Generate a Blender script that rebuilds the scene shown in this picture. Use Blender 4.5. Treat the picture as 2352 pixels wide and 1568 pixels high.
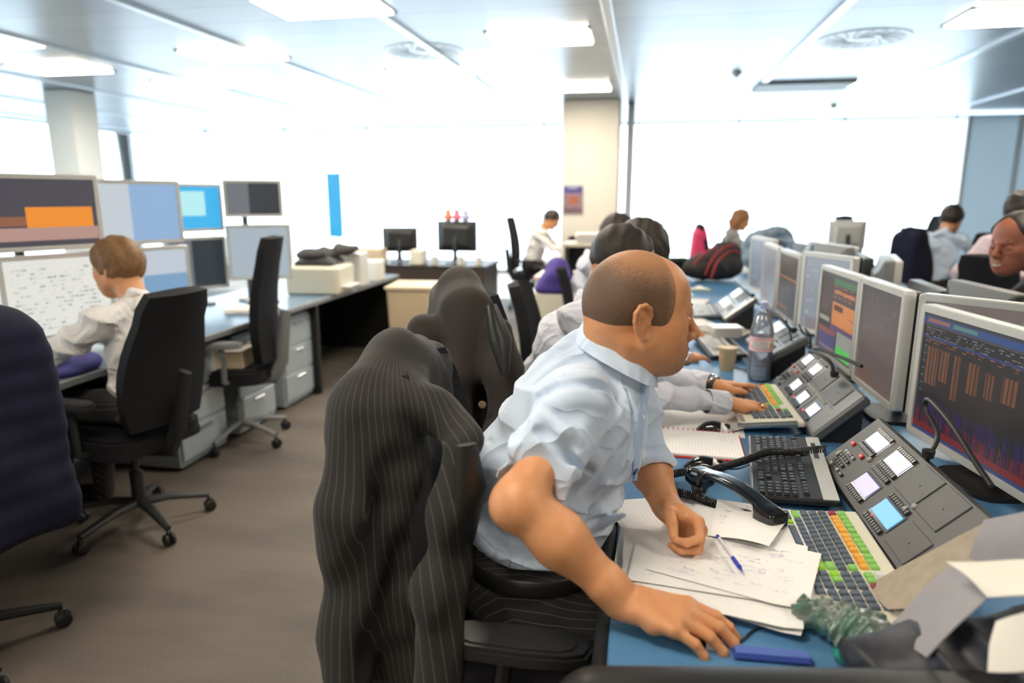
import bpy, math, random
import numpy as np
from mathutils import Matrix, Vector

for _o in list(bpy.data.objects): bpy.data.objects.remove(_o)
SC = bpy.context.scene
COL = SC.collection
rng = np.random.default_rng(7); random.seed(7)

# ------------------------------------------------------------------ camera
FPX, PITCH, YAW = 1568.0, math.radians(12.0), math.radians(10.7)
CAMP = np.array([0.0, 0.0, 1.47])
cd = bpy.data.cameras.new('camera'); cam = bpy.data.objects.new('camera', cd); COL.objects.link(cam)
cd.sensor_width = 36.0; cd.lens = 36.0*FPX/2352.0
cam.location = CAMP; cam.rotation_euler = (math.pi/2-PITCH, 0, YAW)
cd.clip_start = 0.05; cd.clip_end = 200
cd.dof.use_dof = True; cd.dof.focus_distance = 1.65; cd.dof.aperture_fstop = 1.8
SC.camera = cam
_fh = np.array([-math.sin(YAW), math.cos(YAW), 0]); _rt = np.array([math.cos(YAW), math.sin(YAW), 0])
_fw = _fh*math.cos(PITCH)+np.array([0, 0, -math.sin(PITCH)]); _up = np.cross(_rt, _fw)
def PD(px, py, d): return CAMP+(_fw+_rt*(px-1176)/FPX+_up*(784-py)/FPX)*d
def PZ(px, py, z):
    r = _fw+_rt*(px-1176)/FPX+_up*(784-py)/FPX
    return CAMP+r*(z-CAMP[2])/r[2]
def PX(px, py, x):
    r = _fw+_rt*(px-1176)/FPX+_up*(784-py)/FPX
    return CAMP+r*(x-CAMP[0])/r[0]

# ------------------------------------------------------------------ world, sun, exposure
SC.view_settings.view_transform = 'Standard'; SC.view_settings.look = 'None'
SC.view_settings.gamma = 1.0; SC.view_settings.use_curve_mapping = False
SC.view_settings.exposure = 0.5
W = bpy.data.worlds.new('sky'); SC.world = W; W.use_nodes = True
_bg = W.node_tree.nodes['Background']
_bg.inputs[0].default_value = (0.78, 0.90, 1.0, 1); _bg.inputs[1].default_value = 3.6
def lamp(name, typ, loc, rot, energy, color=(1, 1, 1), **kw):
    l = bpy.data.lights.new(name, typ); l.energy = energy; l.color = color
    for k, v in kw.items():
        if k == 'portal': l.cycles.is_portal = v
        else: setattr(l, k, v)
    o = bpy.data.objects.new(name, l); o.location = loc; o.rotation_euler = rot; COL.objects.link(o); return o
lamp('sun', 'SUN', (0, 12, 6), (math.radians(-52), 0, math.radians(8)), 6.0, (1.0, 0.97, 0.92), angle=math.radians(1.2))
FARY, LX, RX, BY, CZ = 13.0, -10.5, 8.5, -3.2, 2.75
lamp('far_window_portal', 'AREA', ((LX+RX)/2, FARY+.12, 1.4), (math.radians(-90), 0, 0), 1, portal=True, shape='RECTANGLE', size=RX-LX, size_y=2.7)
lamp('left_window_portal', 'AREA', (LX-.12, 5, 1.4), (0, math.radians(-90), 0), 1, portal=True, shape='RECTANGLE', size=2.7, size_y=16)
cy = SC.cycles
cy.use_denoising = True; cy.use_adaptive_sampling = True; cy.adaptive_threshold = 0.02
cy.max_bounces = 6; cy.diffuse_bounces = 3; cy.glossy_bounces = 3; cy.transmission_bounces = 6; cy.transparent_max_bounces = 24
cy.caustics_reflective = False; cy.caustics_refractive = False; cy.sample_clamp_indirect = 6

# ------------------------------------------------------------------ object helpers
def tag(o, label=None, cat=None, group=None, kind=None):
    if label: o['label'] = label
    if cat: o['category'] = cat
    if group: o['group'] = group
    if kind: o['kind'] = kind
    return o
def T(loc=(0, 0, 0), rz=0, rx=0, ry=0):
    return Matrix.Translation(Vector([float(v) for v in loc])) @ Matrix.Rotation(rz, 4, 'Z') @ Matrix.Rotation(ry, 4, 'Y') @ Matrix.Rotation(rx, 4, 'X')
def thing(name, label, cat, M=None, group=None):
    o = bpy.data.objects.new(name, None); o.empty_display_size = .05; COL.objects.link(o)
    if M is not None: o.matrix_world = M if isinstance(M, Matrix) else T(M)
    return tag(o, label, cat, group)
def link(name, me, mats, parent=None, M=None, smooth=False):
    o = bpy.data.objects.new(name, me)
    for m in (mats if isinstance(mats, (list, tuple)) else [mats]): me.materials.append(m)
    if smooth: me.polygons.foreach_set('use_smooth', [True]*len(me.polygons))
    if parent is not None: o.parent = parent
    if M is not None: o.matrix_local = M
    COL.objects.link(o); return o
def copy_obj(o, parent=None):
    c = o.copy(); COL.objects.link(c)
    if parent is not None: c.parent = parent
    for ch in o.children: copy_obj(ch, c)
    return c
def rotm(v):
    """3x3 with local X along v"""
    x = np.array(v, float); x /= np.linalg.norm(x)
    h = np.array([0, 0, 1.]) if abs(x[2]) < .9 else np.array([0, 1., 0])
    y = np.cross(h, x); y /= np.linalg.norm(y); return np.array([x, y, np.cross(x, y)])
class MB:
    def __init__(s): s.v = []; s.f = []; s.m = []; s.n = 0
    def add(s, v, f, mi=0):
        v = np.asarray(v, float); s.v.append(v)
        for q in f: s.f.append([i+s.n for i in q]); s.m.append(mi)
        s.n += len(v); return s
    def box(s, c, d, b=0.0, R=None, mi=0, taper=None):
        c = np.array(c, float); h = np.array(d, float)/2; b = min(b, h.min()*.95)
        if b <= 0:
            v = np.array([[x, y, z] for x in (-1, 1) for y in (-1, 1) for z in (-1, 1)])*h
            f = [(0, 1, 3, 2), (4, 6, 7, 5), (0, 4, 5, 1), (2, 3, 7, 6), (0, 2, 6, 4), (1, 5, 7, 3)]
        else:
            v = []; idx = {}
            for x in (-1, 1):
                for y in (-1, 1):
                    for z in (-1, 1):
                        for a in range(3):
                            p = np.array([x, y, z])*(h-b); p[a] += (x, y, z)[a]*b
                            idx[(x, y, z, a)] = len(v); v.append(p)
            v = np.array(v); f = []
            for a in range(3):
                o = [i for i in range(3) if i != a]
                for sg in (-1, 1):
                    q = []
                    for (p1, p2) in ((-1, -1), (1, -1), (1, 1), (-1, 1)):
                        k = [0, 0, 0]; k[a] = sg; k[o[0]] = p1; k[o[1]] = p2; q.append(idx[(*k, a)])
                    flip = (sg < 0) != (a == 1); f.append(q[::-1] if flip else q)
            for a in range(3):
                o = [i for i in range(3) if i != a]
                for p1 in (-1, 1):
                    for p2 in (-1, 1):
                        k0 = [0, 0, 0]; k0[o[0]] = p1; k0[o[1]] = p2; k1 = list(k0); k0[a] = -1; k1[a] = 1
                        q = [idx[(*k0, o[0])], idx[(*k1, o[0])], idx[(*k1, o[1])], idx[(*k0, o[1])]]
                        n = np.cross(v[q[1]]-v[q[0]], v[q[2]]-v[q[0]])
                        if n @ v[q].mean(0) < 0: q = q[::-1]
                        f.append(q)
            for x in (-1, 1):
                for y in (-1, 1):
                    for z in (-1, 1):
                        q = [idx[(x, y, z, a)] for a in range(3)]
                        n = np.cross(v[q[1]]-v[q[0]], v[q[2]]-v[q[0]])
                        if n @ v[q].mean(0) < 0: q = q[::-1]
                        f.append(q)
        if taper is not None:   # scale x,y at top
            t = (v[:, 2:3]/h[2]+1)/2; v = v.copy(); v[:, :2] *= 1+(np.array(taper)-1)*t
        if R is not None: v = v @ np.array(R)
        return s.add(v+c, f, mi)
    def tube(s, pts, r, seg=10, cap=True, mi=0, flat=None):
        pts = np.array(pts, float); n = len(pts); rr = np.full(n, r) if np.isscalar(r) else np.array(r, float)
        tg = np.gradient(pts, axis=0); tg /= np.linalg.norm(tg, axis=1)[:, None]+1e-12
        u = np.cross(tg[0], [0, 0, 1.]); 
        if np.linalg.norm(u) < .1: u = np.cross(tg[0], [0, 1., 0])
        u /= np.linalg.norm(u); V = []; a = np.arange(seg)*2*math.pi/seg
        for i in range(n):
            u = u-tg[i]*(u @ tg[i]); u /= np.linalg.norm(u); w = np.cross(tg[i], u)
            V.append(pts[i]+rr[i]*(np.cos(a)[:, None]*u+np.sin(a)[:, None]*w*(flat or 1)))
        V = np.concatenate(V); F = []
        for i in range(n-1):
            for j in range(seg):
                k = (j+1) % seg; F.append((i*seg+j, i*seg+k, (i+1)*seg+k, (i+1)*seg+j))
        if cap: F.append(tuple(range(seg))[::-1]); F.append(tuple((n-1)*seg+j for j in range(seg)))
        return s.add(V, F, mi)
    def lathe(s, prof, c=(0, 0, 0), seg=32, mi=0, R=None, sx=1, sy=1):
        prof = np.array(prof, float); n = len(prof); a = np.arange(seg)*2*math.pi/seg
        V = np.concatenate([np.stack([p[0]*np.cos(a)*sx, p[0]*np.sin(a)*sy, np.full(seg, p[1])], 1) for p in prof]); F = []
        if R is not None: V = V @ np.array(R)
        for i in range(n-1):
            for j in range(seg):
                k = (j+1) % seg; F.append((i*seg+j, i*seg+k, (i+1)*seg+k, (i+1)*seg+j))
        if prof[0][0] > 1e-6: F.append(tuple(range(seg))[::-1])
        if prof[-1][0] > 1e-6: F.append(tuple((n-1)*seg+j for j in range(seg)))
        return s.add(V+np.array(c), F, mi)
    def sheet(s, P, th=0.0, mi=0):
        """P: (n,m,3) grid of points, optional thickness along -z-ish normal"""
        P = np.array(P, float); n, m = P.shape[:2]
        F = [(i*m+j, (i+1)*m+j, (i+1)*m+j+1, i*m+j+1) for i in range(n-1) for j in range(m-1)]
        if th <= 0: return s.add(P.reshape(-1, 3), F, mi)
        du = np.gradient(P, axis=0); dv = np.gradient(P, axis=1); N = np.cross(du, dv); N /= np.linalg.norm(N, axis=2)[:, :, None]+1e-12
        V = np.concatenate([P.reshape(-1, 3), (P-N*th).reshape(-1, 3)]); k = n*m
        F2 = [tuple(i+k for i in q)[::-1] for q in F]
        e = [(0*m+j) for j in range(m)]+[(i*m+m-1) for i in range(1, n)]+[((n-1)*m+j) for j in range(m-2, -1, -1)]+[(i*m) for i in range(n-2, 0, -1)]
        F3 = [(e[i], e[(i+1) % len(e)], e[(i+1) % len(e)]+k, e[i]+k) for i in range(len(e))]
        return s.add(V, F+F2+F3, mi)
    def prism(s, poly, z0, z1, mi=0, R=None, c=(0, 0, 0)):
        p = np.array(poly, float); n = len(p)
        V = np.concatenate([np.c_[p, np.full(n, z0)], np.c_[p, np.full(n, z1)]])
        if R is not None: V = V @ np.array(R)
        F = [tuple(range(n))[::-1], tuple(range(n, 2*n))]+[(i, (i+1) % n, (i+1) % n+n, i+n) for i in range(n)]
        return s.add(V+np.array(c), F, mi)
    def mesh(s, name='m'):
        me = bpy.data.meshes.new(name); me.from_pydata(np.concatenate(s.v).tolist(), [], s.f)
        if any(s.m): me.polygons.foreach_set('material_index', s.m)
        me.update(); return me
    def build(s, name, mats, parent=None, M=None, smooth=False, angle=None):
        o = link(name, s.mesh(name), mats, parent, M, smooth)
        if smooth and angle != 0:
            me = o.data; sh = sharp_edges(me, angle or 40)
        return o
def sharp_edges(me, deg):
    import bmesh
    bm = bmesh.new(); bm.from_mesh(me); a = math.radians(deg)
    for e in bm.edges:
        if len(e.link_faces) == 2 and e.calc_face_angle(0) > a: e.smooth = False
    bm.to_mesh(me); bm.free()
def rrect(w, h, r, n=5):
    P = []
    for cx, cy, a0 in ((w/2-r, h/2-r, 0), (-w/2+r, h/2-r, 90), (-w/2+r, -h/2+r, 180), (w/2-r, -h/2+r, 270)):
        for i in range(n+1):
            a = math.radians(a0+90*i/n); P.append((cx+r*math.cos(a), cy+r*math.sin(a)))
    return P
def spline(pts, n=40):
    pts = np.array(pts, float); k = len(pts); P = np.concatenate([[2*pts[0]-pts[1]], pts, [2*pts[-1]-pts[-2]]]); out = []
    for t in np.linspace(0, k-1-1e-6, n):
        i = int(t); u = t-i; a, b, c, d = P[i:i+4]
        out.append(.5*((2*b)+(-a+c)*u+(2*a-5*b+4*c-d)*u*u+(-a+3*b-3*c+d)*u**3))
    return np.array(out)

# ------------------------------------------------------------------ signed distance modelling
class Vol:
    def __init__(s, lo, hi, h):
        s.lo = np.array(lo, float); s.h = h; s.n = np.ceil((np.array(hi)-s.lo)/h).astype(int)+1
        s.D = np.full(s.n, 0.3, np.float32)
    def _sub(s, lo, hi):
        a = np.clip(np.floor((lo-s.lo)/s.h).astype(int), 0, s.n); b = np.clip(np.ceil((hi-s.lo)/s.h).astype(int)+1, 0, s.n)
        if (b <= a).any(): return None
        g = [(s.lo[i]+s.h*np.arange(a[i], b[i])).astype(np.float32) for i in range(3)]
        return (slice(a[0], b[0]), slice(a[1], b[1]), slice(a[2], b[2])), g[0][:, None, None], g[1][None, :, None], g[2][None, None, :]
    def _put(s, sl, d, k, op):
        A = s.D[sl]
        if op == 'sub':
            d = -d
            if k <= 0: s.D[sl] = np.maximum(A, d); return
            h = np.maximum(k-np.abs(A-d), 0)/k; s.D[sl] = np.maximum(A, d)+h*h*k*.25
        else:
            if k <= 0: s.D[sl] = np.minimum(A, d); return
            h = np.maximum(k-np.abs(A-d), 0)/k; s.D[sl] = np.minimum(A, d)-h*h*k*.25
    def cap(s, a, b, ra, rb=None, k=.01, op='add'):
        a = np.array(a, float); b = np.array(b, float); rb = ra if rb is None else rb; m = max(ra, rb)+k+2*s.h
        q = s._sub(np.minimum(a, b)-m, np.maximum(a, b)+m)
        if q is None: return s
        sl, X, Y, Z = q; ab = (b-a).astype(np.float32); L = float(ab @ ab)+1e-12; a = a.astype(np.float32)
        t = np.clip(((X-a[0])*ab[0]+(Y-a[1])*ab[1]+(Z-a[2])*ab[2])/L, 0, 1)
        d = np.sqrt((X-a[0]-ab[0]*t)**2+(Y-a[1]-ab[1]*t)**2+(Z-a[2]-ab[2]*t)**2)-(ra+(rb-ra)*t)
        s._put(sl, d, k, op); return s
    def ell(s, c, r, k=.01, R=None, op='add', shell=None):
        c = np.array(c, np.float32); r = np.array(r, np.float32); m = (r.max() if R is not None else r)+k+2*s.h
        q = s._sub(c-m, c+m)
        if q is None: return s
        sl, X, Y, Z = q; X = X-c[0]; Y = Y-c[1]; Z = Z-c[2]
        if R is not None:
            R = np.array(R, np.float32); X, Y, Z = (R[0, 0]*X+R[0, 1]*Y+R[0, 2]*Z), (R[1, 0]*X+R[1, 1]*Y+R[1, 2]*Z), (R[2, 0]*X+R[2, 1]*Y+R[2, 2]*Z)
        k0 = np.sqrt((X/r[0])**2+(Y/r[1])**2+(Z/r[2])**2); k1 = np.sqrt((X/r[0]**2)**2+(Y/r[1]**2)**2+(Z/r[2]**2)**2)+1e-9
        d = k0*(k0-1)/k1
        s._put(sl, d, k, op); return s
    def box(s, c, hf, r=.01, k=.01, R=None, op='add'):
        c = np.array(c, np.float32); hf = np.array(hf, np.float32); m = np.linalg.norm(hf)+k+2*s.h if R is not None else hf+k+2*s.h
        q = s._sub(c-m, c+m)
        if q is None: return s
        sl, X, Y, Z = q; X = X-c[0]; Y = Y-c[1]; Z = Z-c[2]
        if R is not None:
            R = np.array(R, np.float32); X, Y, Z = (R[0, 0]*X+R[0, 1]*Y+R[0, 2]*Z), (R[1, 0]*X+R[1, 1]*Y+R[1, 2]*Z), (R[2, 0]*X+R[2, 1]*Y+R[2, 2]*Z)
        qx = np.abs(X)-hf[0]+r; qy = np.abs(Y)-hf[1]+r; qz = np.abs(Z)-hf[2]+r
        d = np.sqrt(np.maximum(qx, 0)**2+np.maximum(qy, 0)**2+np.maximum(qz, 0)**2)+np.minimum(np.maximum(qx, np.maximum(qy, qz)), 0)-r
        s._put(sl, d, k, op); return s
    def chain(s, pts, rs, k=.01, op='add'):
        for i in range(len(pts)-1): s.cap(pts[i], pts[i+1], rs[i], rs[i+1], k, op)
        return s
    def plane(s, p, n, k=0):
        """keep the side where (x-p).n < 0"""
        n = np.array(n, float); n /= np.linalg.norm(n); sl, X, Y, Z = s._sub(s.lo, s.lo+s.h*s.n)
        d = (X-p[0])*n[0]+(Y-p[1])*n[1]+(Z-p[2])*n[2]
        if k <= 0: s.D = np.maximum(s.D, d.astype(np.float32))
        else:
            h = np.maximum(k-np.abs(s.D-d), 0)/k; s.D = (np.maximum(s.D, d)+h*h*k*.25).astype(np.float32)
        return s
    def warp(s, fn, lo=None, hi=None):
        q = s._sub(np.array(lo) if lo is not None else s.lo, np.array(hi) if hi is not None else s.lo+s.h*s.n)
        sl, X, Y, Z = q; s.D[sl] += fn(X, Y, Z).astype(np.float32); return s
    def arrays(s):
        D = s.D.copy()
        for ax in range(3):
            i = [slice(None)]*3; i[ax] = 0; D[tuple(i)] = np.maximum(D[tuple(i)], s.h*.5); i[ax] = -1; D[tuple(i)] = np.maximum(D[tuple(i)], s.h*.5)
        S = D < 0; nx, ny, nz = [k-1 for k in D.shape]
        cnt = np.zeros((nx, ny, nz), np.int8)
        for a in (0, 1):
            for b in (0, 1):
                for c in (0, 1): cnt += S[a:a+nx, b:b+ny, c:c+nz]
        ci = np.argwhere((cnt > 0) & (cnt < 8)); del cnt
        P = np.zeros((len(ci), 3)); Nn = np.zeros(len(ci))
        cor = {}
        for a in (0, 1):
            for b in (0, 1):
                for c in (0, 1): cor[(a, b, c)] = D[ci[:, 0]+a, ci[:, 1]+b, ci[:, 2]+c].astype(float)
        for ax in range(3):
            o = [i for i in range(3) if i != ax]
            for p in (0, 1):
                for q in (0, 1):
                    k0 = [0, 0, 0]; k0[o[0]] = p; k0[o[1]] = q; k1 = list(k0); k1[ax] = 1
                    d0, d1 = cor[tuple(k0)], cor[tuple(k1)]; m = (d0 < 0) != (d1 < 0)
                    t = d0[m]/(d0[m]-d1[m]); e = np.tile(np.array(k0, float), (m.sum(), 1)); e[:, ax] = t; P[m] += e; Nn[m] += 1
        P = (ci+P/Nn[:, None])*s.h+s.lo
        idx = np.full((nx, ny, nz), -1, np.int32); idx[ci[:, 0], ci[:, 1], ci[:, 2]] = np.arange(len(ci)); Q = []
        for ax in range(3):
            o = [(ax+1) % 3, (ax+2) % 3]; i0 = [slice(1, -1)]*3; i0[ax] = slice(0, -1); i1 = list(i0); i1[ax] = slice(1, None)
            A = S[tuple(i0)]; B = S[tuple(i1)]
            for sgn in (0, 1):
                e = np.argwhere((A & ~B) if sgn == 0 else (~A & B)); off = np.ones(3, int); off[ax] = 0; e = e+off
                u = np.zeros(3, int); u[o[0]] = 1; v = np.zeros(3, int); v[o[1]] = 1
                q = [idx[tuple((e-u-v).T)], idx[tuple((e-v).T)], idx[tuple(e.T)], idx[tuple((e-u).T)]]
                if sgn: q = q[::-1]
                Q.append(np.stack(q, 1))
        return P, np.concatenate(Q)
def relax(P, Q, it=2, lam=.5):
    n = len(P)
    e = np.concatenate([Q[:, [0, 1]], Q[:, [1, 2]], Q[:, [2, 3]], Q[:, [3, 0]]]); 
    i = np.concatenate([e[:, 0], e[:, 1]]); j = np.concatenate([e[:, 1], e[:, 0]]); c = np.bincount(i, minlength=n)[:, None]+1e-9
    for k in range(it*2):
        A = np.stack([np.bincount(i, P[j, a], minlength=n) for a in range(3)], 1)/c
        P = P+(A-P)*(lam if k % 2 == 0 else -lam*1.04)
    return P
def npmesh(parts, name='m'):
    P = np.concatenate([p for p, q in parts]); off = 0; Q = []
    for p, q in parts: Q.append(q+off); off += len(p)
    Q = np.concatenate(Q); me = bpy.data.meshes.new(name)
    me.vertices.add(len(P)); me.vertices.foreach_set('co', P.astype(np.float32).ravel())
    me.loops.add(Q.size); me.loops.foreach_set('vertex_index', Q.astype(np.int32).ravel())
    me.polygons.add(len(Q)); me.polygons.foreach_set('loop_start', np.arange(0, Q.size, 4, dtype=np.int32))
    me.polygons.foreach_set('loop_total', np.full(len(Q), 4, np.int32)); me.polygons.foreach_set('use_smooth', np.ones(len(Q), bool))
    me.update(calc_edges=True); me.validate(); return me
def vobj(name, vols, mats, parent=None, it=2):
    vols = vols if isinstance(vols, list) else [vols]; parts = []
    for v in vols:
        p, q = v.arrays(); parts.append((relax(p, q, it), q))
    me = npmesh(parts, name); o = bpy.data.objects.new(name, me)
    for m in (mats if isinstance(mats, list) else [mats]): me.materials.append(m)
    if parent is not None:
        o.parent = parent; o.matrix_parent_inverse = parent.matrix_world.inverted()
    COL.objects.link(o); return o
# ------------------------------------------------------------------ materials
_mc = {}
def mat(name, col, rough=.5, metal=0, noise=None, bump=None, emis=None, trans=0, coat=0, sheen=0, sss=0, spec=None, coords='Object', ior=None, stripe=None, alpha=None):
    if name in _mc: return _mc[name]
    m = bpy.data.materials.new(name); m.use_nodes = True; nt = m.node_tree; N = nt.nodes; L = nt.links; b = N['Principled BSDF']
    b.inputs['Base Color'].default_value = (*col, 1); b.inputs['Roughness'].default_value = rough; b.inputs['Metallic'].default_value = metal
    if trans: b.inputs['Transmission Weight'].default_value = trans
    if ior: b.inputs['IOR'].default_value = ior
    if coat: b.inputs['Coat Weight'].default_value = coat; b.inputs['Coat Roughness'].default_value = .1
    if sheen: b.inputs['Sheen Weight'].default_value = sheen
    if sss:
        b.inputs['Subsurface Weight'].default_value = sss; b.inputs['Subsurface Radius'].default_value = (1, .35, .2); b.inputs['Subsurface Scale'].default_value = .006
    if spec is not None: b.inputs['Specular IOR Level'].default_value = spec
    if alpha is not None: b.inputs['Alpha'].default_value = alpha
    if emis: b.inputs['Emission Color'].default_value = (*emis[0], 1); b.inputs['Emission Strength'].default_value = emis[1]
    tc = N.new('ShaderNodeTexCoord'); cur = None
    if noise:   # (scale, amount, other colour)
        n = N.new('ShaderNodeTexNoise'); n.inputs['Scale'].default_value = noise[0]; n.inputs['Detail'].default_value = 5
        L.new(tc.outputs[coords], n.inputs['Vector'])
        r = N.new('ShaderNodeMapRange'); r.inputs[1].default_value = .35; r.inputs[2].default_value = .65; r.inputs[4].default_value = noise[1]; L.new(n.outputs[0], r.inputs[0])
        mx = N.new('ShaderNodeMix'); mx.data_type = 'RGBA'; L.new(r.outputs[0], mx.inputs[0]); mx.inputs[6].default_value = (*col, 1)
        mx.inputs[7].default_value = (*noise[2], 1); cur = mx.outputs[2]; L.new(cur, b.inputs['Base Color'])
    if stripe:  # (direction vector, frequency per metre, width share, colour)
        mp = N.new('ShaderNodeVectorMath'); mp.operation = 'DOT_PRODUCT'; mp.inputs[1].default_value = stripe[0]; L.new(tc.outputs[coords], mp.inputs[0])
        n2 = N.new('ShaderNodeTexNoise'); n2.inputs['Scale'].default_value = 6; L.new(tc.outputs[coords], n2.inputs['Vector'])
        wr = N.new('ShaderNodeMath'); wr.operation = 'MULTIPLY_ADD'; L.new(n2.outputs[0], wr.inputs[0]); wr.inputs[1].default_value = .006; L.new(mp.outputs['Value'], wr.inputs[2])
        f = N.new('ShaderNodeMath'); f.operation = 'MULTIPLY'; L.new(wr.outputs[0], f.inputs[0]); f.inputs[1].default_value = stripe[1]
        fr = N.new('ShaderNodeMath'); fr.operation = 'FRACT'; L.new(f.outputs[0], fr.inputs[0])
        lt = N.new('ShaderNodeMath'); lt.operation = 'LESS_THAN'; L.new(fr.outputs[0], lt.inputs[0]); lt.inputs[1].default_value = stripe[2]
        mx = N.new('ShaderNodeMix'); mx.data_type = 'RGBA'; L.new(lt.outputs[0], mx.inputs[0])
        if cur: L.new(cur, mx.inputs[6])
        else: mx.inputs[6].default_value = (*col, 1)
        mx.inputs[7].default_value = (*stripe[3], 1); L.new(mx.outputs[2], b.inputs['Base Color'])
    if bump:    # (scale, strength, distance)
        n = N.new('ShaderNodeTexNoise'); n.inputs['Scale'].default_value = bump[0]; n.inputs['Detail'].default_value = 4; L.new(tc.outputs[coords], n.inputs['Vector'])
        bp = N.new('ShaderNodeBump'); bp.inputs['Strength'].default_value = bump[1]; bp.inputs['Distance'].default_value = bump[2]
        L.new(n.outputs[0], bp.inputs['Height']); L.new(bp.outputs[0], b.inputs['Normal'])
    _mc[name] = m; return m
def S(r, g, b):
    f = lambda v: (v/255/12.92 if v/255 <= .04045 else ((v/255+.055)/1.055)**2.4); return (f(r), f(g), f(b))

BLK = mat('black_plastic', (.014, .014, .015), .42, bump=(300, .15, .001))
BLKG = mat('gloss_black_plastic', (.008, .008, .009), .12, coat=.5, noise=(20, .3, (.012, .012, .014)))
DKG = mat('charcoal_plastic', (.024, .024, .026), .42, noise=(30, .4, (.032, .032, .034)))
MDG = mat('grey_plastic', (.20, .21, .22), .45, noise=(30, .3, (.24, .25, .26)))
SIL = mat('silver_plastic', (.60, .60, .58), .35, .15, noise=(25, .3, (.66, .66, .64)))
CHR = mat('brushed_metal', (.62, .62, .62), .25, .9, noise=(40, .3, (.5, .5, .5)))
WHT = mat('white_plastic', (.72, .72, .68), .4, noise=(20, .3, (.66, .66, .62)))
CREAM = mat('cream_plastic', (.74, .70, .58), .45, noise=(20, .3, (.68, .64, .52)))
PAPER = mat('white_paper', (.86, .85, .84), .75, noise=(8, .4, (.80, .80, .80)), bump=(25, .2, .002))
PAPER2 = mat('cream_paper', (.80, .76, .68), .75, noise=(8, .4, (.74, .71, .63)))
INK = mat('blue_ink', (.20, .18, .42), .6, noise=(60, .5, (.35, .33, .5)))
BLUED = mat('blue_desk_laminate', S(84, 132, 176), .30, noise=(5, .25, S(80, 127, 170)), bump=(500, .06, .0005))
FABB = mat('black_chair_fabric', (.012, .012, .014), .85, noise=(200, .5, (.022, .022, .026)), bump=(400, .4, .001), spec=.2)
CARP = None
SKIN = mat('warm_skin', (.66, .315, .145), .46, noise=(38, .55, (.60, .245, .105)), bump=(140, .28, .0009), sss=.12)
SKIN2 = mat('brown_skin', (.20, .085, .045), .5, noise=(30, .5, (.25, .10, .06)), bump=(180, .2, .0008))
NAIL = mat('fingernail_pink', (.74, .42, .32), .3, noise=(90, .4, (.70, .36, .26)))
def cloth(name, col, col2, k=.8, sc=7, stripe=None):
    m = mat(name, col, .8, noise=(9, .3, col2), stripe=stripe, sheen=.15); N = m.node_tree.nodes; L = m.node_tree.links; tc = N.new('ShaderNodeTexCoord')
    n = N.new('ShaderNodeTexNoise'); n.inputs['Scale'].default_value = sc; n.inputs['Detail'].default_value = 1.5; n.inputs['Distortion'].default_value = 1.2; L.new(tc.outputs['Object'], n.inputs['Vector'])
    a = N.new('ShaderNodeMath'); a.operation = 'SUBTRACT'; L.new(n.outputs[0], a.inputs[0]); a.inputs[1].default_value = .5; b = N.new('ShaderNodeMath'); b.operation = 'ABSOLUTE'; L.new(a.outputs[0], b.inputs[0])
    c = N.new('ShaderNodeMath'); c.operation = 'POWER'; L.new(b.outputs[0], c.inputs[0]); c.inputs[1].default_value = .7
    bp = N.new('ShaderNodeBump'); bp.invert = True; bp.inputs['Strength'].default_value = k; bp.inputs['Distance'].default_value = .035; L.new(c.outputs[0], bp.inputs['Height']); L.new(bp.outputs[0], N['Principled BSDF'].inputs['Normal']); return m
SHIRT = cloth('pale_blue_cotton', (.60, .71, .88), (.56, .67, .85), .55)
SHIRTIN = mat('shaded_blue_cotton_inside', (.42, .55, .78), .8, noise=(9, .3, (.40, .52, .74)))  # inner placket, its shade put into a deeper shirt blue
SHIRTW = cloth('white_striped_cotton', (.78, .78, .82), (.75, .75, .80), .6, 9, ((0, .35, 1), 230, .35, (.40, .45, .66)))
SHIRTB = cloth('plain_white_cotton', (.80, .78, .77), (.74, .72, .71), .7, 8)
def jacket_pinstripe(cx, cy, lean):
    m = mat('pinstripe_wool', (.020, .018, .017), .78, bump=(60, .25, .002), sheen=.06, spec=.25); N = m.node_tree.nodes; L = m.node_tree.links; tc = N.new('ShaderNodeTexCoord'); sp = N.new('ShaderNodeSeparateXYZ'); L.new(tc.outputs['Object'], sp.inputs[0])
    def mth(op, a, b=None, c=None):
        n = N.new('ShaderNodeMath'); n.operation = op
        for i, v in enumerate((a, b, c)):
            if v is None: continue
            if isinstance(v, (int, float)): n.inputs[i].default_value = v
            else: L.new(v, n.inputs[i])
        return n.outputs[0]
    x = mth('MULTIPLY_ADD', sp.outputs[2], lean, sp.outputs[0]); x = mth('SUBTRACT', x, cx); y = mth('SUBTRACT', sp.outputs[1], cy)
    a = mth('ARCTAN2', y, x); f = mth('LESS_THAN', mth('FRACT', mth('MULTIPLY', a, 17.5)), .12)
    mx = N.new('ShaderNodeMix'); mx.data_type = 'RGBA'; L.new(f, mx.inputs[0]); mx.inputs[6].default_value = (.020, .018, .017, 1); mx.inputs[7].default_value = (.062, .055, .050, 1); L.new(mx.outputs[2], N['Principled BSDF'].inputs['Base Color']); return m
SUITP = jacket_pinstripe(-.38, 1.39, .12)
TROU = mat('pinstripe_trousers', (.016, .014, .015), .8, bump=(60, .25, .002), stripe=((0, 1, .5), 60, .1, (.10, .08, .07)), sheen=.1)
SUITG = mat('brown_grey_wool', (.036, .029, .026), .8, noise=(12, .4, (.048, .040, .036)), bump=(50, .3, .003), sheen=.08, spec=.25)
NAVY = mat('navy_wool', (.009, .010, .026), .8, noise=(12, .4, (.018, .020, .045)), spec=.2)
LEATH = mat('black_leather', (.01, .01, .01), .4, bump=(300, .2, .001))

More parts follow.
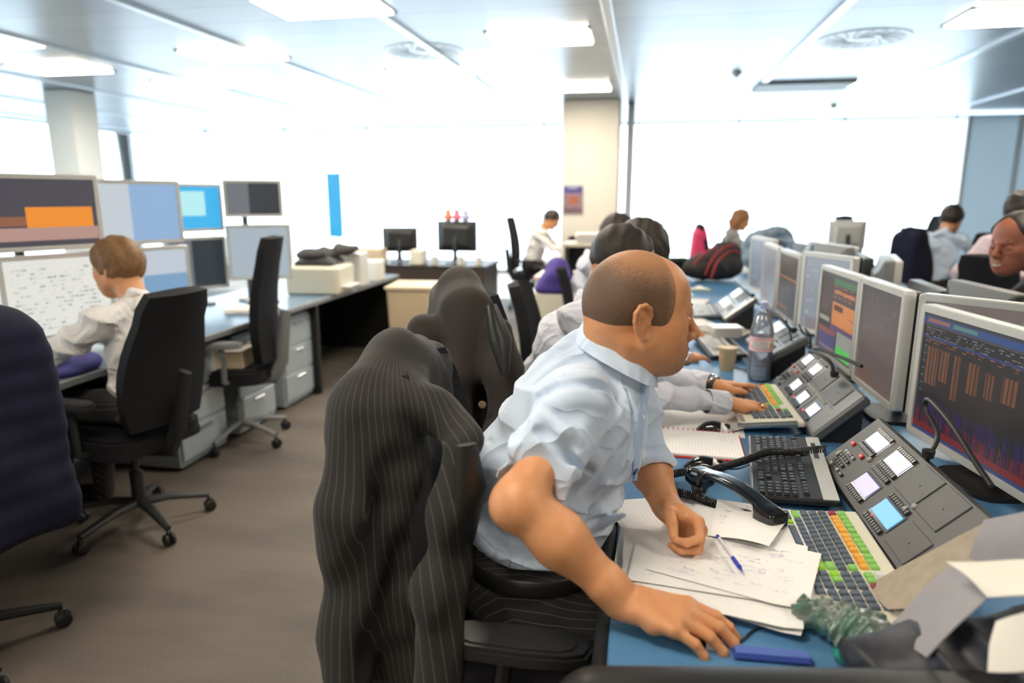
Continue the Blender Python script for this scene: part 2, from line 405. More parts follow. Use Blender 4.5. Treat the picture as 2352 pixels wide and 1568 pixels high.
def coltree(name, rough=.5, strength=0.0, gloss=.3):
    """a sheet whose printed or displayed content is stored per face"""
    if name in _mc: return _mc[name]
    m = bpy.data.materials.new(name); m.use_nodes = True; N = m.node_tree.nodes; L = m.node_tree.links; b = N['Principled BSDF']
    a = N.new('ShaderNodeAttribute'); a.attribute_name = 'Col'; b.inputs['Roughness'].default_value = rough
    if strength:
        L.new(a.outputs['Color'], b.inputs['Emission Color']); b.inputs['Emission Strength'].default_value = strength
        b.inputs['Base Color'].default_value = (.03, .03, .034, 1); b.inputs['Specular IOR Level'].default_value = gloss
    else: L.new(a.outputs['Color'], b.inputs['Base Color'])
    _mc[name] = m; return m
PRINT = coltree('printed_sheet', .6); LCD = coltree('lit_screen', .28, .62, .5)
def pixmesh(arr, fn, flip=False):
    """arr (h,w,3) rows from the top; fn(u,v)->xyz with v upward"""
    h, w = arr.shape[:2]; U, V = np.meshgrid(np.linspace(0, 1, w+1), np.linspace(1, 0, h+1)); P = fn(U, V).reshape(-1, 3)
    i = np.arange(h)[:, None]*(w+1)+np.arange(w)[None, :]; q = np.stack([i+w+1, i+w+2, i+1, i], -1).reshape(-1, 4)
    if flip: q = q[:, ::-1]
    me = npmesh([(P, q)], 'picture'); me.polygons.foreach_set('use_smooth', np.zeros(len(q), bool))
    at = me.color_attributes.new('Col', 'FLOAT_COLOR', 'CORNER'); c = np.repeat(arr.reshape(-1, 3), 4, 0); at.data.foreach_set('color', np.c_[c, np.ones(len(c))].astype(np.float32).ravel())
    return me
def textrows(A, y0, y1, x0, x1, col, step=2, dens=.55, seed=0, block=1):
    r = np.random.default_rng(seed)
    for y in range(y0, y1, step):
        x = x0
        while x < x1:
            w = int(r.integers(1, 6))*block
            if r.random() < dens: A[y:y+max(1, step//2), x:min(x+w, x1)] = np.array(col)*(.6+.5*r.random())
            x += w+1
    return A
# ------------------------------------------------------------------ room shell
def node_floor():
    m = bpy.data.materials.new('grey_brown_carpet'); m.use_nodes = True; N = m.node_tree.nodes; L = m.node_tree.links; b = N['Principled BSDF']
    tc = N.new('ShaderNodeTexCoord'); n1 = N.new('ShaderNodeTexNoise'); n1.inputs['Scale'].default_value = 2.2; n1.inputs['Detail'].default_value = 3
    mp = N.new('ShaderNodeMapping'); mp.inputs['Scale'].default_value = (.5, 1.6, 1); mp.inputs['Rotation'].default_value = (0, 0, .5); L.new(tc.outputs['Object'], mp.inputs[0]); L.new(mp.outputs[0], n1.inputs['Vector'])
    n2 = N.new('ShaderNodeTexNoise'); n2.inputs['Scale'].default_value = 160; L.new(tc.outputs['Object'], n2.inputs['Vector'])
    r = N.new('ShaderNodeMapRange'); r.inputs[1].default_value = .38; r.inputs[2].default_value = .62; L.new(n1.outputs[0], r.inputs[0])
    mx = N.new('ShaderNodeMix'); mx.data_type = 'RGBA'; mx.inputs[6].default_value = (.135, .117, .101, 1); mx.inputs[7].default_value = (.205, .168, .137, 1); L.new(r.outputs[0], mx.inputs[0])
    m2 = N.new('ShaderNodeMix'); m2.data_type = 'RGBA'; m2.blend_type = 'MULTIPLY'; m2.inputs[0].default_value = .5; L.new(mx.outputs[2], m2.inputs[6]); L.new(n2.outputs[0], m2.inputs[7])
    L.new(m2.outputs[2], b.inputs['Base Color']); b.inputs['Roughness'].default_value = .62; b.inputs['Specular IOR Level'].default_value = .5
    bp = N.new('ShaderNodeBump'); bp.inputs['Strength'].default_value = .3; bp.inputs['Distance'].default_value = .002; L.new(n2.outputs[0], bp.inputs['Height']); L.new(bp.outputs[0], b.inputs['Normal']); return m
def node_ceil():
    m = bpy.data.materials.new('metal_ceiling_tile'); m.use_nodes = True; N = m.node_tree.nodes; L = m.node_tree.links; b = N['Principled BSDF']
    tc = N.new('ShaderNodeTexCoord'); br = N.new('ShaderNodeTexBrick'); br.offset = 0; br.inputs['Scale'].default_value = 1
    br.inputs['Color1'].default_value = (.36, .41, .46, 1); br.inputs['Color2'].default_value = (.32, .375, .43, 1); br.inputs['Mortar'].default_value = (.20, .23, .27, 1)
    br.inputs['Mortar Size'].default_value = .006; br.inputs['Brick Width'].default_value = 1.6; br.inputs['Row Height'].default_value = .42
    mp = N.new('ShaderNodeMapping'); mp.inputs['Location'].default_value = (.3, 0, 0); L.new(tc.outputs['Object'], mp.inputs[0]); L.new(mp.outputs[0], br.inputs['Vector'])
    L.new(br.outputs[0], b.inputs['Base Color']); b.inputs['Metallic'].default_value = .7; b.inputs['Roughness'].default_value = .34
    return m
FLO = node_floor(); CEI = node_ceil()
WALLM = mat('warm_white_wall', (.78, .73, .64), .7, noise=(2, .3, (.70, .64, .55)), bump=(120, .1, .001))
TRIMM = mat('pale_blue_trim', (.78, .86, .90), .35, 0, noise=(4, .3, (.58, .68, .76)))
GLS = None
def struct(name, mb, m, **k): return tag(mb.build(name, m, **k), kind='structure')
def glass_mat():
    m = bpy.data.materials.new('window_glass'); m.use_nodes = True; N = m.node_tree.nodes; L = m.node_tree.links; N.clear()
    o = N.new('ShaderNodeOutputMaterial'); t = N.new('ShaderNodeBsdfTransparent'); t.inputs[0].default_value = (.96, .99, 1, 1); g = N.new('ShaderNodeBsdfGlossy'); g.inputs['Roughness'].default_value = .02
    x = N.new('ShaderNodeMixShader'); lw = N.new('ShaderNodeFresnel'); lw.inputs[0].default_value = 1.3; L.new(lw.outputs[0], x.inputs[0]); L.new(t.outputs[0], x.inputs[1]); L.new(g.outputs[0], x.inputs[2]); L.new(x.outputs[0], o.inputs[0]); return m
GLS = glass_mat()
cxm, cym = (LX+RX)/2, (BY+FARY)/2
struct('floor', MB().box((cxm, cym, -.05), (RX-LX+.6, FARY-BY+.6, .1)), FLO)
struct('ceiling', MB().box((cxm, cym, CZ+.05), (RX-LX+.6, FARY-BY+.6, .1)), CEI)
struct('wall_back', MB().box((cxm, BY-.1, CZ/2), (RX-LX, .2, CZ)), WALLM)
struct('wall_right', MB().box((RX+.1, cym, CZ/2), (.2, FARY-BY, CZ)), WALLM)
# glazed far and left sides
n = 0
for side in ('far', 'left'):
    a0, a1 = (LX, RX) if side == 'far' else (BY, FARY)
    step = 1.9; k = int((a1-a0)/step)+1; step = (a1-a0)/k
    sill = MB(); mul = MB()
    for i in range(k):
        n += 1; c0 = a0+i*step; g = MB(); f = MB()
        if side == 'far':
            g.box((c0+step/2, FARY, CZ/2+.03), (step-.06, .012, CZ-.12))
            f.box((c0, FARY, CZ/2), (.025, .05, CZ), .004); f.box((c0+step/2, FARY, .05), (step-.05, .06, .08), .006); f.box((c0+step/2, FARY, CZ-.012), (step-.02, .05, .024), .006)
        else:
            g.box((LX, c0+step/2, CZ/2+.03), (.012, step-.06, CZ-.12))
            f.box((LX, c0, CZ/2), (.05, .025, CZ), .004); f.box((LX, c0+step/2, .05), (.06, step-.05, .08), .006); f.box((LX, c0+step/2, CZ-.012), (.05, step-.02, .024), .006)
        w = struct('window_%d' % n, f, TRIMM); pn = g.build('pane', GLS, w)
# white sunlit terrace slab outside, the building's own
struct('trim_1', MB().box((cxm, FARY+1.6, -.2), (RX-LX+8, 3.0, .3)), mat('terrace_concrete', (.6, .6, .58), .8, noise=(2, .4, (.52, .52, .5))))
# square columns
def column(name, x0, x1, y0, y1, m):
    return struct(name, MB().box(((x0+x1)/2, (y0+y1)/2, CZ/2), (x1-x0, y1-y0, CZ-.004), .01), m)
column('trim_2', -1.13, -.36, 9.7, 10.45, WALLM)
column('trim_3', -.27, -.17, 10.2, 10.45, TRIMM)
column('trim_4', -7.3, -6.9, 7.6, 8.0, mat('pale_column', (.80, .84, .82), .6, noise=(2, .3, (.76, .80, .78))))
# translucent pale blue partition screens on the right
PART = mat('frosted_partition', (.60, .72, .80), .35, noise=(1, .3, (.64, .75, .83)), trans=.35)
pr = struct('trim_5', MB().box((6.0, 12.2, 1.35), (2.2, .05, 2.7), .004), PART)
MB().box((4.92, 12.2, 1.35), (.05, .09, 2.7), .005).box((5.65, 12.2, 1.35), (.05, .09, 2.7), .005).box((6.4, 12.2, 1.35), (.05, .09, 2.7), .005).build('frame', TRIMM, pr)
# ceiling ribs
for i in range(-6, 6):
    x = -.3+1.6*i
    if x < LX+.2 or x > RX-.2: continue
    struct('trim_%d' % (12+i), MB().box((x, cym, CZ-.008), (.07, FARY-BY, .024), .004), mat('ceiling_rib', (.66, .72, .77), .3, .6, noise=(3, .3, (.6, .66, .72))))
# light fittings
LIT = mat('lit_diffuser', (.9, .9, .85), .5, emis=((1.0, .90, .74), 24), noise=(3, .2, (.9, .88, .8)))
def light_fitting(x, y, label, w=.85, d=.55):
    t = thing('ceiling_light', label, 'light', (x, y, CZ), 'recessed ceiling lights')
    fr = MB()
    for sx, sy, dx, dy in ((0, 1, w, .03), (0, -1, w, .03), (1, 0, .03, d), (-1, 0, .03, d)):
        fr.box((sx*(w/2-.015), sy*(d/2-.015), -.004), (dx, dy, .010), .002)
    fr.build('frame', SIL, t)
    MB().box((0, 0, -.012), (w-.05, d-.05, .016)).build('diffuser', LIT, t)
    lv = MB()
    for i in range(9): lv.box((-w/2+.06+i*(w-.12)/8, 0, -.0225), (.004, d-.07, .005))
    lv.build('louvre', SIL, t)
LTS = [(2.62, 5.9, 'warm louvred ceiling light in the top right corner of the picture'), (-2.2, 4.72, 'large white ceiling light at the top edge left of the centre'),
       (-3.75, 6.1, 'bright ceiling light between the top edge light and the dimmer far left ones'), (-.88, 5.95, 'nearer of the two ceiling lights in front of the cream column'),
       (-.85, 8.6, 'ceiling light right in front of the cream column head'), (-2.25, 7.35, 'ceiling light beside the faint round vent left of the column'),
       (-5.1, 7.5, 'farthest of the lights on the left part of the ceiling'), (-5.55, 5.2, 'warm ceiling light cut by the left edge of the picture'),
       (1.75, 11.2, 'ceiling light lost in the glare near the far windows'), (2.35, 8.9, 'ceiling light behind the round air diffuser'), (-5.9, 6.4, 'second warm light at the left edge, just under the first'),
       (-.9, 3.3, 'ceiling light above the seated row, over the frame edge'), (-.9, .6, 'ceiling light above the front desk, outside the frame'), (-4.1, 3.3, 'ceiling light above the left desk row, outside the frame'),
       (2.3, 3.3, 'ceiling light above the opposite monitors, outside the frame'), (2.3, .6, 'ceiling light above the near right corner, outside the frame'), (-4.1, .6, 'ceiling light above the near left floor, outside the frame'), (-.9, -1.6, 'ceiling light behind the viewer')]
for x, y, l in LTS: light_fitting(x, y, l)
# round air diffusers
DIFM = mat('diffuser_metal', (.62, .66, .70), .4, .6, noise=(3, .3, (.58, .62, .67)))
def diffuser(x, y, label, r=.36):
    t = thing('air_diffuser', label, 'ceiling vent', (x, y, CZ), None)
    MB().lathe([(r, .01), (r, -.004), (r*.96, -.007), (r*.93, -.005), (r*.93, .008)], seg=48).build('rim', DIFM, t, smooth=True)
    MB().prism([(r*.95*math.cos(q*math.pi/24), r*.95*math.sin(q*math.pi/24)) for q in range(48)], -.003, .006).build('plate', DIFM, t)
    MB().lathe([(.0, -.010), (r*.2, -.009), (r*.24, -.006), (r*.24, .004)], seg=32).build('hub', DIFM, t, smooth=True)
    b = MB()
    for i in range(36):
        a = i*2*math.pi/36; R = np.array([[math.cos(a), math.sin(a), 0], [-math.sin(a), math.cos(a), 0], [0, 0, 1]])
        if i % 2 == 0: b.box(np.array([r*.6, 0, -.004]) @ R, (r*.55, .010, .003), 0, np.array([[math.cos(.5), math.sin(.5), 0], [-math.sin(.5), math.cos(.5), 0], [0, 0, 1]]) @ R)
    b.build('vane', MDG, t)
diffuser(1.74, 6.49, 'round swirl air diffuser with slotted vanes in the ceiling')
diffuser(-2.0, 6.3, 'faint round swirl diffuser in the blurred ceiling above the lights')
tag(MB().box((1.78, 8.95, CZ-.018), (1.05, .62, .036), .006).build('ceiling_panel', mat('blue_grey_panel', (.35, .42, .50), .5, noise=(4, .3, (.38, .45, .52)))), 'blue grey rectangular panel hanging just below the ceiling', 'ceiling panel')
for x, y, l in ((.91, 7.92, 'small smoke detector left of the ceiling panel'), (2.61, 10.9, 'smoke detector beyond the ceiling panel near the far windows')):
    t = thing('smoke_detector', l, 'smoke detector', (x, y, CZ)); MB().lathe([(.05, 0), (.05, -.02), (.038, -.035), (0, -.04)], seg=24).build('body', WHT, t, smooth=True); MB().lathe([(.02, -.036), (.018, -.055), (0, -.058)], seg=16).build('sensor', MDG, t)
# poster on the column
A = np.zeros((30, 20, 3))+np.array(S(90, 80, 140)); r = np.random.default_rng(3)
for i in range(9): A[i:i+1] = np.array(S(84, 78, 140))*(.8+.4*r.random((1, 20, 1)))
A[9:] = np.array(S(150, 120, 130))*(.5+.8*r.random((21, 20, 1))); A[12:20, 6:15] = np.array(S(180, 100, 70))*(.6+.6*r.random((8, 9, 1))); A[24:, :] *= .6; A[:2] = S(190, 190, 200); A[3, 5:14] = S(200, 200, 215)
t = thing('poster', 'purple and orange poster taped to the cream column', 'poster', (-.965, 9.685, 1.43))
link('picture', pixmesh(A, lambda u, v: np.stack([(u-.5)*.27, 0*u-.004, (v-.5)*.40], -1)), PRINT, t)
MB().box((0, 0, 0), (.28, .004, .41)).build('backing', PAPER, t)
# roller banner / blind in bright blue, far left
t = thing('banner_stand', 'tall bright blue banner standing before the far windows', 'banner', (-4.1, 8.8, 0))
MB().box((0, 0, 1.35), (.20, .012, .85)).build('banner', mat('cyan_print', (.03, .38, .85), .5, emis=None, noise=(3, .3, (.05, .5, .95))), t)
MB().box((0, 0, .03), (.4, .16, .05), .01).box((0, .05, .82), (.02, .02, 1.55)).build('stand', SIL, t)
# ------------------------------------------------------------------ people
class Head:
    def __init__(s, O, yaw, pitch, roll=0, sc=1.0):
        s.O = np.array(O, float); s.sc = sc
        M = (Matrix.Rotation(yaw, 3, 'Z') @ Matrix.Rotation(pitch, 3, 'Y') @ Matrix.Rotation(roll, 3, 'X'))
        s.R = np.array(M).T        # rows: forward, left, up
    def p(s, q): return s.O+(np.array(q, float)*s.sc) @ s.R
    def ell(s, v, c, r, k=.01, op='add', R=None):
        RR = s.R if R is None else np.array(R) @ s.R
        v.ell(s.p(c), np.array(r)*s.sc, k*s.sc, RR, op)
    def cap(s, v, a, b, ra, rb=None, k=.01, op='add'): v.cap(s.p(a), s.p(b), ra*s.sc, (ra if rb is None else rb)*s.sc, k*s.sc, op)
def rot_local(ax, deg):
    return np.array(Matrix.Rotation(math.radians(deg), 3, ax)).T
def head_sdf(v, H, ears=True, detail=True):
    H.ell(v, (-.012, 0, .045), (.100, .078, .092), .02)
    H.ell(v, (-.045, 0, .02), (.068, .070, .075), .03)
    H.ell(v, (.045, 0, .045), (.056, .064, .066), .03)
    H.ell(v, (.048, 0, -.03), (.050, .054, .082), .03)
    for s_ in (-1, 1):
        H.cap(v, (.0, s_*.055, -.045), (.070, s_*.020, -.084), .024, .020, .025)
        H.ell(v, (.062, s_*.042, -.018), (.028, .022, .024), .02)
        H.ell(v, (.035, s_*.056, -.01), (.035, .016, .045), .025)
        H.ell(v, (.058, s_*.034, -.058), (.03, .022, .028), .02)
    H.ell(v, (.082, 0, -.087), (.020, .022, .018), .02)
    H.cap(v, (.02, 0, -.085), (.06, 0, -.09), .030, .026, .03)
    H.cap(v, (.088, -.034, .022), (.100, 0, .018), .011, .011, .012); H.cap(v, (.088, .034, .022), (.100, 0, .018), .011, .011, .012)
    H.cap(v, (.100, 0, .012), (.121, 0, -.026), .008, .0115, .010)
    H.ell(v, (.122, 0, -.029), (.013, .0125, .011), .008)
    for s_ in (-1, 1): H.ell(v, (.108, s_*.013, -.034), (.012, .008, .009), .006)
    H.ell(v, (.088, 0, -.058), (.020, .030, .024), .015)
    if detail:
        for s_ in (-1, 1):
            H.ell(v, (.103, s_*.033, .001), (.018, .017, .010), .012, 'sub')
            H.ell(v, (.083, s_*.033, .001), (.0145, .0155, .0125), .003)
            H.cap(v, (.0955, s_*.020, .0055), (.094, s_*.046, .003), .0035, .003, .004)
            H.cap(v, (.0945, s_*.022, -.006), (.092, s_*.045, -.004), .003, .0025, .004)
            H.ell(v, (.112, s_*.006, -.041), (.005, .003, .003), .002, 'sub')
        H.cap(v, (.100, -.018, -.064), (.100, .018, -.064), .0055, k=.004); H.cap(v, (.107, -.006, -.0625), (.107, .006, -.0625), .005, k=.006)
        H.cap(v, (.098, -.016, -.074), (.098, .016, -.074), .0065, k=.004); H.cap(v, (.104, -.006, -.075), (.104, .006, -.075), .005, k=.006)
        H.cap(v, (.112, -.022, -.069), (.112, .022, -.069), .0018, k=.003, op='sub')
    if ears:
        for s_ in (-1, 1):
            ear(v, H, s_, detail)
def ear(v, H, s_, detail):
    # a plate standing off the head behind the jaw joint, then the helix, fold, bowl and lobe
    E = lambda x, y, z: (x-.010, s_*y, z)
    R = rot_local('Z', s_*-24)
    H.ell(v, E(-.006, .080, .001), (.017, .0055, .031), .005, R=R)
    if not detail: return
    loop = [E(.009, .077, .004), E(.011, .079, .014), E(.006, .084, .027), E(-.005, .089, .034), E(-.017, .093, .031), E(-.026, .095, .018), E(-.026, .093, .002), E(-.021, .089, -.012), E(-.013, .084, -.024), E(-.004, .080, -.032), E(.004, .077, -.033), E(.007, .075, -.024)]
    rs = [.003, .0036, .0042, .0044, .0045, .0044, .0042, .0044, .0055, .0062, .0056, .004]
    for i in range(len(loop)-1): H.cap(v, loop[i], loop[i+1], rs[i], rs[i+1], .002)
    H.ell(v, E(-.008, .094, .018), (.010, .007, .009), .003, 'sub', R=R); H.ell(v, E(-.004, .090, -.003), (.0095, .009, .013), .003, 'sub', R=R)
    H.chain3(v, [E(-.016, .090, .018), E(-.017, .090, .004), E(-.012, .086, -.012), E(-.004, .081, -.017)], .0032) if hasattr(H, 'chain3') else None
    H.cap(v, E(-.017, .091, .016), E(-.016, .089, -.004), .003, .003, .003); H.cap(v, E(-.016, .089, -.004), E(-.008, .083, -.017), .003, .003, .003)
    H.ell(v, E(.0075, .078, -.004), (.004, .005, .007), .003)
def hair_sdf(v, H, style='buzz', grow=.0022):
    g = grow
    H.ell(v, (-.012, 0, .045), (.100+g, .078+g, .092+g), .02); H.ell(v, (-.045, 0, .02), (.068+g, .070+g, .075+g), .03); H.ell(v, (.045, 0, .045), (.056+g, .064+g, .066+g), .03)
    if style == 'buzz': H.ell(v, (.035, .056, -.01), (.035+g, .016+g, .045+g), .025); H.ell(v, (.035, -.056, -.01), (.035+g, .016+g, .045+g), .025)
def hair_mask(v, H, parts):
    """keep only what lies inside the union of ellipsoids/capsules given in head coordinates"""
    w = Vol(v.lo, v.lo+v.h*(v.n-1), v.h)
    for p in parts:
        if p[0] == 'e': H.ell(w, p[1], p[2], .006)
        else: H.cap(w, p[1], p[2], p[3], p[4], .006)
    n = np.minimum(v.D.shape, w.D.shape); v.D[:n[0], :n[1], :n[2]] = np.maximum(v.D[:n[0], :n[1], :n[2]], w.D[:n[0], :n[1], :n[2]])
BUZZ = [('e', (-.062, 0, .045), (.090, .2, .10)), ('e', (-.012, 0, .050), (.066, .2, .10)), ('e', (-.075, 0, -.045), (.056, .2, .068)), ('e', (-.045, 0, -.015), (.045, .2, .05)), ('c', (.018, -.09, .02), (.020, -.09, -.022), .017, .008), ('c', (.018, .09, .02), (.020, .09, -.022), .017, .008)]
FULL = [('e', (-.05, 0, .05), (.105, .2, .10)), ('e', (-.02, 0, .08), (.095, .2, .075)), ('e', (-.055, 0, -.02), (.055, .2, .055)), ('c', (.020, -.09, .03), (.022, -.09, -.018), .018, .009), ('c', (.020, .09, .03), (.022, .09, -.018), .018, .009)]

def hand_sdf(v, wr, X, Z, side, fingers, thumb, sc=1.0, k=.004):
    """wr wrist centre, X towards the fingers, Z out of the back of the hand, side=+1 when the thumb is on X-cross side Y=Z x X"""
    X = np.array(X, float); X /= np.linalg.norm(X); Z = np.array(Z, float); Z -= X*(X @ Z); Z /= np.linalg.norm(Z); Y = np.cross(Z, X)*side
    P = lambda x, y, z: np.array(wr, float)+sc*(x*X+y*Y+z*Z)
    v.cap(P(-.01, .012, 0), P(.03, .016, 0), .021*sc, .016*sc, .014*sc); v.cap(P(-.01, -.010, 0), P(.03, -.015, 0), .021*sc, .016*sc, .014*sc)
    base = [(.092, .030, .001), (.096, .009, .004), (.090, -.011, .002), (.081, -.030, -.003)]
    for i, b in enumerate(base):
        v.cap(P(.022, b[1]*.6, .001), P(*b), .0155*sc, .0125*sc, .013*sc)
    v.cap(P(.05, .028, -.006), P(.05, -.026, -.010), .012*sc, .013*sc, .014*sc)
    v.ell(P(.038, .022, -.012), (.03*sc, .02*sc, .016*sc), .012*sc, np.array([X, Y, Z]))
    L = [(.045, .026, .020), (.050, .030, .021), (.046, .028, .021), (.036, .021, .019)]
    Rr = [(.0105, .0092, .0083, .0068), (.0107, .0094, .0085, .007), (.0100, .0090, .008, .0066), (.0092, .008, .0072, .006)]
    tips = []
    for i, (a1, a2, a3, sp) in enumerate(fingers):
        p = P(*base[i]); d = math.radians(a1); s_ = math.radians(sp); ang = d
        pr = v
        for j in range(3):
            if j: ang += math.radians((a2, a3)[j-1])
            dr = math.cos(ang)*(math.cos(s_)*X+math.sin(s_)*Y)-math.sin(ang)*Z
            q = p+dr*L[i][j]*sc; kk = (k*1.6 if j == 0 else .0015)*sc
            v.cap(p, q, Rr[i][j]*sc, Rr[i][j+1]*sc, kk)
            if j < 2: v.ell(q, np.array([Rr[i][j+1]*1.08]*3)*sc, .002*sc)
            p = q
        tips.append((p, dr, -math.sin(ang)*(math.cos(s_)*X+math.sin(s_)*Y)*-1+math.cos(ang)*Z))
    # thumb: list of three points in hand coordinates
    t = [P(*q) for q in thumb]; rs = [.017, .0125, .0115, .0088]
    for j in range(len(t)-1): v.cap(t[j], t[j+1], rs[j]*sc, rs[j+1]*sc, (.012 if j == 0 else .003)*sc)
    dr = (t[-1]-t[-2]); dr /= np.linalg.norm(dr); zz = Z-dr*(dr @ Z); zz /= np.linalg.norm(zz)+1e-9
    tips.append((t[-1], dr, zz)); return tips
def nails(parent, tips, which, sc=1.0, M=None):
    for i in which:
        p, d, z = tips[i]; z = z-d*(z @ d); z /= np.linalg.norm(z); y = np.cross(z, d); w = .0062 if i < 4 else .0075; r = .0066 if i < 4 else .0086
        g = np.zeros((6, 7, 3))
        for a in range(6):
            for b in range(7):
                t = b/6*2-1; ww = w*(1-.25*(abs(a-2.5)/2.5)**3); g[a, b] = p+d*(-.006+a*.0021)*sc+y*math.sin(t*.9)*ww*sc+z*(r*math.cos(t*.9)+.0001-.0009*(a/5)**2)*sc
        MB().sheet(g, .0006).build('fingernail', NAIL, parent, smooth=True, angle=0)
EYE = None
def tube_mask(v, a, b, r): pass
def wrinkle(dirs, amp):
    """soft cloth folds: sums of warped ridges. dirs: list of (vector, frequency, phase)"""
    def f(X, Y, Z):
        o = 0
        w = .012*np.sin(23*X+17*Z)+.010*np.sin(19*Y-13*Z+1.3)
        for (d, fr, ph, a) in dirs:
            s_ = np.sin(((d[0]*X+d[1]*Y+d[2]*Z+w*(1+.5*a))*fr+ph+1.7*np.sin(7*X-5*Y+9*Z+ph))*.5); g_ = .5+.5*np.sin(11*X+9*Y-13*Z+2*ph+2*np.sin(8*Y+5*Z)); o = o-a*amp*(1.15-2.3*np.abs(s_)**.75)*(.25+.9*g_)
        return o
    return f

# ---- the man in the pale blue shirt -------------------------------------------------
man = thing('person', 'person with buzz-cut hair in a pale blue rolled-sleeve shirt, one hand on a mouse', 'person', (-.25, 1.40, 0))
Hd = Head((-.001, 1.415, 1.225), math.radians(17), math.radians(3), math.radians(-3), 1.0)
vh = Vol((-.16, 1.26, 1.03), (.17, 1.57, 1.40), .0018)
head_sdf(vh, Hd)
vh.cap((-.060, 1.435, 1.08), Hd.p((-.035, 0, -.03)), .060, .056, .03); vh.cap((-.04, 1.43, 1.07), Hd.p((.0, 0, -.06)), .052, .046, .03)
vh.cap(Hd.p((-.060, 0, -.02)), (-.085, 1.435, 1.12), .048, .052, .02)
vh.cap(Hd.p((-.035, -.045, -.045)), (-.02, 1.40, 1.07), .018, .016, .02)
# forearms, hands
R_W = np.array(PZ(1437, 1382, .775)); R_E = PD(1192, 1150, 1.20); R_S = np.array((-.115, 1.27, 1.075))
R_T = np.array(PZ(1668, 1464, .752)); xr = (R_T-R_W); xr[2] = -.005
vr = Vol(np.minimum(np.minimum(R_W, R_E), R_T)-.075, np.maximum(np.maximum(np.maximum(R_W, R_E), R_T)+.07, R_S*[0, 0, 0]+[.0, 1.25, 1.02]), .0019)
mid = R_E*.62+R_W*.38
vr.cap(R_E, mid, .044, .046, .03); vr.cap(mid, R_W*.85+R_E*.15, .045, .031, .03); vr.cap(R_W*.85+R_E*.15, R_W, .031, .026, .02)
vr.cap(R_W*.8+R_E*.2+[0, .008, 0], R_W+[.0, .012, 0], .027, .022, .015); vr.cap(R_W*.8+R_E*.2-[0, .010, 0], R_W-[.0, .012, 0], .027, .022, .015)
vr.cap(R_E, R_E*.6+R_S*.4, .044, .038, .02); vr.ell(R_E+[-.012, -.002, -.016], (.032, .032, .030), .03)
rt = hand_sdf(vr, R_W, xr, (-.10, -.10, 1), 1, [(14, 22, 14, 2), (16, 26, 15, -1), (19, 26, 16, -3), (21, 27, 16, -5)], [(.018, .026, -.012), (.045, .050, -.024), (.070, .062, -.030), (.092, .062, -.034)], 1.10)
L_W = np.array(PZ(1532, 1165, .80)); L_E = PD(1475, 1035, 1.60); L_S = np.array((-.03, 1.60, 1.06))
xl = np.array([.62, -.72, -.18])
vl = Vol((-.08, 1.26, .70), (.26, 1.75, 1.02), .0019)
vl.cap(L_E, L_E*.6+L_W*.4, .045, .044, .02); vl.cap(L_E*.6+L_W*.4, L_W, .044, .026, .02); vl.cap(L_W*.75+L_E*.25, L_W+xl*.01, .031, .027, .015)
lt = hand_sdf(vl, L_W, xl, (.80, .52, .30), -1, [(38, 72, 42, 4), (50, 78, 42, 1), (58, 80, 44, -1), (64, 80, 44, -4)], [(.02, .022, -.014), (.046, .040, -.030), (.070, .038, -.044), (.090, .026, -.058)], 1.06)
vt = Vol((-.45, 1.15, .50), (.12, 1.75, 1.17), .007)
vt.ell((-.14, 1.43, .98), (.11, .17, .15), .05).ell((-.2, 1.43, .80), (.13, .15, .16), .05).cap((-.10, 1.32, 1.05), (-.06, 1.55, 1.04), .05, .05, .04).cap((-.09, 1.435, 1.02), (-.08, 1.435, 1.10), .07, .06, .04)
vt.cap(R_S, R_E*.6+R_S*.4, .05, .048, .03).cap(L_S, L_E, .05, .045, .03)
def stubble_skin():
    m = SKIN.copy(); m.name = 'warm_skin_with_stubble'; N = m.node_tree.nodes; L = m.node_tree.links; b = N['Principled BSDF']; src = b.inputs['Base Color'].links[0].from_socket
    tc = N.new('ShaderNodeTexCoord'); ds = N.new('ShaderNodeVectorMath'); ds.operation = 'DISTANCE'; L.new(tc.outputs['Object'], ds.inputs[0]); ds.inputs[1].default_value = tuple(float(q) for q in Hd.p((.062, 0, -.082)))
    r = N.new('ShaderNodeMapRange'); L.new(ds.outputs['Value'], r.inputs[0]); r.inputs[1].default_value = .078; r.inputs[2].default_value = .046; n = N.new('ShaderNodeTexNoise'); n.inputs['Scale'].default_value = 700; L.new(tc.outputs['Object'], n.inputs['Vector'])
    nr = N.new('ShaderNodeMapRange'); L.new(n.outputs[0], nr.inputs[0]); nr.inputs[1].default_value = .25; nr.inputs[2].default_value = .7; k = N.new('ShaderNodeMath'); k.operation = 'MULTIPLY'; L.new(r.outputs[0], k.inputs[0]); L.new(nr.outputs[0], k.inputs[1]); mx = N.new('ShaderNodeMix'); mx.data_type = 'RGBA'; L.new(k.outputs[0], mx.inputs[0]); L.new(src, mx.inputs[6]); mx.inputs[7].default_value = (.14, .085, .055, 1); L.new(mx.outputs[2], b.inputs['Base Color']); return m
body = vobj('body', [vh, vr, vl, vt], stubble_skin(), man, 1)
nails(body, rt, [0, 1, 2, 3], 1.1); nails(body, lt, [0, 1, 2, 3, 4], 1.06)
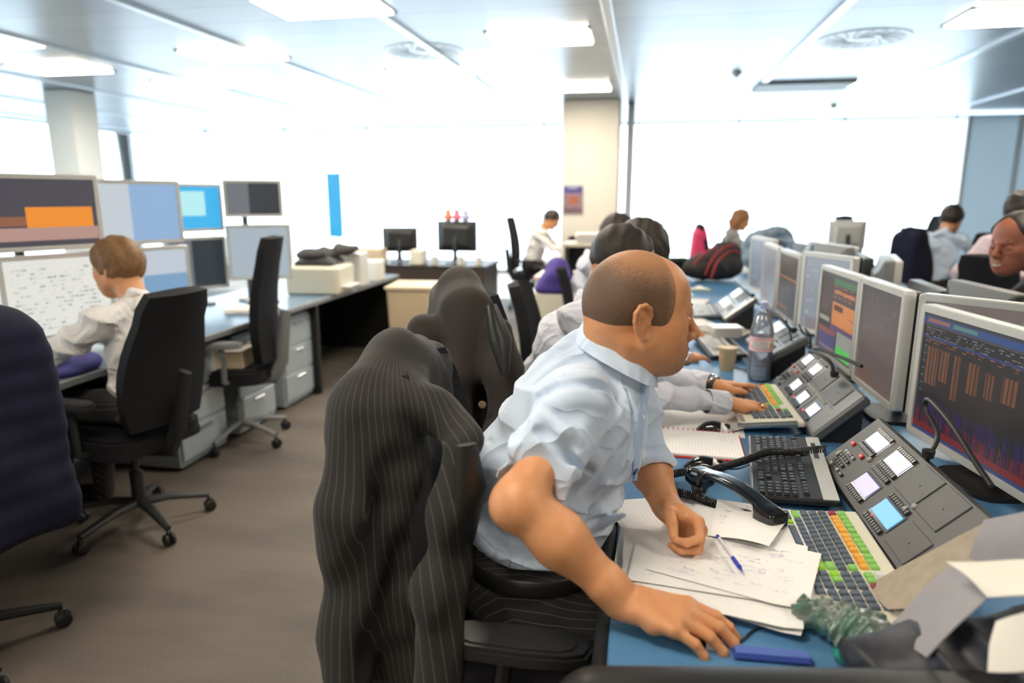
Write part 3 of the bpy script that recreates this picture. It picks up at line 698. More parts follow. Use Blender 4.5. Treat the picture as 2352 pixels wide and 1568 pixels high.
# eyes
EYEM = mat('eye_white', (.8, .78, .74), .15, noise=(80, .2, (.76, .72, .68))); IRIS = mat('iris_grey_blue', (.08, .12, .16), .1, noise=(300, .5, (.12, .16, .2)))
def eyes(Hx, parent, r=.0122):
    for s_ in (-1, 1):
        e = MB().lathe([(0, -r)]+[(r*math.sin(a), -r*math.cos(a)) for a in np.linspace(.25, 2.6, 12)]+[(0, r*1.0)], seg=20, R=np.array([[0, 1, 0], [0, 0, 1], [1, 0, 0]]) @ Hx.R if False else None)
        o = e.build('eye', EYEM, None, smooth=True, angle=0); o.parent = parent; o.matrix_parent_inverse = parent.matrix_world.inverted(); o.location = Hx.p((.0860, s_*.033, .001)); o['label'] = 'eye'
        p = MB().lathe([(0, 0), (.0052, -.0005), (.0056, -.0015)], seg=20, R=np.array([[0, 0, -1], [0, 1, 0], [1, 0, 0]]) @ Hx.R); q = p.build('iris', IRIS, None, smooth=True); q.parent = o; q.location = Hx.p((.0860+r*1.02, s_*.033, .001))-Hx.p((.0860, s_*.033, .001))
eyes(Hd, body)
# buzz-cut hair
def node_buzz():
    m = bpy.data.materials.new('buzz_cut_hair'); m.use_nodes = True; N = m.node_tree.nodes; L = m.node_tree.links; b = N['Principled BSDF']
    tc = N.new('ShaderNodeTexCoord'); sp = N.new('ShaderNodeSeparateXYZ'); L.new(tc.outputs['Object'], sp.inputs[0])
    n = N.new('ShaderNodeTexNoise'); n.inputs['Scale'].default_value = 620; n.inputs['Detail'].default_value = 2; L.new(tc.outputs['Object'], n.inputs['Vector'])
    n2 = N.new('ShaderNodeTexNoise'); n2.inputs['Scale'].default_value = 14; L.new(tc.outputs['Object'], n2.inputs['Vector'])
    # thinner on the crown: distance from the crown point
    ds = N.new('ShaderNodeVectorMath'); ds.operation = 'DISTANCE'; L.new(tc.outputs['Object'], ds.inputs[0]); ds.inputs[1].default_value = tuple(float(q) for q in Hd.p((.005, 0, .155)))
    r = N.new('ShaderNodeMapRange'); L.new(ds.outputs['Value'], r.inputs[0]); r.inputs[1].default_value = .050; r.inputs[2].default_value = .125
    a = N.new('ShaderNodeMath'); a.operation = 'MULTIPLY_ADD'; L.new(n.outputs[0], a.inputs[0]); a.inputs[1].default_value = 1.5; a.inputs[2].default_value = -.75
    a2 = N.new('ShaderNodeMath'); a2.operation = 'ADD'; L.new(a.outputs[0], a2.inputs[0]); L.new(r.outputs[0], a2.inputs[1])
    fd = N.new('ShaderNodeVectorMath'); fd.operation = 'DOT_PRODUCT'; L.new(tc.outputs['Object'], fd.inputs[0]); fd.inputs[1].default_value = tuple(float(q) for q in Hd.R[0]); r2 = N.new('ShaderNodeMapRange'); L.new(fd.outputs['Value'], r2.inputs[0]); f0 = float(Hd.O @ Hd.R[0]); r2.inputs[1].default_value = f0+.058; r2.inputs[2].default_value = f0+.030; r2.inputs[3].default_value = .62; r2.inputs[4].default_value = 0
    s2 = N.new('ShaderNodeMath'); s2.operation = 'SUBTRACT'; L.new(a2.outputs[0], s2.inputs[0]); L.new(r2.outputs[0], s2.inputs[1]); cl = N.new('ShaderNodeClamp'); L.new(s2.outputs[0], cl.inputs[0]); cl.inputs[1].default_value = .12; cl.inputs[2].default_value = .93
    h = N.new('ShaderNodeMix'); h.data_type = 'RGBA'; L.new(n2.outputs[0], h.inputs[0]); h.inputs[6].default_value = (.045, .026, .016, 1); h.inputs[7].default_value = (.11, .065, .035, 1)
    mx = N.new('ShaderNodeMix'); mx.data_type = 'RGBA'; L.new(cl.outputs[0], mx.inputs[0]); mx.inputs[6].default_value = (.52, .25, .125, 1); L.new(h.outputs[2], mx.inputs[7]); L.new(mx.outputs[2], b.inputs['Base Color'])
    b.inputs['Roughness'].default_value = .6; bp = N.new('ShaderNodeBump'); bp.inputs['Strength'].default_value = .5; bp.inputs['Distance'].default_value = .001; L.new(n.outputs[0], bp.inputs['Height']); L.new(bp.outputs[0], b.inputs['Normal']); return m
vb = Vol((-.15, 1.28, 1.10), (.13, 1.56, 1.40), .002); hair_sdf(vb, Hd, 'buzz', .0012); hair_mask(vb, Hd, BUZZ)
hr = vobj('hair', vb, node_buzz(), man, 1); hr['label'] = 'short brown buzz-cut hair'
eb = MB()
for s_ in (-1, 1): eb.tube([Hd.p((.099, s_*.014, .028)), Hd.p((.099, s_*.030, .033)), Hd.p((.086, s_*.047, .028))], [.003, .0035, .002], 6, flat=1)
eb.build('eyebrow', mat('brow_hair', (.10, .055, .03), .7, noise=(300, .5, (.2, .11, .06))), body, smooth=True)
for o in [c for c in body.children if c.name.startswith(('fingernail', 'eyebrow'))]:
    o.matrix_parent_inverse = Matrix.Identity(4)
# body mesh is in world coordinates with an inverse parent matrix, so its children are in world coordinates too
# shirt
vs = Vol((-.42, 1.13, .655), (.15, 1.80, 1.20), .0032)
m1 = R_S*.45+R_E*.55+[-.0, 0, .0]; cu = R_S*.16+R_E*.84
vs.cap(R_S, m1, .070, .070, .03); vs.cap(m1, cu, .070, .066, .02)
ax = (R_E-R_S)/np.linalg.norm(R_E-R_S)
for q, r in ((.70, .070), (.82, .069), (.93, .067)):      # the rolled cuff: overlapping turns
    c = R_S*(1-q)+R_E*q; vs.cap(c-ax*.012, c+ax*.012+[.004, 0, -.004], r, r-.003, .006)
vs.cap(R_S*.36+R_E*.64+[.05, -.02, .02], R_S*.2+R_E*.8+[.064, .0, -.035], .014, .010, .012)   # loose flap
m2 = L_S*.5+L_E*.5; vs.cap(L_S, m2, .066, .064, .03); vs.cap(m2, L_E*.85+L_S*.15, .064, .060, .02)
vs.cap(L_E*.9+L_S*.1, L_E*.72+L_W*.28, .058, .060, .012)
LU = np.linalg.norm(R_E-R_S); _u = np.cross([0, 0, 1.], ax); _u /= np.linalg.norm(_u); RB = np.array([_u, ax, np.cross(_u, ax)])
vs.box(R_S+ax*(LU*1.0+.06), (.12, .06, .12), .004, .004, RB, 'sub'); vs.cap(R_S+ax*LU*.93, R_S+ax*LU*1.2, .053, .062, .004, 'sub')
vs.cap(L_E*.66+L_W*.34, L_W, .052, .06, .003, 'sub')
vs.ell((-.135, 1.43, 1.00), (.135, .195, .155), .05)
vs.ell((-.185, 1.43, .885), (.168, .190, .15), .06).ell((-.205, 1.43, .78), (.165, .178, .145), .06)
vs.cap((-.13, 1.30, 1.055), (-.09, 1.43, 1.095), .058, .062, .04).cap((-.09, 1.43, 1.095), (-.05, 1.56, 1.045), .062, .058, .04)
vs.cap((-.20, 1.33, 1.02), (-.16, 1.55, 1.02), .055, .055, .05)
vs.ell((-.03, 1.40, .99), (.055, .13, .10), .05)
vs.cap((-.10, 1.435, 1.08), (-.060, 1.430, 1.145), .078, .070, .03).cap((-.06, 1.43, 1.06), (-.03, 1.43, 1.11), .07, .062, .03)
vs.plane((0, 0, .672), (0, 0, -1), .02)
def seg(a, b, r, rb=None, k=.012): vs.cap(PD(*a), PD(*b), r, rb if rb else r*.5, k)
# drape lines across the back, under the arm and on the sleeve
F1 = wrinkle([((.3, .2, 1), 62, .3, 1.0), ((.8, 0, -.7), 48, 1.9, .8)], .0075)
F2 = wrinkle([((1, .2, .8), 74, .9, 1.2), ((.2, 1, -.6), 55, 2.4, .8)], .0085)
def folds(X, Y, Z):
    m = np.clip((.93-Z)/.12, 0, 1); m2_ = np.clip((1.16-Y-Z*.0)/.1+.9, 0, 1); up = np.clip((Z-1.06)/.06, 0, 1)
    return F1(X, Y, Z)*(.55+.45*m)*(1-.6*up)+F2(X, Y, Z)*m2_*.45*(1-.5*up)
vs.warp(folds)
def surf(v, px, py, off=0.0, d0=.95, d1=1.9):
    for d in np.arange(d0, d1, .003):
        p = PD(px, py, d); i = np.round((p-v.lo)/v.h).astype(int)
        if (i >= 0).all() and (i < v.n).all() and v.D[tuple(i)] < 0: return PD(px, py, d-off)
    return PD(px, py, 1.35)
def crease(pts, r=.008, op='add', k=.014, off=0.0):
    P = spline([surf(vs, x, y, off) for x, y in pts], 14); n = len(P)
    vs.chain(P, [max(.0015, r*math.sin(math.pi*(i+.6)/n)) for i in range(n)], k, op)
crease([(1195, 985), (1225, 925), (1275, 890), (1340, 882), (1400, 895), (1440, 930)], .009, 'sub', .012)
crease([(1215, 1000), (1255, 940), (1320, 915), (1390, 930)], .010, 'add', .02)
crease([(1250, 950), (1310, 1000), (1370, 1060), (1390, 1110)], .010, 'add', .018); crease([(1235, 985), (1290, 1035), (1340, 1085)], .008, 'sub', .014)
crease([(1170, 1065), (1230, 1050), (1300, 1085)], .007, 'add', .012)
crease([(1120, 1010), (1160, 1060), (1180, 1090)], .007, 'sub', .014); crease([(1085, 1130), (1120, 1190), (1180, 1240)], .008, 'sub', .016); crease([(1065, 1180), (1100, 1245), (1170, 1290), (1240, 1300)], .008, 'add', .016)
crease([(1060, 1240), (1090, 1290), (1150, 1325)], .007, 'sub', .014); crease([(1300, 1190), (1370, 1170), (1440, 1150)], .007, 'sub', .014); crease([(1310, 1215), (1380, 1200), (1440, 1180)], .007, 'add', .014); crease([(1340, 1130), (1400, 1080), (1440, 1010)], .008, 'sub', .016)
crease([(1210, 870), (1290, 800), (1340, 760)], .008, 'add', .02); crease([(1230, 880), (1310, 830), (1370, 810)], .006, 'sub', .016); crease([(1440, 900), (1455, 960), (1450, 1040), (1420, 1110)], .006, 'sub', .010)
shirt = vobj('shirt', vs, [SHIRT], man, 2)
# collar
g1 = []; NA = 44
cc = np.array([-.046, 1.428])
for i in range(NA+1):
    a = math.radians(-168+336*i/NA); back = (1-math.cos(a))/2     # a=0 at the back
    ca, sa = -math.cos(a), math.sin(a); f = (1-math.cos(a))/2
    up_ = np.array([cc[0]+ca*.066, cc[1]+sa*.063, 1.205-.052*f]); rim = np.array([cc[0]+ca*.064, cc[1]+sa*.061, 1.218-.055*f])
    sp = .022+.006*f; dn = .034+.040*f**2
    lo_ = np.array([cc[0]+ca*(.066+sp), cc[1]+sa*(.063+sp*1.3), 1.205-.052*f-dn]); inn = np.array([cc[0]+ca*.062, cc[1]+sa*.059, 1.165-.055*f])
    g1.append([inn, rim+(inn-rim)*.12, rim, rim*.6+up_*.4+[ca*.004, sa*.004, .001], up_*.5+lo_*.5+[ca*.004, sa*.004, .004], lo_])
col_ = MB().sheet(np.array(g1), .0025); cl = col_.build('collar', SHIRT, None, smooth=True, angle=60); cl.parent = shirt; cl.matrix_parent_inverse = Matrix.Identity(4)
pl = []
for y in range(880, 1110, 14):
    u = (y-880)/320; xr_ = 1492-42*u; xl_ = xr_-(20-12*u); pl.append([surf(vs, x, y, .0035) for x in (xl_, xl_*.5+xr_*.5, xr_)])
MB().sheet(np.array(pl)[:, ::-1], .0015).build('placket', SHIRTIN, shirt, smooth=True)
for (bx, by) in ((1484, 874), (1476, 958), (1468, 1040)):
    MB().lathe([(0, .002), (.0045, .002), (.0052, .0008), (.0052, 0)], c=surf(vs, bx, by, .007), R=np.array([[.97, .25, 0], [0, 0, 1], [.25, -.97, 0]]), seg=16).build('button', mat('shirt_button', (.75, .76, .74), .3, noise=(50, .3, (.7, .7, .68))), shirt, smooth=True)
for o in shirt.children: o.matrix_parent_inverse = Matrix.Identity(4)
# trousers and belt
vp = Vol((-.46, 1.16, .36), (.36, 1.72, .76), .005)
vp.ell((-.22, 1.43, .60), (.165, .185, .12), .04).cap((-.18, 1.34, .565), (.22, 1.25, .56), .092, .075, .04).cap((-.18, 1.52, .565), (.24, 1.60, .56), .092, .075, .04).ell((-.22, 1.43, .66), (.155, .172, .05), .03)
vp.cap((.22, 1.25, .56), (.26, 1.25, .38), .075, .06, .03).cap((.24, 1.60, .56), (.28, 1.60, .38), .075, .06, .03)
vp.warp(wrinkle([((.8, .4, .6), 60, .5, 1.0)], .003)); tr = vobj('trousers', vp, TROU, man, 2); tr['label'] = 'dark pinstripe trousers'
lg = Vol((.14, 1.14, .0), (.52, 1.72, .44), .007)
for y in (1.25, 1.60): lg.cap((.26, y, .40), (.27, y, .09), .066, .05, .02); lg.cap((.25, y, .045), (.42, y, .035), .042, .036, .02)
lg.plane((0, 0, .003), (0, 0, -1), 0); vobj('lower_leg', lg, TROU, man, 1)
a = np.linspace(0, 2*math.pi, 49); belt = np.array([[(-.212+.166*math.cos(t)*s_, 1.43+.182*math.sin(t)*s_, z) for (s_, z) in ((1.0, .660), (1.018, .664), (1.018, .694), (1.0, .698))] for t in a])
b_ = MB().sheet(belt, .002).build('belt', LEATH, man, smooth=True); b_.matrix_parent_inverse = man.matrix_world.inverted()
# ---- simpler figures, same construction ---------------------------------------------
HAIRD = mat('dark_brown_hair', (.020, .013, .010), .55, noise=(180, .6, (.045, .030, .022)), bump=(260, .5, .0015))
HAIRG = mat('ginger_hair', (.36, .16, .055), .6, noise=(90, .6, (.25, .10, .035)), bump=(200, .5, .002))
HAIRBL = mat('sandy_brown_hair', (.24, .12, .045), .6, noise=(50, .6, (.13, .065, .025)), bump=(200, .5, .002))
def figure(label, root, hd, neck, sh, el, wr, pelvis, knees, feet, top, hairm, skin=None, hair=FULL, sleeves='long', vox=.006, hands=None, leg=None, hairextra=None, bulk=1.0, detail=False, grow=.008, parts=True, collar=True):
    skin = skin or SKIN; leg = leg or TROU
    t = thing('person', label, 'person', root)
    H = Head(*hd); A = lambda p: np.array(p, float)
    sR, sL = map(A, sh); eR, eL = map(A, el); wR, wL = map(A, wr); nk = A(neck); pv = A(pelvis)
    hv = .0035 if vox <= .006 else vox*.7
    v1 = Vol(H.O-.17, H.O+[.17, .17, .20], hv); head_sdf(v1, H, True, detail)
    v1.cap(nk, H.p((-.03, 0, -.03)), .058, .058, .03)
    vols = [v1]; hm = (sR+sL)/2
    for i, (S_, E_, W_) in enumerate(((sR, eR, wR), (sL, eL, wL))):
        pts = np.array([S_, E_, W_]); v = Vol(pts.min(0)-.17, pts.max(0)+.17, .0025 if hands and hands[i] and vox <= .006 else vox)
        v.cap(S_, E_, .038, .030, .02).cap(E_, E_*.5+W_*.5, .030, .026, .02).cap(E_*.5+W_*.5, E_*.12+W_*.88, .026, .024, .02).cap(E_*.12+W_*.88, W_, .024, .025, .01)
        if hands and hands[i]:
            X, Z, side, fg, th = hands[i]; hand_sdf(v, W_, X, Z, side, fg, th, 1.03)
        else: v.chain([W_, W_+(W_-E_)*.25, W_+(W_-E_)*.55+[0, 0, -.02]], [.03, .034, .016], .01)
        vols.append(v)
    body = vobj('body', vols, skin, t, 1)
    vh_ = Vol(H.O-.19, H.O+[.19, .19, .22], hv); hair_sdf(vh_, H, 'full', grow); hair_mask(vh_, H, hair)
    if hairextra: hairextra(vh_, H)
    vh_.warp(lambda X, Y, Z: .0022*np.sin(95*X+40*Y+3*np.sin(30*Z))+.0018*np.sin(120*Y-60*Z)); vobj('hair', vh_, hairm, t, 1)
    lo = np.minimum.reduce([sR, sL, eR, eL, wR, wL, pv, nk])-.22; hi = np.maximum.reduce([sR, sL, eR, eL, wR, wL, pv, nk])+.22
    v = Vol(lo, hi, vox); b = bulk
    for S_, E_, W_ in ((sR, eR, wR), (sL, eL, wL)):
        if sleeves == 'long':
            v.cap(S_, E_, .068*b, .054*b, .03).cap(E_, E_*.35+W_*.65, .054*b, .044*b, .02).cap(E_*.35+W_*.65, E_*.06+W_*.94, .042, .038, .008)
            v.cap(E_*.10+W_*.90, W_+(W_-E_)*.05, .030, .034, .003, 'sub')
        else: v.cap(S_, S_*.15+E_*.85, .068*b, .062*b, .03).cap(E_, E_+(E_-S_)*.2, .05, .06, .003, 'sub')
    ch = hm*.62+pv*.38; ml = hm*.3+pv*.7; u = (sL-sR)/np.linalg.norm(sL-sR); w = np.cross(u, [0, 0, 1.]); w /= np.linalg.norm(w); R = np.array([w, u, np.cross(w, u)])
    v.ell(ch, (.125*b, .185*b, .19), .05, R).ell(ml, (.135*b, .17*b, .17), .05, R).ell(pv+[0, 0, .06], (.14*b, .17*b, .12), .05, R)
    v.cap(sR, nk-[0, 0, .045], .062*b, .064, .04).cap(sL, nk-[0, 0, .045], .062*b, .064, .04).cap(nk-[0, 0, .05], nk+[0, 0, .012], .066, .060, .02)
    v.warp(wrinkle([((.3, .2, 1), 52, .3, 1.0), ((.8, .5, -.7), 44, 1.9, .9)], .0060 if vox < .008 else .009)); sh_ = vobj('shirt', v, top, t, 2)
    if collar:
        g = []
        for i in range(33):
            a = math.radians(-165+330*i/32); f = (1-math.cos(a))/2; c = nk+np.array([0, 0, .035]); fd = np.array([H.R[0][0], H.R[0][1]]); fd /= np.linalg.norm(fd)+1e-9; ld = np.array([-fd[1], fd[0]])
            d2 = -math.cos(a)*fd+math.sin(a)*ld; g.append([[*(c[:2]+d2*.066), c[2]-.035-.05*f], [*(c[:2]+d2*.068), c[2]-.05*f], [*(c[:2]+d2*.082), c[2]-.004-.05*f], [*(c[:2]+d2*.098), c[2]-.045-.06*f]])
        c_ = MB().sheet(np.array(g), .003).build('collar', top, sh_, smooth=True, angle=60)
    if knees is not None:
        k1, k2 = map(A, knees); f1, f2 = map(A, feet); al = np.array([k1, k2, f1, f2, pv])
        v = Vol(al.min(0)-.22, al.max(0)+.2, max(vox, .008)); v.ell(pv, (.15, .17, .11), .04, R)
        for k_, f_, sg in ((k1, f1, -1), (k2, f2, 1)):
            h_ = pv+u*sg*.09; v.cap(h_, k_, .088, .066, .04).cap(k_, f_, .066, .045, .03); d = (k_-h_); d[2] = 0; d /= np.linalg.norm(d)+1e-9; v.cap(f_-[0, 0, .035], f_+d*.15-[0, 0, .045], .042, .032, .02)
        vobj('trousers', v, leg, t, 2)
    return t, H
FL = [(6, 10, 8, 5), (6, 12, 8, 1), (8, 12, 8, -4), (10, 14, 8, -9)]
TH = [(.018, .026, -.010), (.045, .050, -.014), (.072, .064, -.016), (.094, .070, -.020)]
# second in the row: striped shirt, both hands over the colour-keyed keyboard
W2R, W2L = PZ(1668, 925, .795), PZ(1632, 882, .815)
x2R = PZ(1790, 938, .765)-W2R; x2L = PZ(1735, 888, .78)-W2L
p2, H2 = figure('person with dark cropped hair in a striped white shirt, typing, second in the row', (-.42, 2.45, 0), ((-.075, 2.47, 1.235), math.radians(12), math.radians(28), 0, .98),
    (-.14, 2.46, 1.11), [(-.20, 2.27, 1.06), (-.14, 2.66, 1.06)], [PD(1440, 905, 2.18), PD(1470, 850, 2.62)], [W2R, W2L], (-.42, 2.46, .58), [(.05, 2.33, .56), (.05, 2.62, .56)], [(.12, 2.30, .08), (.12, 2.66, .08)],
    SHIRTW, HAIRD, SKIN, FULL, vox=.005, hands=[(x2R, (-.1, 0, 1), 1, FL, TH), (x2L, (-.1, .15, 1), -1, [(-4, 8, 8, 8), (10, 20, 10, 2), (14, 22, 12, -4), (20, 25, 12, -9)], TH)], grow=.007)
sh2 = [c for c in p2.children if c.name.startswith('shirt')][0]
for W_, E_, nm in ((W2R, PD(1440, 905, 2.18), 1), (W2L, PD(1470, 850, 2.62), 0)):
    d = (W_-E_)/np.linalg.norm(W_-E_); Rm = rotm(d); a = np.linspace(0, 2*math.pi, 33)
    g = np.array([[W_+d*x+(Rm[1]*math.cos(t)+Rm[2]*math.sin(t))*r for x, r in ((-.075, .0405), (-.07, .0415), (-.004, .0400), (0, .0385), (-.006, .036))] for t in a])
    c = MB().sheet(g, .0018).build('cuff', SHIRTW, None, smooth=True, angle=60); c.parent = sh2; c.matrix_parent_inverse = Matrix.Identity(4)
for o in sh2.children: o.matrix_parent_inverse = Matrix.Identity(4)
def strap_ring(name, label, cat, C0, ax, r, w, th, m, face=None):
    t = thing(name, label, cat, C0); Rm = rotm(ax); a = np.linspace(0, 2*math.pi, 33)
    g = np.array([[(Rm[0]*x+(Rm[1]*math.cos(q)*1.12+Rm[2]*math.sin(q)*.88)*(r+o)) for x, o in ((-w/2, 0), (-w/2, th), (w/2, th), (w/2, 0))] for q in a])
    MB().sheet(g, .0004).build('strap' if face else 'band', m, t, smooth=True, angle=50)
    if face:
        n, fr, fm, cm = face; n = np.array(n, float)/np.linalg.norm(n); u = np.cross(n, [1, 0, 0.]); u /= np.linalg.norm(u); R = np.array([u, np.cross(n, u), n])
        MB().lathe([(fr, 0), (fr, .005), (fr*.9, .007), (fr*.82, .0065), (0, .0065)], c=n*(r*.95), R=R, seg=28).build('watch_case', cm, t, smooth=True)
        MB().lathe([(fr*.8, .0068), (0, .0072)], c=n*(r*.95), R=R, seg=28).build('dial', fm, t, smooth=True)
    return t
dw = (W2L-PD(1470, 850, 2.62)); dw /= np.linalg.norm(dw)
strap_ring('wristwatch', 'black strap wristwatch on the left wrist of the second person in the row', 'watch', W2L+dw*.012, dw, .030, .022, .004, LEATH, ((-.3, -.2, 1), .018, CHR, CHR))
xr2 = x2R/np.linalg.norm(x2R); yr2 = np.cross([-.1, 0, 1], xr2)
strap_ring('finger_ring', 'thin gold ring on the hand over the colour keys', 'ring', W2R+xr2*.118+yr2*(-.017)+np.array([0, 0, .0035]), xr2, .0103, .005, .0014, mat('gold', (.85, .55, .16), .2, 1, noise=(60, .3, (.8, .5, .14))))
# third in the row: leaning far forward, dark hair, hand with a steel watch
W3R, W3L = PZ(1573, 822, .80), PZ(1560, 745, .80)
figure('person with thick dark hair bent low over the desk, third in the near row', (-.32, 3.40, 0), ((-.020, 3.36, 1.215), math.radians(-5), math.radians(52), math.radians(-8), 1.06),
    (-.13, 3.40, 1.10), [(-.16, 3.20, 1.03), (-.12, 3.60, 1.03)], [(-.02, 3.14, .86), (-.0, 3.68, .86)], [W3R, W3L], (-.32, 3.42, .58), [(.05, 3.30, .56), (.05, 3.58, .56)], [(.12, 3.28, .08), (.12, 3.60, .08)],
    SHIRTB, HAIRD, SKIN, FULL+[('e', (.03, 0, .07), (.10, .2, .075))], vox=.006, hands=[(PZ(1650, 808, .768)-W3R, (-.1, 0, 1), 1, FL, TH), (PZ(1605, 765, .77)-W3L, (-.1, 0, 1), -1, FL, TH)], grow=.016)
d3 = W3R-np.array((-.02, 3.14, .86)); d3 /= np.linalg.norm(d3)
strap_ring('wristwatch', 'silver wristwatch with a pale round dial on the wrist behind the paper cup', 'watch', W3R+d3*.01, d3, .030, .02, .003, CHR, ((-.35, -.8, .55), .021, mat('pale_dial', (.85, .85, .8), .2, noise=(100, .2, (.8, .8, .76))), CHR))
figure('person seated farthest in the near row, only a dark-haired crown showing', (-.36, 4.55, 0), ((-.16, 4.50, 1.22), math.radians(0), math.radians(25), 0, 1.0),
    (-.28, 4.50, 1.10), [(-.32, 4.30, 1.04), (-.30, 4.70, 1.04)], [(-.1, 4.26, .84), (-.1, 4.76, .84)], [(.14, 4.35, .79), (.14, 4.65, .79)], (-.38, 4.5, .58), [(.0, 4.4, .56), (.0, 4.6, .56)], [(.1, 4.4, .08), (.1, 4.65, .08)],
    SHIRTW, HAIRD, SKIN, FULL, vox=.009, grow=.010)
# blurred man on the left, facing the stacked screens
figure('person with sandy hair in a white shirt, seated at the left desk row', (-2.12, 2.58, 0), ((-2.26, 2.63, 1.155), math.radians(172), math.radians(8), 0, 1.0),
    (-2.17, 2.60, 1.02), [(-2.20, 2.80, .96), (-2.18, 2.41, .96)], [(-2.40, 2.86, .78), (-2.42, 2.32, .80)], [(-2.64, 2.84, .79), (-2.66, 2.40, .79)], (-2.10, 2.58, .58), [(-2.52, 2.70, .56), (-2.52, 2.48, .56)], [(-2.56, 2.72, .08), (-2.56, 2.46, .08)],
    SHIRTB, HAIRBL, SKIN, FULL, vox=.009, grow=.012, bulk=1.05)
# woman far off
def longhair(v, H):
    v.chain([H.p((-.02, -.07, .03)), H.p((-.045, -.075, -.06)), H.p((-.06, -.06, -.13))], [.035, .035, .02], .02); v.chain([H.p((-.02, .07, .03)), H.p((-.045, .075, -.06)), H.p((-.06, .06, -.13))], [.035, .035, .02], .02); v.chain([H.p((-.07, 0, .03)), H.p((-.09, 0, -.06)), H.p((-.08, 0, -.13))], [.05, .045, .02], .02)
GCARD = mat('grey_flecked_knit', (.45, .45, .42), .9, noise=(60, .8, (.25, .25, .24)), bump=(80, .5, .004))
figure('person with ginger hair in a grey flecked cardigan, seated far off before the windows', (1.15, 9.3, 0), ((1.24, 9.35, 1.165), math.radians(0), math.radians(22), 0, 1.0),
    (1.16, 9.35, 1.03), [(1.14, 9.18, .98), (1.14, 9.54, .98)], [(1.32, 9.12, .80), (1.30, 9.60, .80)], [(1.56, 9.20, .78), (1.56, 9.50, .78)], (1.06, 9.35, .57), [(1.48, 9.26, .56), (1.48, 9.44, .56)], [(1.52, 9.26, .08), (1.52, 9.44, .08)],
    GCARD, HAIRG, SKIN, FULL, vox=.010, grow=.016, hairextra=longhair, bulk=.9)
figure('person in a white top seated by the windows left of the cream column', (-1.36, 9.0, 0), ((-1.17, 8.95, 1.17), math.radians(5), math.radians(35), 0, .95),
    (-1.28, 8.95, 1.05), [(-1.33, 8.78, 1.0), (-1.33, 9.14, 1.0)], [(-1.14, 8.74, .82), (-1.14, 9.2, .82)], [(-.92, 8.80, .78), (-.92, 9.1, .78)], (-1.42, 8.95, .57), [(-1.0, 8.86, .56), (-1.0, 9.04, .56)], [(-.95, 8.86, .08), (-.95, 9.06, .08)],
    SHIRTB, HAIRD, SKIN, FULL, vox=.010, grow=.010, bulk=.92)
figure('person with dark curly hair and pale blue shirt, back turned, seated far right', (3.0, 7.75, 0), ((3.10, 7.80, 1.235), math.radians(48), math.radians(20), 0, 1.05),
    (3.03, 7.74, 1.10), [(3.14, 7.60, 1.04), (2.88, 7.90, 1.04)], [(3.32, 7.62, .86), (2.98, 8.06, .86)], [(3.50, 7.76, .80), (3.2, 8.16, .80)], (2.94, 7.70, .60), [(3.3, 7.9, .56), (3.1, 8.05, .56)], [(3.36, 8.0, .08), (3.16, 8.12, .08)],
    SHIRT, HAIRD, SKIN, FULL, vox=.010, grow=.016)
PINK = mat('pale_pink_cotton', (.70, .56, .60), .8, noise=(9, .3, (.64, .50, .54)), bump=(30, .3, .005))
figure('person with dark hair in a pale pink shirt, behind the smiling person', (2.32, 4.75, 0), ((2.40, 5.00, 1.36), math.radians(35), math.radians(18), 0, 1.05),
    (2.40, 4.82, 1.22), [(2.44, 4.60, 1.16), (2.20, 4.92, 1.16)], [(2.30, 4.36, .98), (2.05, 4.90, .98)], [(2.52, 4.30, .86), (2.2, 4.72, .84)], (2.30, 4.80, .62), [(2.62, 4.95, .56), (2.45, 5.1, .56)], [(2.66, 5.0, .08), (2.5, 5.15, .08)],
    PINK, HAIRD, SKIN, FULL, vox=.009, grow=.013)
ps, Hs = figure('smiling person with cropped dark hair looking over the monitors at the right edge', (2.0, 3.42, 0), ((1.68, 3.50, 1.25), math.radians(208), math.radians(4), 0, 1.10),
    (1.82, 3.44, 1.12), [(1.86, 3.64, 1.05), (1.92, 3.24, 1.05)], [(1.70, 3.72, .86), (1.80, 3.10, .86)], [(1.50, 3.62, .79), (1.56, 3.2, .79)], (1.98, 3.44, .60), [(1.6, 3.55, .56), (1.6, 3.33, .56)], [(1.55, 3.55, .08), (1.55, 3.33, .08)],
    mat('black_shirt_cloth', (.015, .014, .016), .8, noise=(9, .3, (.02, .02, .022))), HAIRD, mat('flushed_skin', (.36, .12, .065), .5, noise=(30, .5, (.30, .09, .05)), sss=.1), FULL, vox=.007, grow=.007, detail=True)
bs = [c for c in ps.children if c.name.startswith('body')][0]; eyes(Hs, bs, .0118)
b = MB()
for s_ in (-1, 1): b.tube([Hs.p((.099, s_*.014, .027)), Hs.p((.100, s_*.030, .031)), Hs.p((.088, s_*.047, .027))], [.003, .004, .002], 6)
b = b.build('eyebrow', HAIRD, None, smooth=True); b.parent = bs
b = MB().tube(spline([Hs.p((.097, -.022, -.064)), Hs.p((.109, -.010, -.070)), Hs.p((.1115, 0, -.071)), Hs.p((.109, .010, -.070)), Hs.p((.097, .022, -.064))], 14), [.001]+[.0036]*12+[.001], 8).build('teeth', mat('tooth_white', (.72, .70, .64), .3, noise=(200, .2, (.68, .66, .6))), None, smooth=True); b.parent = bs
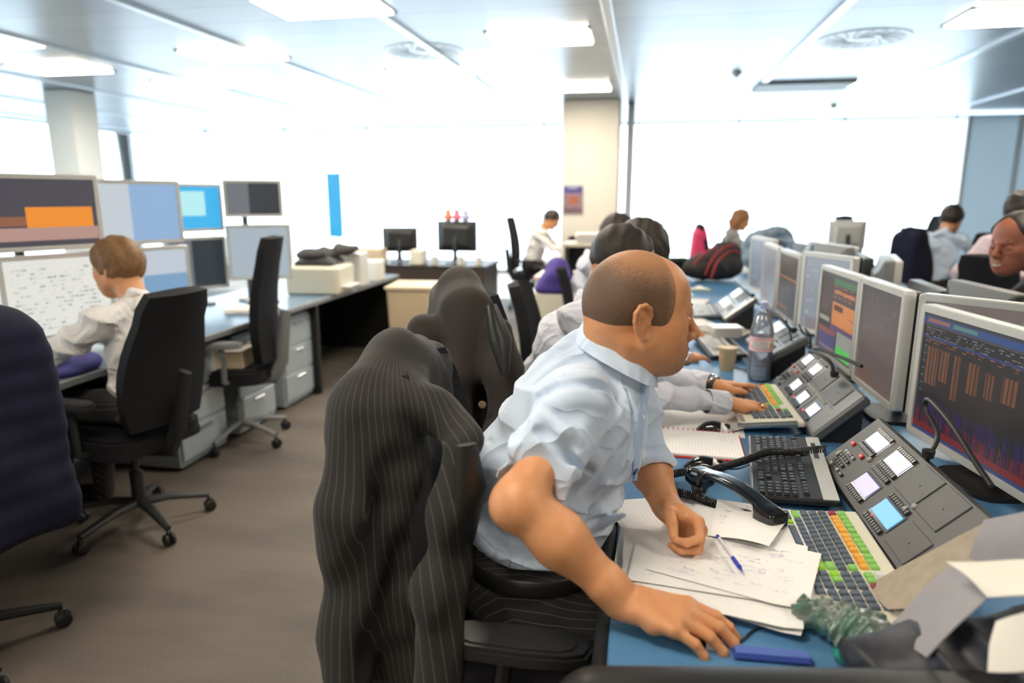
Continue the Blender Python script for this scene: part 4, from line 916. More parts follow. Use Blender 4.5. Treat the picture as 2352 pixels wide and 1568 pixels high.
# ------------------------------------------------------------------ chairs
def office_chair(label, loc, rz, high=.0, m=None, arms=True, recline=8, group='office swivel chairs', metal=None, top=.60, baserot=0, wtop=.8, z0=0):
    """faces local +X; loc is the floor point under the column"""
    m = m or FABB; metal = metal or BLK
    t = thing('office_chair', label, 'office chair', T(loc, rz), group)
    v = []
    P = rrect(.46, .48, .09, 4)
    s_ = MB().prism(P, .405, .43, c=(.02, 0, 0)); s_.prism([(x*.98, y*.98) for x, y in P], .43, .475, c=(.02, 0, 0)); s_.prism([(x*.9, y*.9) for x, y in P], .475, .487, c=(.02, 0, 0)); s_.build('seat', m, t, smooth=True, angle=35)
    a = math.radians(recline); n = 9; g = []; hz = top+high
    for i in range(n+1):
        u = i/n; w = .22*(1-.0*u)*(wtop+(1-wtop)*math.sin(math.pi*min(1, u*1.15+.1)))*(1 if u < .93 else .86); row = []
        for j in range(9):
            q = j/8*2-1; row.append([-.215-math.sin(a)*u*hz+.035*(1-q*q)*-1+.03*math.sin(math.pi*u)*1, q*w, .52+u*hz*math.cos(a)])
        g.append(row)
    b = MB().sheet(np.array(g), .055); b.build('backrest', m, t, smooth=True, angle=50)
    MB().tube([(-.05, 0, .38), (-.22, 0, .40), (-.27, 0, .50), (-.285-math.sin(a)*hz*.4, 0, .52+hz*.4)], [.02, .022, .022, .016], 8, flat=2).build('back_support', metal, t, smooth=True)
    if arms:
        for sy in (-1, 1):
            arm = MB().tube([(-.02, sy*.22, .42), (-.02, sy*.275, .44), (-.03, sy*.285, .55), (-.02, sy*.285, .645)], .016, 8).build('arm_support', metal, t, smooth=True)
            pd = MB(); pr = [(-.14, 0), (-.132, .028), (-.10, .042), (.02, .046), (.10, .040), (.132, .026), (.14, 0)]
            poly = [(x, y) for x, y in pr]+[(x, -y) for x, y in pr[-2:0:-1]]
            pd.prism([(x*.96, y*.92) for x, y in poly], .640, .646, c=(0, sy*.285, 0)); pd.prism(poly, .646, .662, c=(0, sy*.285, 0)); pd.prism([(x*.95, y*.9) for x, y in poly], .662, .670, c=(0, sy*.285, 0)); pd.prism([(x*.8, y*.7) for x, y in poly], .670, .673, c=(0, sy*.285, 0))
            pd.build('armrest', metal, t, smooth=True, angle=50)
    MB().lathe([(.028, .10), (.028, .26), (.016, .27), (.016, .40), (.09, .405)], seg=16).build('gas_column', metal, t, smooth=True)
    for k in range(5):
        an = math.radians(72*k+baserot); d = np.array([math.cos(an), math.sin(an), 0]); lg = MB().tube([d*.0+[0, 0, .115], d*.12+[0, 0, .112], d*.29+[0, 0, .078]], [.026, .022, .015], 8, flat=.8).build('leg', metal, t, smooth=True)
        c = MB(); pz = d*.29+np.array([0, 0, .027]); sd = np.array([-d[1], d[0], 0])
        for q in (-1, 1): c.lathe([(0, -.009), (.02, -.009), (.0265, -.004), (.0265, .004), (.02, .009), (0, .009)], c=pz+sd*q*.014, R=np.array([d, [0, 0, 1], sd]), seg=16)
        c.box(pz+[0, 0, .025], (.02, .02, .03), .004); c.build('caster', BLK, lg, smooth=True)
    return t
PI = math.pi
office_chair('black swivel chair of the pale blue shirt wearer, draped with the pinstripe jacket', (-.20, 1.39, 0), math.radians(0), .0, baserot=20)
office_chair('black swivel chair of the second person in the row, under a brown grey jacket', (-.27, 2.36, 0), math.radians(24), baserot=50, top=.64)
office_chair('black swivel chair of the person bent low, third in the row', (-.34, 3.40, 0), 0, top=.52)
office_chair('black swivel chair of the farthest person in the near row', (-.24, 4.5, 0), 0, top=.50)
office_chair('black swivel chair the sandy-haired person leans back in', (-2.20, 2.52, 0), math.radians(172), -.02, recline=14, baserot=14, metal=DKG)
office_chair('black swivel chair at the left edge, with a navy jacket over it', (-2.12, 1.58, 0), math.radians(165), .0, recline=10, baserot=30)
office_chair('tall empty black swivel chair at the left desk, on shiny grey legs', (-2.38, 3.62, 0), math.radians(195), .12, recline=6, metal=MDG, baserot=5)
office_chair('high black chair of the person left of the cream column', (-1.45, 8.95, 0), 0, .08, recline=6)
office_chair('low black chair just left of the cream column base', (-1.0, 8.1, 0), math.radians(160), -.1)
office_chair('small grey-backed chair far off behind the dark heads', (.12, 9.3, 0), math.radians(-90), .0, m=mat('blue_grey_fabric', (.06, .08, .10), .8, noise=(60, .4, (.08, .10, .12))))
office_chair('black chair of the ginger-haired person under a pink jacket', (1.05, 9.35, 0), 0, .0, recline=12)
office_chair('empty black round-topped chair beyond the far monitors', (2.45, 8.7, 0), math.radians(-80), .12, wtop=.55)
office_chair('tall black chair seen from its side near the far windows on the right', (3.25, 9.2, 0), math.radians(185), .12)
office_chair('black chair under the navy suit jacket of the curly-haired person', (2.94, 7.68, 0), math.radians(20), .04)
office_chair('empty black chair between the navy jacket and the pink shirt', (2.95, 6.4, 0), math.radians(60), .06)
office_chair('black chair of the person in the pink shirt', (2.28, 4.75, 0), math.radians(35))
office_chair('black chair of the smiling person at the right edge', (2.02, 3.44, 0), math.radians(180), -.06)
# jackets over chair backs
def jacket_vol(v, M, W_=.25, H_=.62, th=.045, sleeves=True, top=1.08, fold=.006, lean=.12, sw=.32):
    """local frame: x forward of the chair, y across, hanging behind; M maps to the world"""
    P = lambda x, y, z: np.array(M @ Vector((x, y, z))); R = np.array(M.to_3x3()).T
    X = lambda z: -.245-lean*(z-.5)
    v.cap(P(X(top), -W_*.62, top-.03), P(X(top), 0, top), .062, .070, .03).cap(P(X(top), W_*.62, top-.03), P(X(top), 0, top), .062, .070, .03)
    n = 8
    for k in range(n):
        z = top-.03-(k+.5)*H_/n; w = W_*(.98+.02*k); tt = .072+th*.3+.004*k; v.box(P(X(z)-.008-.006*k, 0, z), (tt, w, H_/n*.8), .045, .05, R)
    if sleeves:
        for s_ in (-1, 1): v.chain([P(X(top)-.01, s_*W_*.85, top-.07), P(X(top)-.03, s_*(W_+.03), top-.24), P(X(top)-.05, s_*(W_+.035), top-.24-sw)], [.055, .052, .042], .03)
    for s_ in (-1, 1): v.chain([P(X(top)+.06, s_*.06, top-.01), P(X(top)+.085, s_*.14, top-.16), P(X(top)+.075, s_*.19, top-.42)], [.018, .020, .014], .015)
def jacket(label, M, m, lo, hi, vox=.006, warp=None, extra=None, folds=True, **k):
    t = thing('suit_jacket', label, 'jacket', M); v = Vol(lo, hi, vox); jacket_vol(v, M, **k)
    if extra: extra(v)
    if warp: v.warp(warp)
    v.plane((0, 0, .15), (0, 0, -1)); b = vobj('body', v, m, t, 2); return t, b
MJ1 = T((-.20, 1.39, 0), math.radians(0)); PJ = lambda x, y, z: np.array(MJ1 @ Vector((x, y, z)))
def ex1(v):
    # collar roll, hanging front panel, folds of the sleeve
    v.chain([PD(925, 915, 1.42), PD(1000, 940, 1.36), PD(1080, 1010, 1.30)], [.045, .04, .028], .03)
    v.chain([PD(1050, 1040, 1.27), PD(1030, 1180, 1.27), PD(1020, 1340, 1.27), PD(1000, 1560, 1.27)], [.022, .034, .042, .046], .05)
    v.chain([PD(900, 1030, 1.40), PD(860, 1200, 1.38), PD(810, 1400, 1.36), PD(810, 1540, 1.36)], [.045, .050, .050, .048], .04)
    v.chain([PD(850, 1230, 1.40), PD(775, 1395, 1.38)], [.04, .022], .03)
def jw(X, Y, Z):
    a = .008*np.sin(20*X+34*Y+5*Z+1.5*np.sin(9*Z))*np.clip((1.12-Z)/.25, .1, 1)
    return -a-.004*np.sin(70*(X*.6+Y*.5-Z*.5)+3*np.sin(12*Y))
jk1, jb1 = jacket('dark pinstripe suit jacket hanging over the nearest chair back', MJ1, SUITP, (-1.05, .80, .12), (-.12, 1.70, 1.22), .0055, jw, ex1, W_=.21, top=1.11, th=.035, sw=.25)
# black lining seen in the opening
lin = MB().tube([PD(1072, 1020, 1.24), PD(1078, 1120, 1.25), PD(1062, 1240, 1.26)], [.020, .036, .026], 12, flat=.5).build('lining', LEATH, jb1, smooth=True); lin.matrix_parent_inverse = Matrix.Identity(4)
MJ2 = T((-.30, 2.34, 0), math.radians(24)); 
def ex2(v):
    v.chain([PD(1150, 760, 2.12), PD(1160, 850, 2.10), PD(1150, 980, 2.08)], [.04, .06, .05], .04); v.chain([PD(975, 760, 2.2), PD(955, 860, 2.2), PD(950, 960, 2.2)], [.055, .06, .055], .04)
jk2, jb2 = jacket('brown grey suit jacket on the second chair back, dark lining showing', MJ2, SUITG, (-1.25, 1.75, .25), (-.15, 2.75, 1.30), .007, lambda X, Y, Z: -.009*np.sin(30*X+26*Y+5*Z+2*np.sin(8*Z))*np.clip((1.15-Z)/.2, .1, 1), ex2, W_=.19, top=1.165, H_=.70, sw=.28)
lin = MB().tube([PD(1128, 700, 1.99), PD(1150, 780, 1.98), PD(1160, 860, 1.97)], [.018, .040, .015], 12, flat=.6).build('lining', LEATH, jb2, smooth=True); lin.matrix_parent_inverse = Matrix.Identity(4)
MB().lathe([(0, .003), (.010, .003), (.012, .001), (.012, 0)], c=PD(1108, 929, 2.02), R=np.array([[1, 0, 0], [0, 0, 1], [0, -1, 0]]), seg=16).build('button', mat('horn_button', (.25, .17, .10), .3, noise=(80, .5, (.18, .12, .07))), jb2, Matrix.Identity(4), smooth=True).matrix_parent_inverse = Matrix.Identity(4)
MJ3 = T((-2.12, 1.58, 0), math.radians(165)); jacket('dark navy jacket over the chair at the left edge', MJ3, NAVY, (-2.2, 1.15, .25), (-1.2, 2.1, 1.3), .010, lambda X, Y, Z: -.005*np.sin(24*X+17*Y+6*Z+2*np.sin(9*Z)), None, W_=.20, top=1.13, H_=.60, sleeves=False)
MJ4 = T((2.94, 7.68, 0), math.radians(20)); jacket('navy suit jacket draped over the curly-haired person\'s chair', MJ4, NAVY, (2.3, 7.0, .4), (3.4, 8.2, 1.3), .012, None, None, W_=.16, top=1.10, H_=.5, sleeves=False)
MJ5 = T((1.05, 9.35, 0), 0); jacket('bright pink jacket hanging on the ginger-haired person\'s chair', MJ5, mat('pink_cloth', (.75, .05, .16), .7, noise=(9, .3, (.65, .04, .13))), (.4, 8.9, .4), (1.1, 9.8, 1.25), .012, None, None, W_=.18, top=1.04, H_=.4, sleeves=False)
MJ6 = T((-.24, 4.5, 0), 0); jacket('purple garment over the farthest chair of the near row', MJ6, mat('purple_cloth', (.08, .05, .30), .7, noise=(9, .4, (.05, .03, .2))), (-1.0, 4.0, .4), (-.3, 5.0, 1.25), .012, None, None, W_=.07, top=1.00, H_=.12, sleeves=False)
# ------------------------------------------------------------------ desks
t = thing('trading_desk', 'long blue-topped desk with black edge that all the near row works at', 'desk', (0, 4, 0))
def desk_local(mb, name, m, p, **k): return mb.build(name, m, p, T((0, -4, 0)), **k)
desk_local(MB().box((.50, 4.0, .7135), (1.06, 6.06, .029), .003), 'desktop', BLUED, t)
e = MB().box((-.042, 4.0, .712), (.024, 6.08, .036), .008).box((.5, .958, .712), (1.09, .024, .036), .008); desk_local(e, 'edge_strip', BLK, t)
for y in (1.05, 3.0, 5.0, 6.9): desk_local(MB().box((.45, y, .35), (.70, .04, .70), .004), 'leg', MDG, t)
desk_local(MB().box((.93, 4, .42), (.03, 5.9, .55), .004), 'modesty_panel', DKG, t)
t = thing('trading_desk', 'opposite desk on the far side of the monitor rows, blue top', 'desk', (1.7, 4, 0))
MB().box((0, 0, .7135), (1.05, 6.4, .029), .003).build('desktop', BLUED, t); MB().box((.535, 0, .712), (.024, 6.4, .036), .008).build('edge_strip', BLK, t)
for y in (-3, -1, 1, 3): MB().box((0, y, .35), (.70, .04, .70), .004).build('leg', MDG, t)
# monitor arm rail with posts between the rows
rail = thing('monitor_rail', 'low grey metal rail along the middle of the two desk rows', 'rail', (1.10, 4, .73))
MB().box((0, 0, .03), (.08, 6.0, .06), .006).build('rail', MDG, rail)
for i in range(13): MB().lathe([(.022, .05), (.022, .31), (.02, .32), (.0, .322)], seg=18).build('post', mat('satin_post', (.50, .48, .42), .3, .6, noise=(30, .3, (.44, .42, .37))), rail, T((0, -2.4+i*.42, 0)), smooth=True)
# ------------------------------------------------------------------ monitors
def monitor(label, p, rz, w=.46, h=.38, zb=.80, content=None, frame=None, group='monitors of the near row', tilt=0, deep=.055, back=None, stand=True, zdesk=.728, name='monitor'):
    frame = frame or SIL; back = back or BLK
    M = T((p[0], p[1], zdesk), rz); t = thing(name, label, 'monitor', M, group); c = zb+h/2-zdesk
    Rt = Matrix.Translation((0, 0, c)) @ Matrix.Rotation(tilt, 4, 'X')
    b = .021; fr = MB()
    o = rrect(w, h, .012, 3); i_ = rrect(w-2*b, h-2*b, .003, 3); n = len(o)
    V = [(x, 0.0, z) for x, z in o]+[(x, -.004, z) for x, z in rrect(w-.006, h-.006, .01, 3)]+[(x, -.003, z) for x, z in i_]+[(x, .006, z) for x, z in i_]
    V += [(x, .03, z) for x, z in o]; F = []
    for k in range(n):
        q = (k+1) % n
        F += [(k, q, n+q, n+k), (n+k, n+q, 2*n+q, 2*n+k), (2*n+k, 2*n+q, 3*n+q, 3*n+k), (4*n+k, 4*n+q, q, k)]
    fr.add(V, F); fr.build('bezel', frame, t, Rt, smooth=True, angle=35)
    bk = MB(); rings = [(w, h, .03), (w-.004, h-.004, deep-.008), (w-.03, h-.03, deep), (w*.7, h*.66, deep+.012), (w*.62, h*.56, deep+.03)]
    V = []; F = []
    for (a, b2, y) in rings: V += [(x, y, z) for x, z in rrect(a, b2, .012, 3)]
    for r_ in range(len(rings)-1):
        for k in range(n): q = (k+1) % n; F.append((r_*n+k, (r_+1)*n+k, (r_+1)*n+q, r_*n+q))
    F.append(tuple((len(rings)-1)*n+k for k in range(n))[::-1]); bk.add(V, F); bk.build('back_shell', back, t, Rt, smooth=True, angle=35)
    sw, shh = w-2*b, h-2*b
    if content is None: content = np.zeros((8, 8, 3))+.02
    link('screen', pixmesh(content, lambda u, v: np.stack([(u-.5)*sw, 0*u+.002, (v-.5)*shh], -1)), LCD, t, Rt)
    if stand:
        MB().tube([(0, deep+.02, c), (0, deep+.045, c*.7), (0, deep+.04, .02)], [.03, .024, .03], 8, flat=.6).build('stand_neck', BLK, t, smooth=True)
        MB().prism(rrect(.22, .17, .05), 0, .012, c=(0, .07, 0)).build('stand_base', BLK, t, smooth=True, angle=35)
    return t
def scr(base, H=72, W_=96): return np.zeros((H, W_, 3))+np.array(base)
def s_main():
    A = scr(S(30, 27, 28), 96, 128); A[:3] = S(60, 64, 70); A[3:8] = S(45, 80, 140); A[4:7, 4:30] = S(160, 100, 90); A[4:7, 34:60] = S(90, 140, 130); A[8:10] = S(70, 70, 80)
    textrows(A, 11, 18, 3, 125, S(120, 120, 125), 2, .5, 2); A[18:20] = S(40, 60, 110)
    textrows(A, 20, 24, 3, 120, S(150, 90, 60), 2, .4, 8)
    for (x, w, y0, y1) in ((8, 14, 26, 56), (24, 10, 26, 50), (40, 8, 26, 60), (56, 12, 27, 50), (74, 8, 30, 48), (90, 14, 28, 46), (110, 10, 28, 40)):
        for xx in range(x, min(x+w, 128)):
            if xx % 4 != 3: A[y0:y1:1, xx] = np.array(S(128, 78, 48))*(.5+.5*rng.random())
    A[26:64:6, 3:6] = S(50, 120, 130)
    for x in range(0, 128): 
        if rng.random() < .6: A[70-int(rng.integers(0, 6)):86, x] = S(38, 22, 78)
        if rng.random() < .5: A[80-int(rng.integers(0, 4)):92, x] = np.array(S(120, 34, 50))*.6
    A[88:93] = np.array(S(150, 40, 50))*.6; A[93:] = S(40, 60, 110); return A*.8
def s_orange():
    A = scr(S(62, 56, 60)); A[:4] = S(80, 80, 84); A[4:9, 34:92] = S(70, 120, 78); textrows(A, 5, 40, 2, 30, S(120, 80, 70), 3, .6, 3)
    textrows(A, 10, 22, 36, 92, S(190, 120, 60), 3, .7, 4); A[14:16, 38:90] = S(200, 120, 60); A[24:44, 36:92] = S(206, 128, 62); A[26:31, 40:64] = S(70, 48, 40); textrows(A, 33, 36, 66, 92, S(120, 70, 40), 2, .5, 7)
    A[44:50, 34:94] = S(96, 78, 110); A[40:44, 2:30] = S(150, 160, 140); A[50:70, 2:50] = S(84, 78, 120); A[50:70:1, 2:50:5] = S(60, 54, 90); A[50:54, 2:50] = S(150, 80, 70)
    A[48:70, 54:92] = S(150, 150, 140); A[60:70, 54:90] = S(96, 190, 92); A[66:68, 8:48:3] = S(200, 150, 60); return A
def s_list(seed, base=(70, 66, 66), tint=(150, 96, 60)):
    A = scr(S(*base)); textrows(A, 3, 24, 3, 92, S(*tint), 3, .5, seed); A[26:28] = S(180, 110, 60); textrows(A, 30, 34, 3, 60, S(90, 150, 100), 2, .6, seed+1); textrows(A, 36, 52, 3, 92, S(100, 80, 130), 3, .35, seed+2); A[62:64, :50] = S(170, 100, 60); return A
def s_grey(a, b, seed=0):  # grey haze of screens seen at a slant, painted into the display colours
    A = scr(S(*a)); k = np.linspace(0, 1, 72)[:, None, None]; A = A*(1-k)+np.array(S(*b))*k; textrows(A, 6, 60, 4, 90, S(*[min(255, v+22) for v in a]), 6, .3, seed); A[60:, 10:40] = A[60:, 10:40]*.7+np.array(S(120, 60, 40))*.3; return A
def mon_row(label, p0, p1, **k):
    """p0, p1: far-left and near-right ends of the screen face (x,y)"""
    p0 = np.array(p0); p1 = np.array(p1); d = p1-p0; c = (p0+p1)/2; return monitor(label, c, math.atan2(d[1], d[0]), w=float(np.hypot(*d)), **k)
mon_row('nearest silver-rimmed monitor, black screen with orange columns and a red band', (.80, 2.13), (.885, 1.60), h=.385, zb=.785, content=s_main())
mon_row('monitor turned away right behind the nearest one, greyish screen sliver', (.83, 2.24), (1.16, 1.93), h=.385, zb=.80, content=s_grey((120, 108, 104), (96, 78, 74), 5))
mon_row('silver monitor with a hazy dark screen between the orange block screen and the nearest pair', (.79, 2.66), (.80, 2.26), h=.385, zb=.80, content=s_grey((74, 70, 72), (104, 88, 84), 9))
mon_row('silver monitor showing a solid orange block and a green box', (.79, 3.24), (.81, 2.74), h=.385, zb=.79, content=s_orange())
mon_row('narrow-looking monitor angled away, blank pale screen, left of the orange block screen', (.80, 3.66), (.95, 3.34), h=.40, zb=.80, content=s_grey((150, 158, 166), (134, 140, 148), 1))
mon_row('silver monitor with dark rows of orange text, third from the far end', (.79, 4.20), (.80, 3.72), h=.375, zb=.80, content=s_list(21))
mon_row('silver monitor with a smeared, painted-in grey reflection, second from the far end', (.79, 4.74), (.79, 4.26), h=.375, zb=.80, content=s_grey((128, 132, 142), (150, 152, 156), 3))
mon_row('plain blue-grey monitor at the far end of the near row', (.78, 5.24), (.86, 4.80), h=.38, zb=.81, content=s_grey((138, 150, 164), (120, 132, 148), 4))
# opposite row, seen from behind
for i, (x, y, l, tp, lite) in enumerate(((1.30, 2.40, 'black monitor back nearest the right edge, big and blurred', 1.12, 0), (1.31, 2.93, 'grey-topped monitor back second from the right edge', 1.13, 0), (1.31, 3.45, 'low dark monitor back in front of the pink shirt', 1.07, 0),
        (1.32, 3.98, 'humped grey monitor back, nearest of the humped three', 1.15, 1), (1.32, 4.50, 'dark monitor back between two humped grey ones', 1.12, 0), (1.30, 5.00, 'grey humped monitor back, middle of the humped three', 1.15, 1), (1.30, 5.55, 'grey humped monitor back, farthest of the humped three', 1.13, 1), (1.34, 6.15, 'dark monitor back at the far end of the opposite row', 1.08, 0))):
    monitor(l, (x+.03, y), math.radians(90+(-6, 5, -4, -14, -8, 12, -10, 5)[i]), w=.47, h=.36, zb=tp-.36, content=s_list(i), frame=SIL if lite else DKG, back=MDG if lite else DKG, group='monitors of the opposite row', deep=.085 if lite else .055)
monitor('silver flat screen with a dark top strip beyond the opposite row', (2.30, 8.5), math.radians(180), w=.40, h=.32, zb=.88, frame=SIL, back=SIL, group='screens beyond the row')
# ------------------------------------------------------------------ dealer boards
SCRW = mat('lit_lilac_panel', (.3, .3, .4), .35, emis=((.72, .68, .95), .50), noise=(20, .3, (.28, .28, .38)))
SCRB = mat('lit_blue_panel', (.1, .3, .6), .3, emis=((.08, .38, .75), .6), noise=(20, .3, (.12, .32, .6)))
REDK = mat('red_key', (.75, .03, .03), .3, emis=None, noise=(50, .3, (.65, .02, .02))); KEYD = mat('dark_key', (.040, .040, .045), .25, noise=(60, .4, (.055, .055, .06))); KEYG = mat('grey_key', (.38, .38, .37), .4, noise=(60, .4, (.33, .33, .32)))
_km = {}
def keymesh(w, d, h, m):
    k = (round(w, 4), round(d, 4), round(h, 4), m.name)
    if k not in _km: me = MB().box((0, 0, h/2), (w, d, h), min(w, d, h)*.22, taper=(.86, .82)).mesh('key'); me.materials.append(m); _km[k] = me
    return _km[k]
def key(name, me, parent, x, y, z=0):
    o = bpy.data.objects.new(name, me); o.location = (x, y, z); o.parent = parent; COL.objects.link(o); return o
def dealer_board(label, c, rz, tilt, W_, D_, body, kits, th=.035, foot=.0, zt=0, lite=False, cap=100):
    """local X along the lower edge, local Y up the slope, origin at the lower-left corner of the face"""
    M = T(c, rz) @ Matrix.Rotation(tilt, 4, 'X'); t = thing('dealer_board', label, 'dealer board', M, 'dealer boards'); b = MB()
    b.box((W_/2, D_/2, -th/2), (W_, D_, th), .008); b.build('housing', body, t)
    # side wedge down to the desk
    s_, c_ = math.sin(tilt), math.cos(tilt); zz = c[2]-.7285
    def lp(x, y): return Vector((x, y*0, 0))
    wd = MB(); down = np.array([0, -s_, -c_]); y1 = D_*.96
    for x0, x1 in ((.01, W_-.01),):
        p = [np.array([x0, .03, -.012]), np.array([x0, y1, -.012])]; hh = [zz+.03*s_-.012*c_, zz+y1*s_-.012*c_]
        V = [p[0], p[1], p[1]+down*hh[1], p[0]+down*hh[0]]; V2 = [q+np.array([x1-x0, 0, 0]) for q in V]
        wd.add(V+V2, [(0, 1, 2, 3), (7, 6, 5, 4), (0, 4, 5, 1), (1, 5, 6, 2), (2, 6, 7, 3), (3, 7, 4, 0)])
    wd.build('base', BLK, t)
    nb = 0; over = []
    for (kind, x, y, *a) in kits:
        if kind == 'lcd': q = MB().box((x, y, .0015), (a[0], a[1], .003), .001).build('display', a[2], t); MB().box((x, y, .0004), (a[0]+.012, a[1]+.012, .0016), .0006).build('display_frame', BLKG, t)
        elif kind == 'spk': MB().box((x, y, .001), (a[0], a[1], .003), .001).box((x-.002, y, .003), (a[0]*.18, .004, .0015)).build('blank_panel', DKG if not lite else MDG, t)
        elif kind == 'key':
            m = a[2] if len(a) > 2 else KEYD
            if nb < cap: key('button', keymesh(a[0], a[1], .006, m), t, x, y, .0); nb += 1
            else: over.append((x, y, a[0], a[1]))
        elif kind == 'seam': MB().box((x, y, .0006), (a[0], a[1], .0016)).build('seam', BLK, t)
        elif kind == 'led': MB().lathe([(.002, 0), (.0016, .0015), (0, .002)], c=(x, y, .0), seg=8).build('indicator_light', mat('red_led', (1, .02, .03), .3, emis=((1, .02, .04), 6)), t)
        elif kind == 'bump': MB().lathe([(.007, 0), (.0065, .004), (.004, .006), (0, .0065)], c=(x, y, 0), seg=14).build('knob', KEYG, t, smooth=True)
    if over:
        b = MB()
        for x, y, w, d in over: b.box((x, y, .003), (w, d, .006), .0012, taper=(.86, .82))
        tag(b.build('button_block', KEYD, t), kind='stuff')
    return t
def keyrow(x0, y, n, dx, w=.0085, d=.015, rows=2, dy=.016, m=None): return [('key', x0+i*dx, y+j*dy, w, d)+((m,) if m else ()) for j in range(rows) for i in range(n)]
def keypad(x, y, s_=.0155, red=((0, 4), (3, 4))):
    k = []
    for i in range(4):
        for j in range(4): k.append(('key', x+i*s_, y+j*s_, s_*.72, s_*.62, KEYG if (i, j) in ((0, 0), (3, 0), (0, 3), (3, 3), (1, 3)) else KEYD))
    return k
dcol = SCRW
VIO = mat('lit_violet_panel', (.4, .38, .7), .3, emis=((.42, .38, .85), .6), noise=(20, .3, (.36, .34, .66)))
def rotkits(ks): return ks
L_, S_ = .092, .042      # display length along the board and its height
k1 = [('lcd', .115, .152, L_, S_, dcol), ('lcd', .255, .152, L_, S_, dcol), ('lcd', .255, .062, L_, S_, VIO), ('lcd', .405, .058, L_+.01, S_, SCRB), ('spk', .385, .150, .10, .085), ('spk', .50, .150, .10, .085), ('spk', .53, .055, .10, .07), ('led', .372, .030), ('led', .37, .038)]
k1 += keyrow(.072, .178, 9, .0108, rows=1)+keyrow(.212, .178, 9, .0108, rows=1)+keyrow(.072, .118, 9, .0108, rows=1)+keyrow(.072, .128, 9, .0108, rows=1, d=.006)+keyrow(.212, .104, 9, .0108, rows=2, dy=.018)+keyrow(.212, .030, 9, .0108, rows=1)+keyrow(.36, .022, 9, .0108, rows=1)+keyrow(.36, .092, 9, .0108, rows=1)
k1 += keypad(.060, .030, .0165)+[('key', .045, .105, .017, .013, REDK), ('key', .128, .098, .017, .013, REDK), ('bump', .165, .108), ('bump', .43, .095), ('bump', .44, .112), ('key', .04, .06, .008, .02, KEYG), ('key', .14, .03, .02, .01, KEYG), ('key', .06, .018, .02, .010, KEYG)]
B1 = dealer_board('near charcoal dealer board with lilac and blue displays and round red keys', (.505, 1.925, .745), -math.pi/2+math.radians(1), math.radians(44), .62, .205, DKG, k1)
SCRP = mat('lit_pale_panel', (.4, .4, .45), .35, emis=((.84, .84, .98), .66), noise=(20, .3, (.36, .36, .42)))
L_, S_ = .070, .042
k2 = [('lcd', .075, .160, L_, S_, SCRP), ('lcd', .215, .155, L_, S_, SCRP), ('lcd', .215, .068, L_, S_, SCRP), ('lcd', .36, .060, L_, S_, SCRP), ('lcd', .505, .060, L_, S_, SCRP), ('spk', .355, .155, .12, .08), ('spk', .51, .155, .14, .08), ('seam', .29, .10, .003, .19), ('seam', .435, .05, .003, .09), ('seam', .29, .108, .60, .003), ('led', .30, .036), ('led', .45, .034)]
k2 += keyrow(.055, .190, 9, .0105, rows=1, d=.01)+keyrow(.04, .122, 9, .0105, rows=2, d=.009, dy=.012)+keyrow(.18, .190, 9, .0105, rows=1, d=.01)+keyrow(.18, .108, 9, .0105, rows=2, dy=.012, d=.009)+keyrow(.18, .032, 9, .0105, rows=1)+keyrow(.32, .026, 9, .0105, rows=1)+keyrow(.46, .026, 9, .0105, rows=1)
k2 += [('bump', .30+i*.022, .102) for i in range(11)]+keypad(.050, .038, .0155)+[('key', .038, .105, .014, .012, REDK), ('key', .118, .100, .014, .012, REDK), ('key', .028, .03, .018, .011, KEYG), ('key', .10, .022, .022, .011, KEYG)]
B2 = dealer_board('second dealer board, grey, with five pale lit displays in a stair pattern', (.528, 2.79, .745), -math.pi/2+math.radians(0), math.radians(44), .66, .205, mat('slate_plastic', (.10, .105, .115), .38, noise=(30, .4, (.12, .125, .135))), k2)
B2.children[0]
def old_board(label, c, rz, tilt, W_, D_):
    ks = []
    n = 4
    for i in range(3): ks.append(('lcd', .06+i*.085, .062, .062, .048, mat('pale_lcd', (.7, .72, .74), .12, emis=((.8, .85, .9), .6), noise=(20, .3, (.66, .68, .7)))))
    for i in range(2): ks.append(('lcd', .06+i*.085, .150, .070, .048, mat('pale_lcd', (.7, .72, .74), .12)))
    ks += [('spk', .245, .155, .085, .070), ('spk', .345, .155, .085, .070), ('seam', .2, .106, W_*.9, .004)]
    ks += keyrow(.03, .022, 20, .0135, rows=1, m=KEYG)+keyrow(.03, .106, 22, .0135, rows=1, d=.011, m=KEYG)+keyrow(.30, .05, 6, .016, rows=3, m=KEYG)
    return dealer_board(label, c, rz, tilt, W_, D_, mat('satin_grey_board', (.16, .16, .16), .22, .2, noise=(30, .4, (.18, .18, .18))), ks)
B3 = old_board('silver-grey dealer board half hidden behind the water bottle, on a black wedge base', (.50, 3.36, .80), -math.pi/2, math.radians(33), .46, .21)
B4 = old_board('farther silver-grey dealer board with bright square displays on a black wedge base', (.46, 4.42, .80), -math.pi/2, math.radians(38), .50, .21)
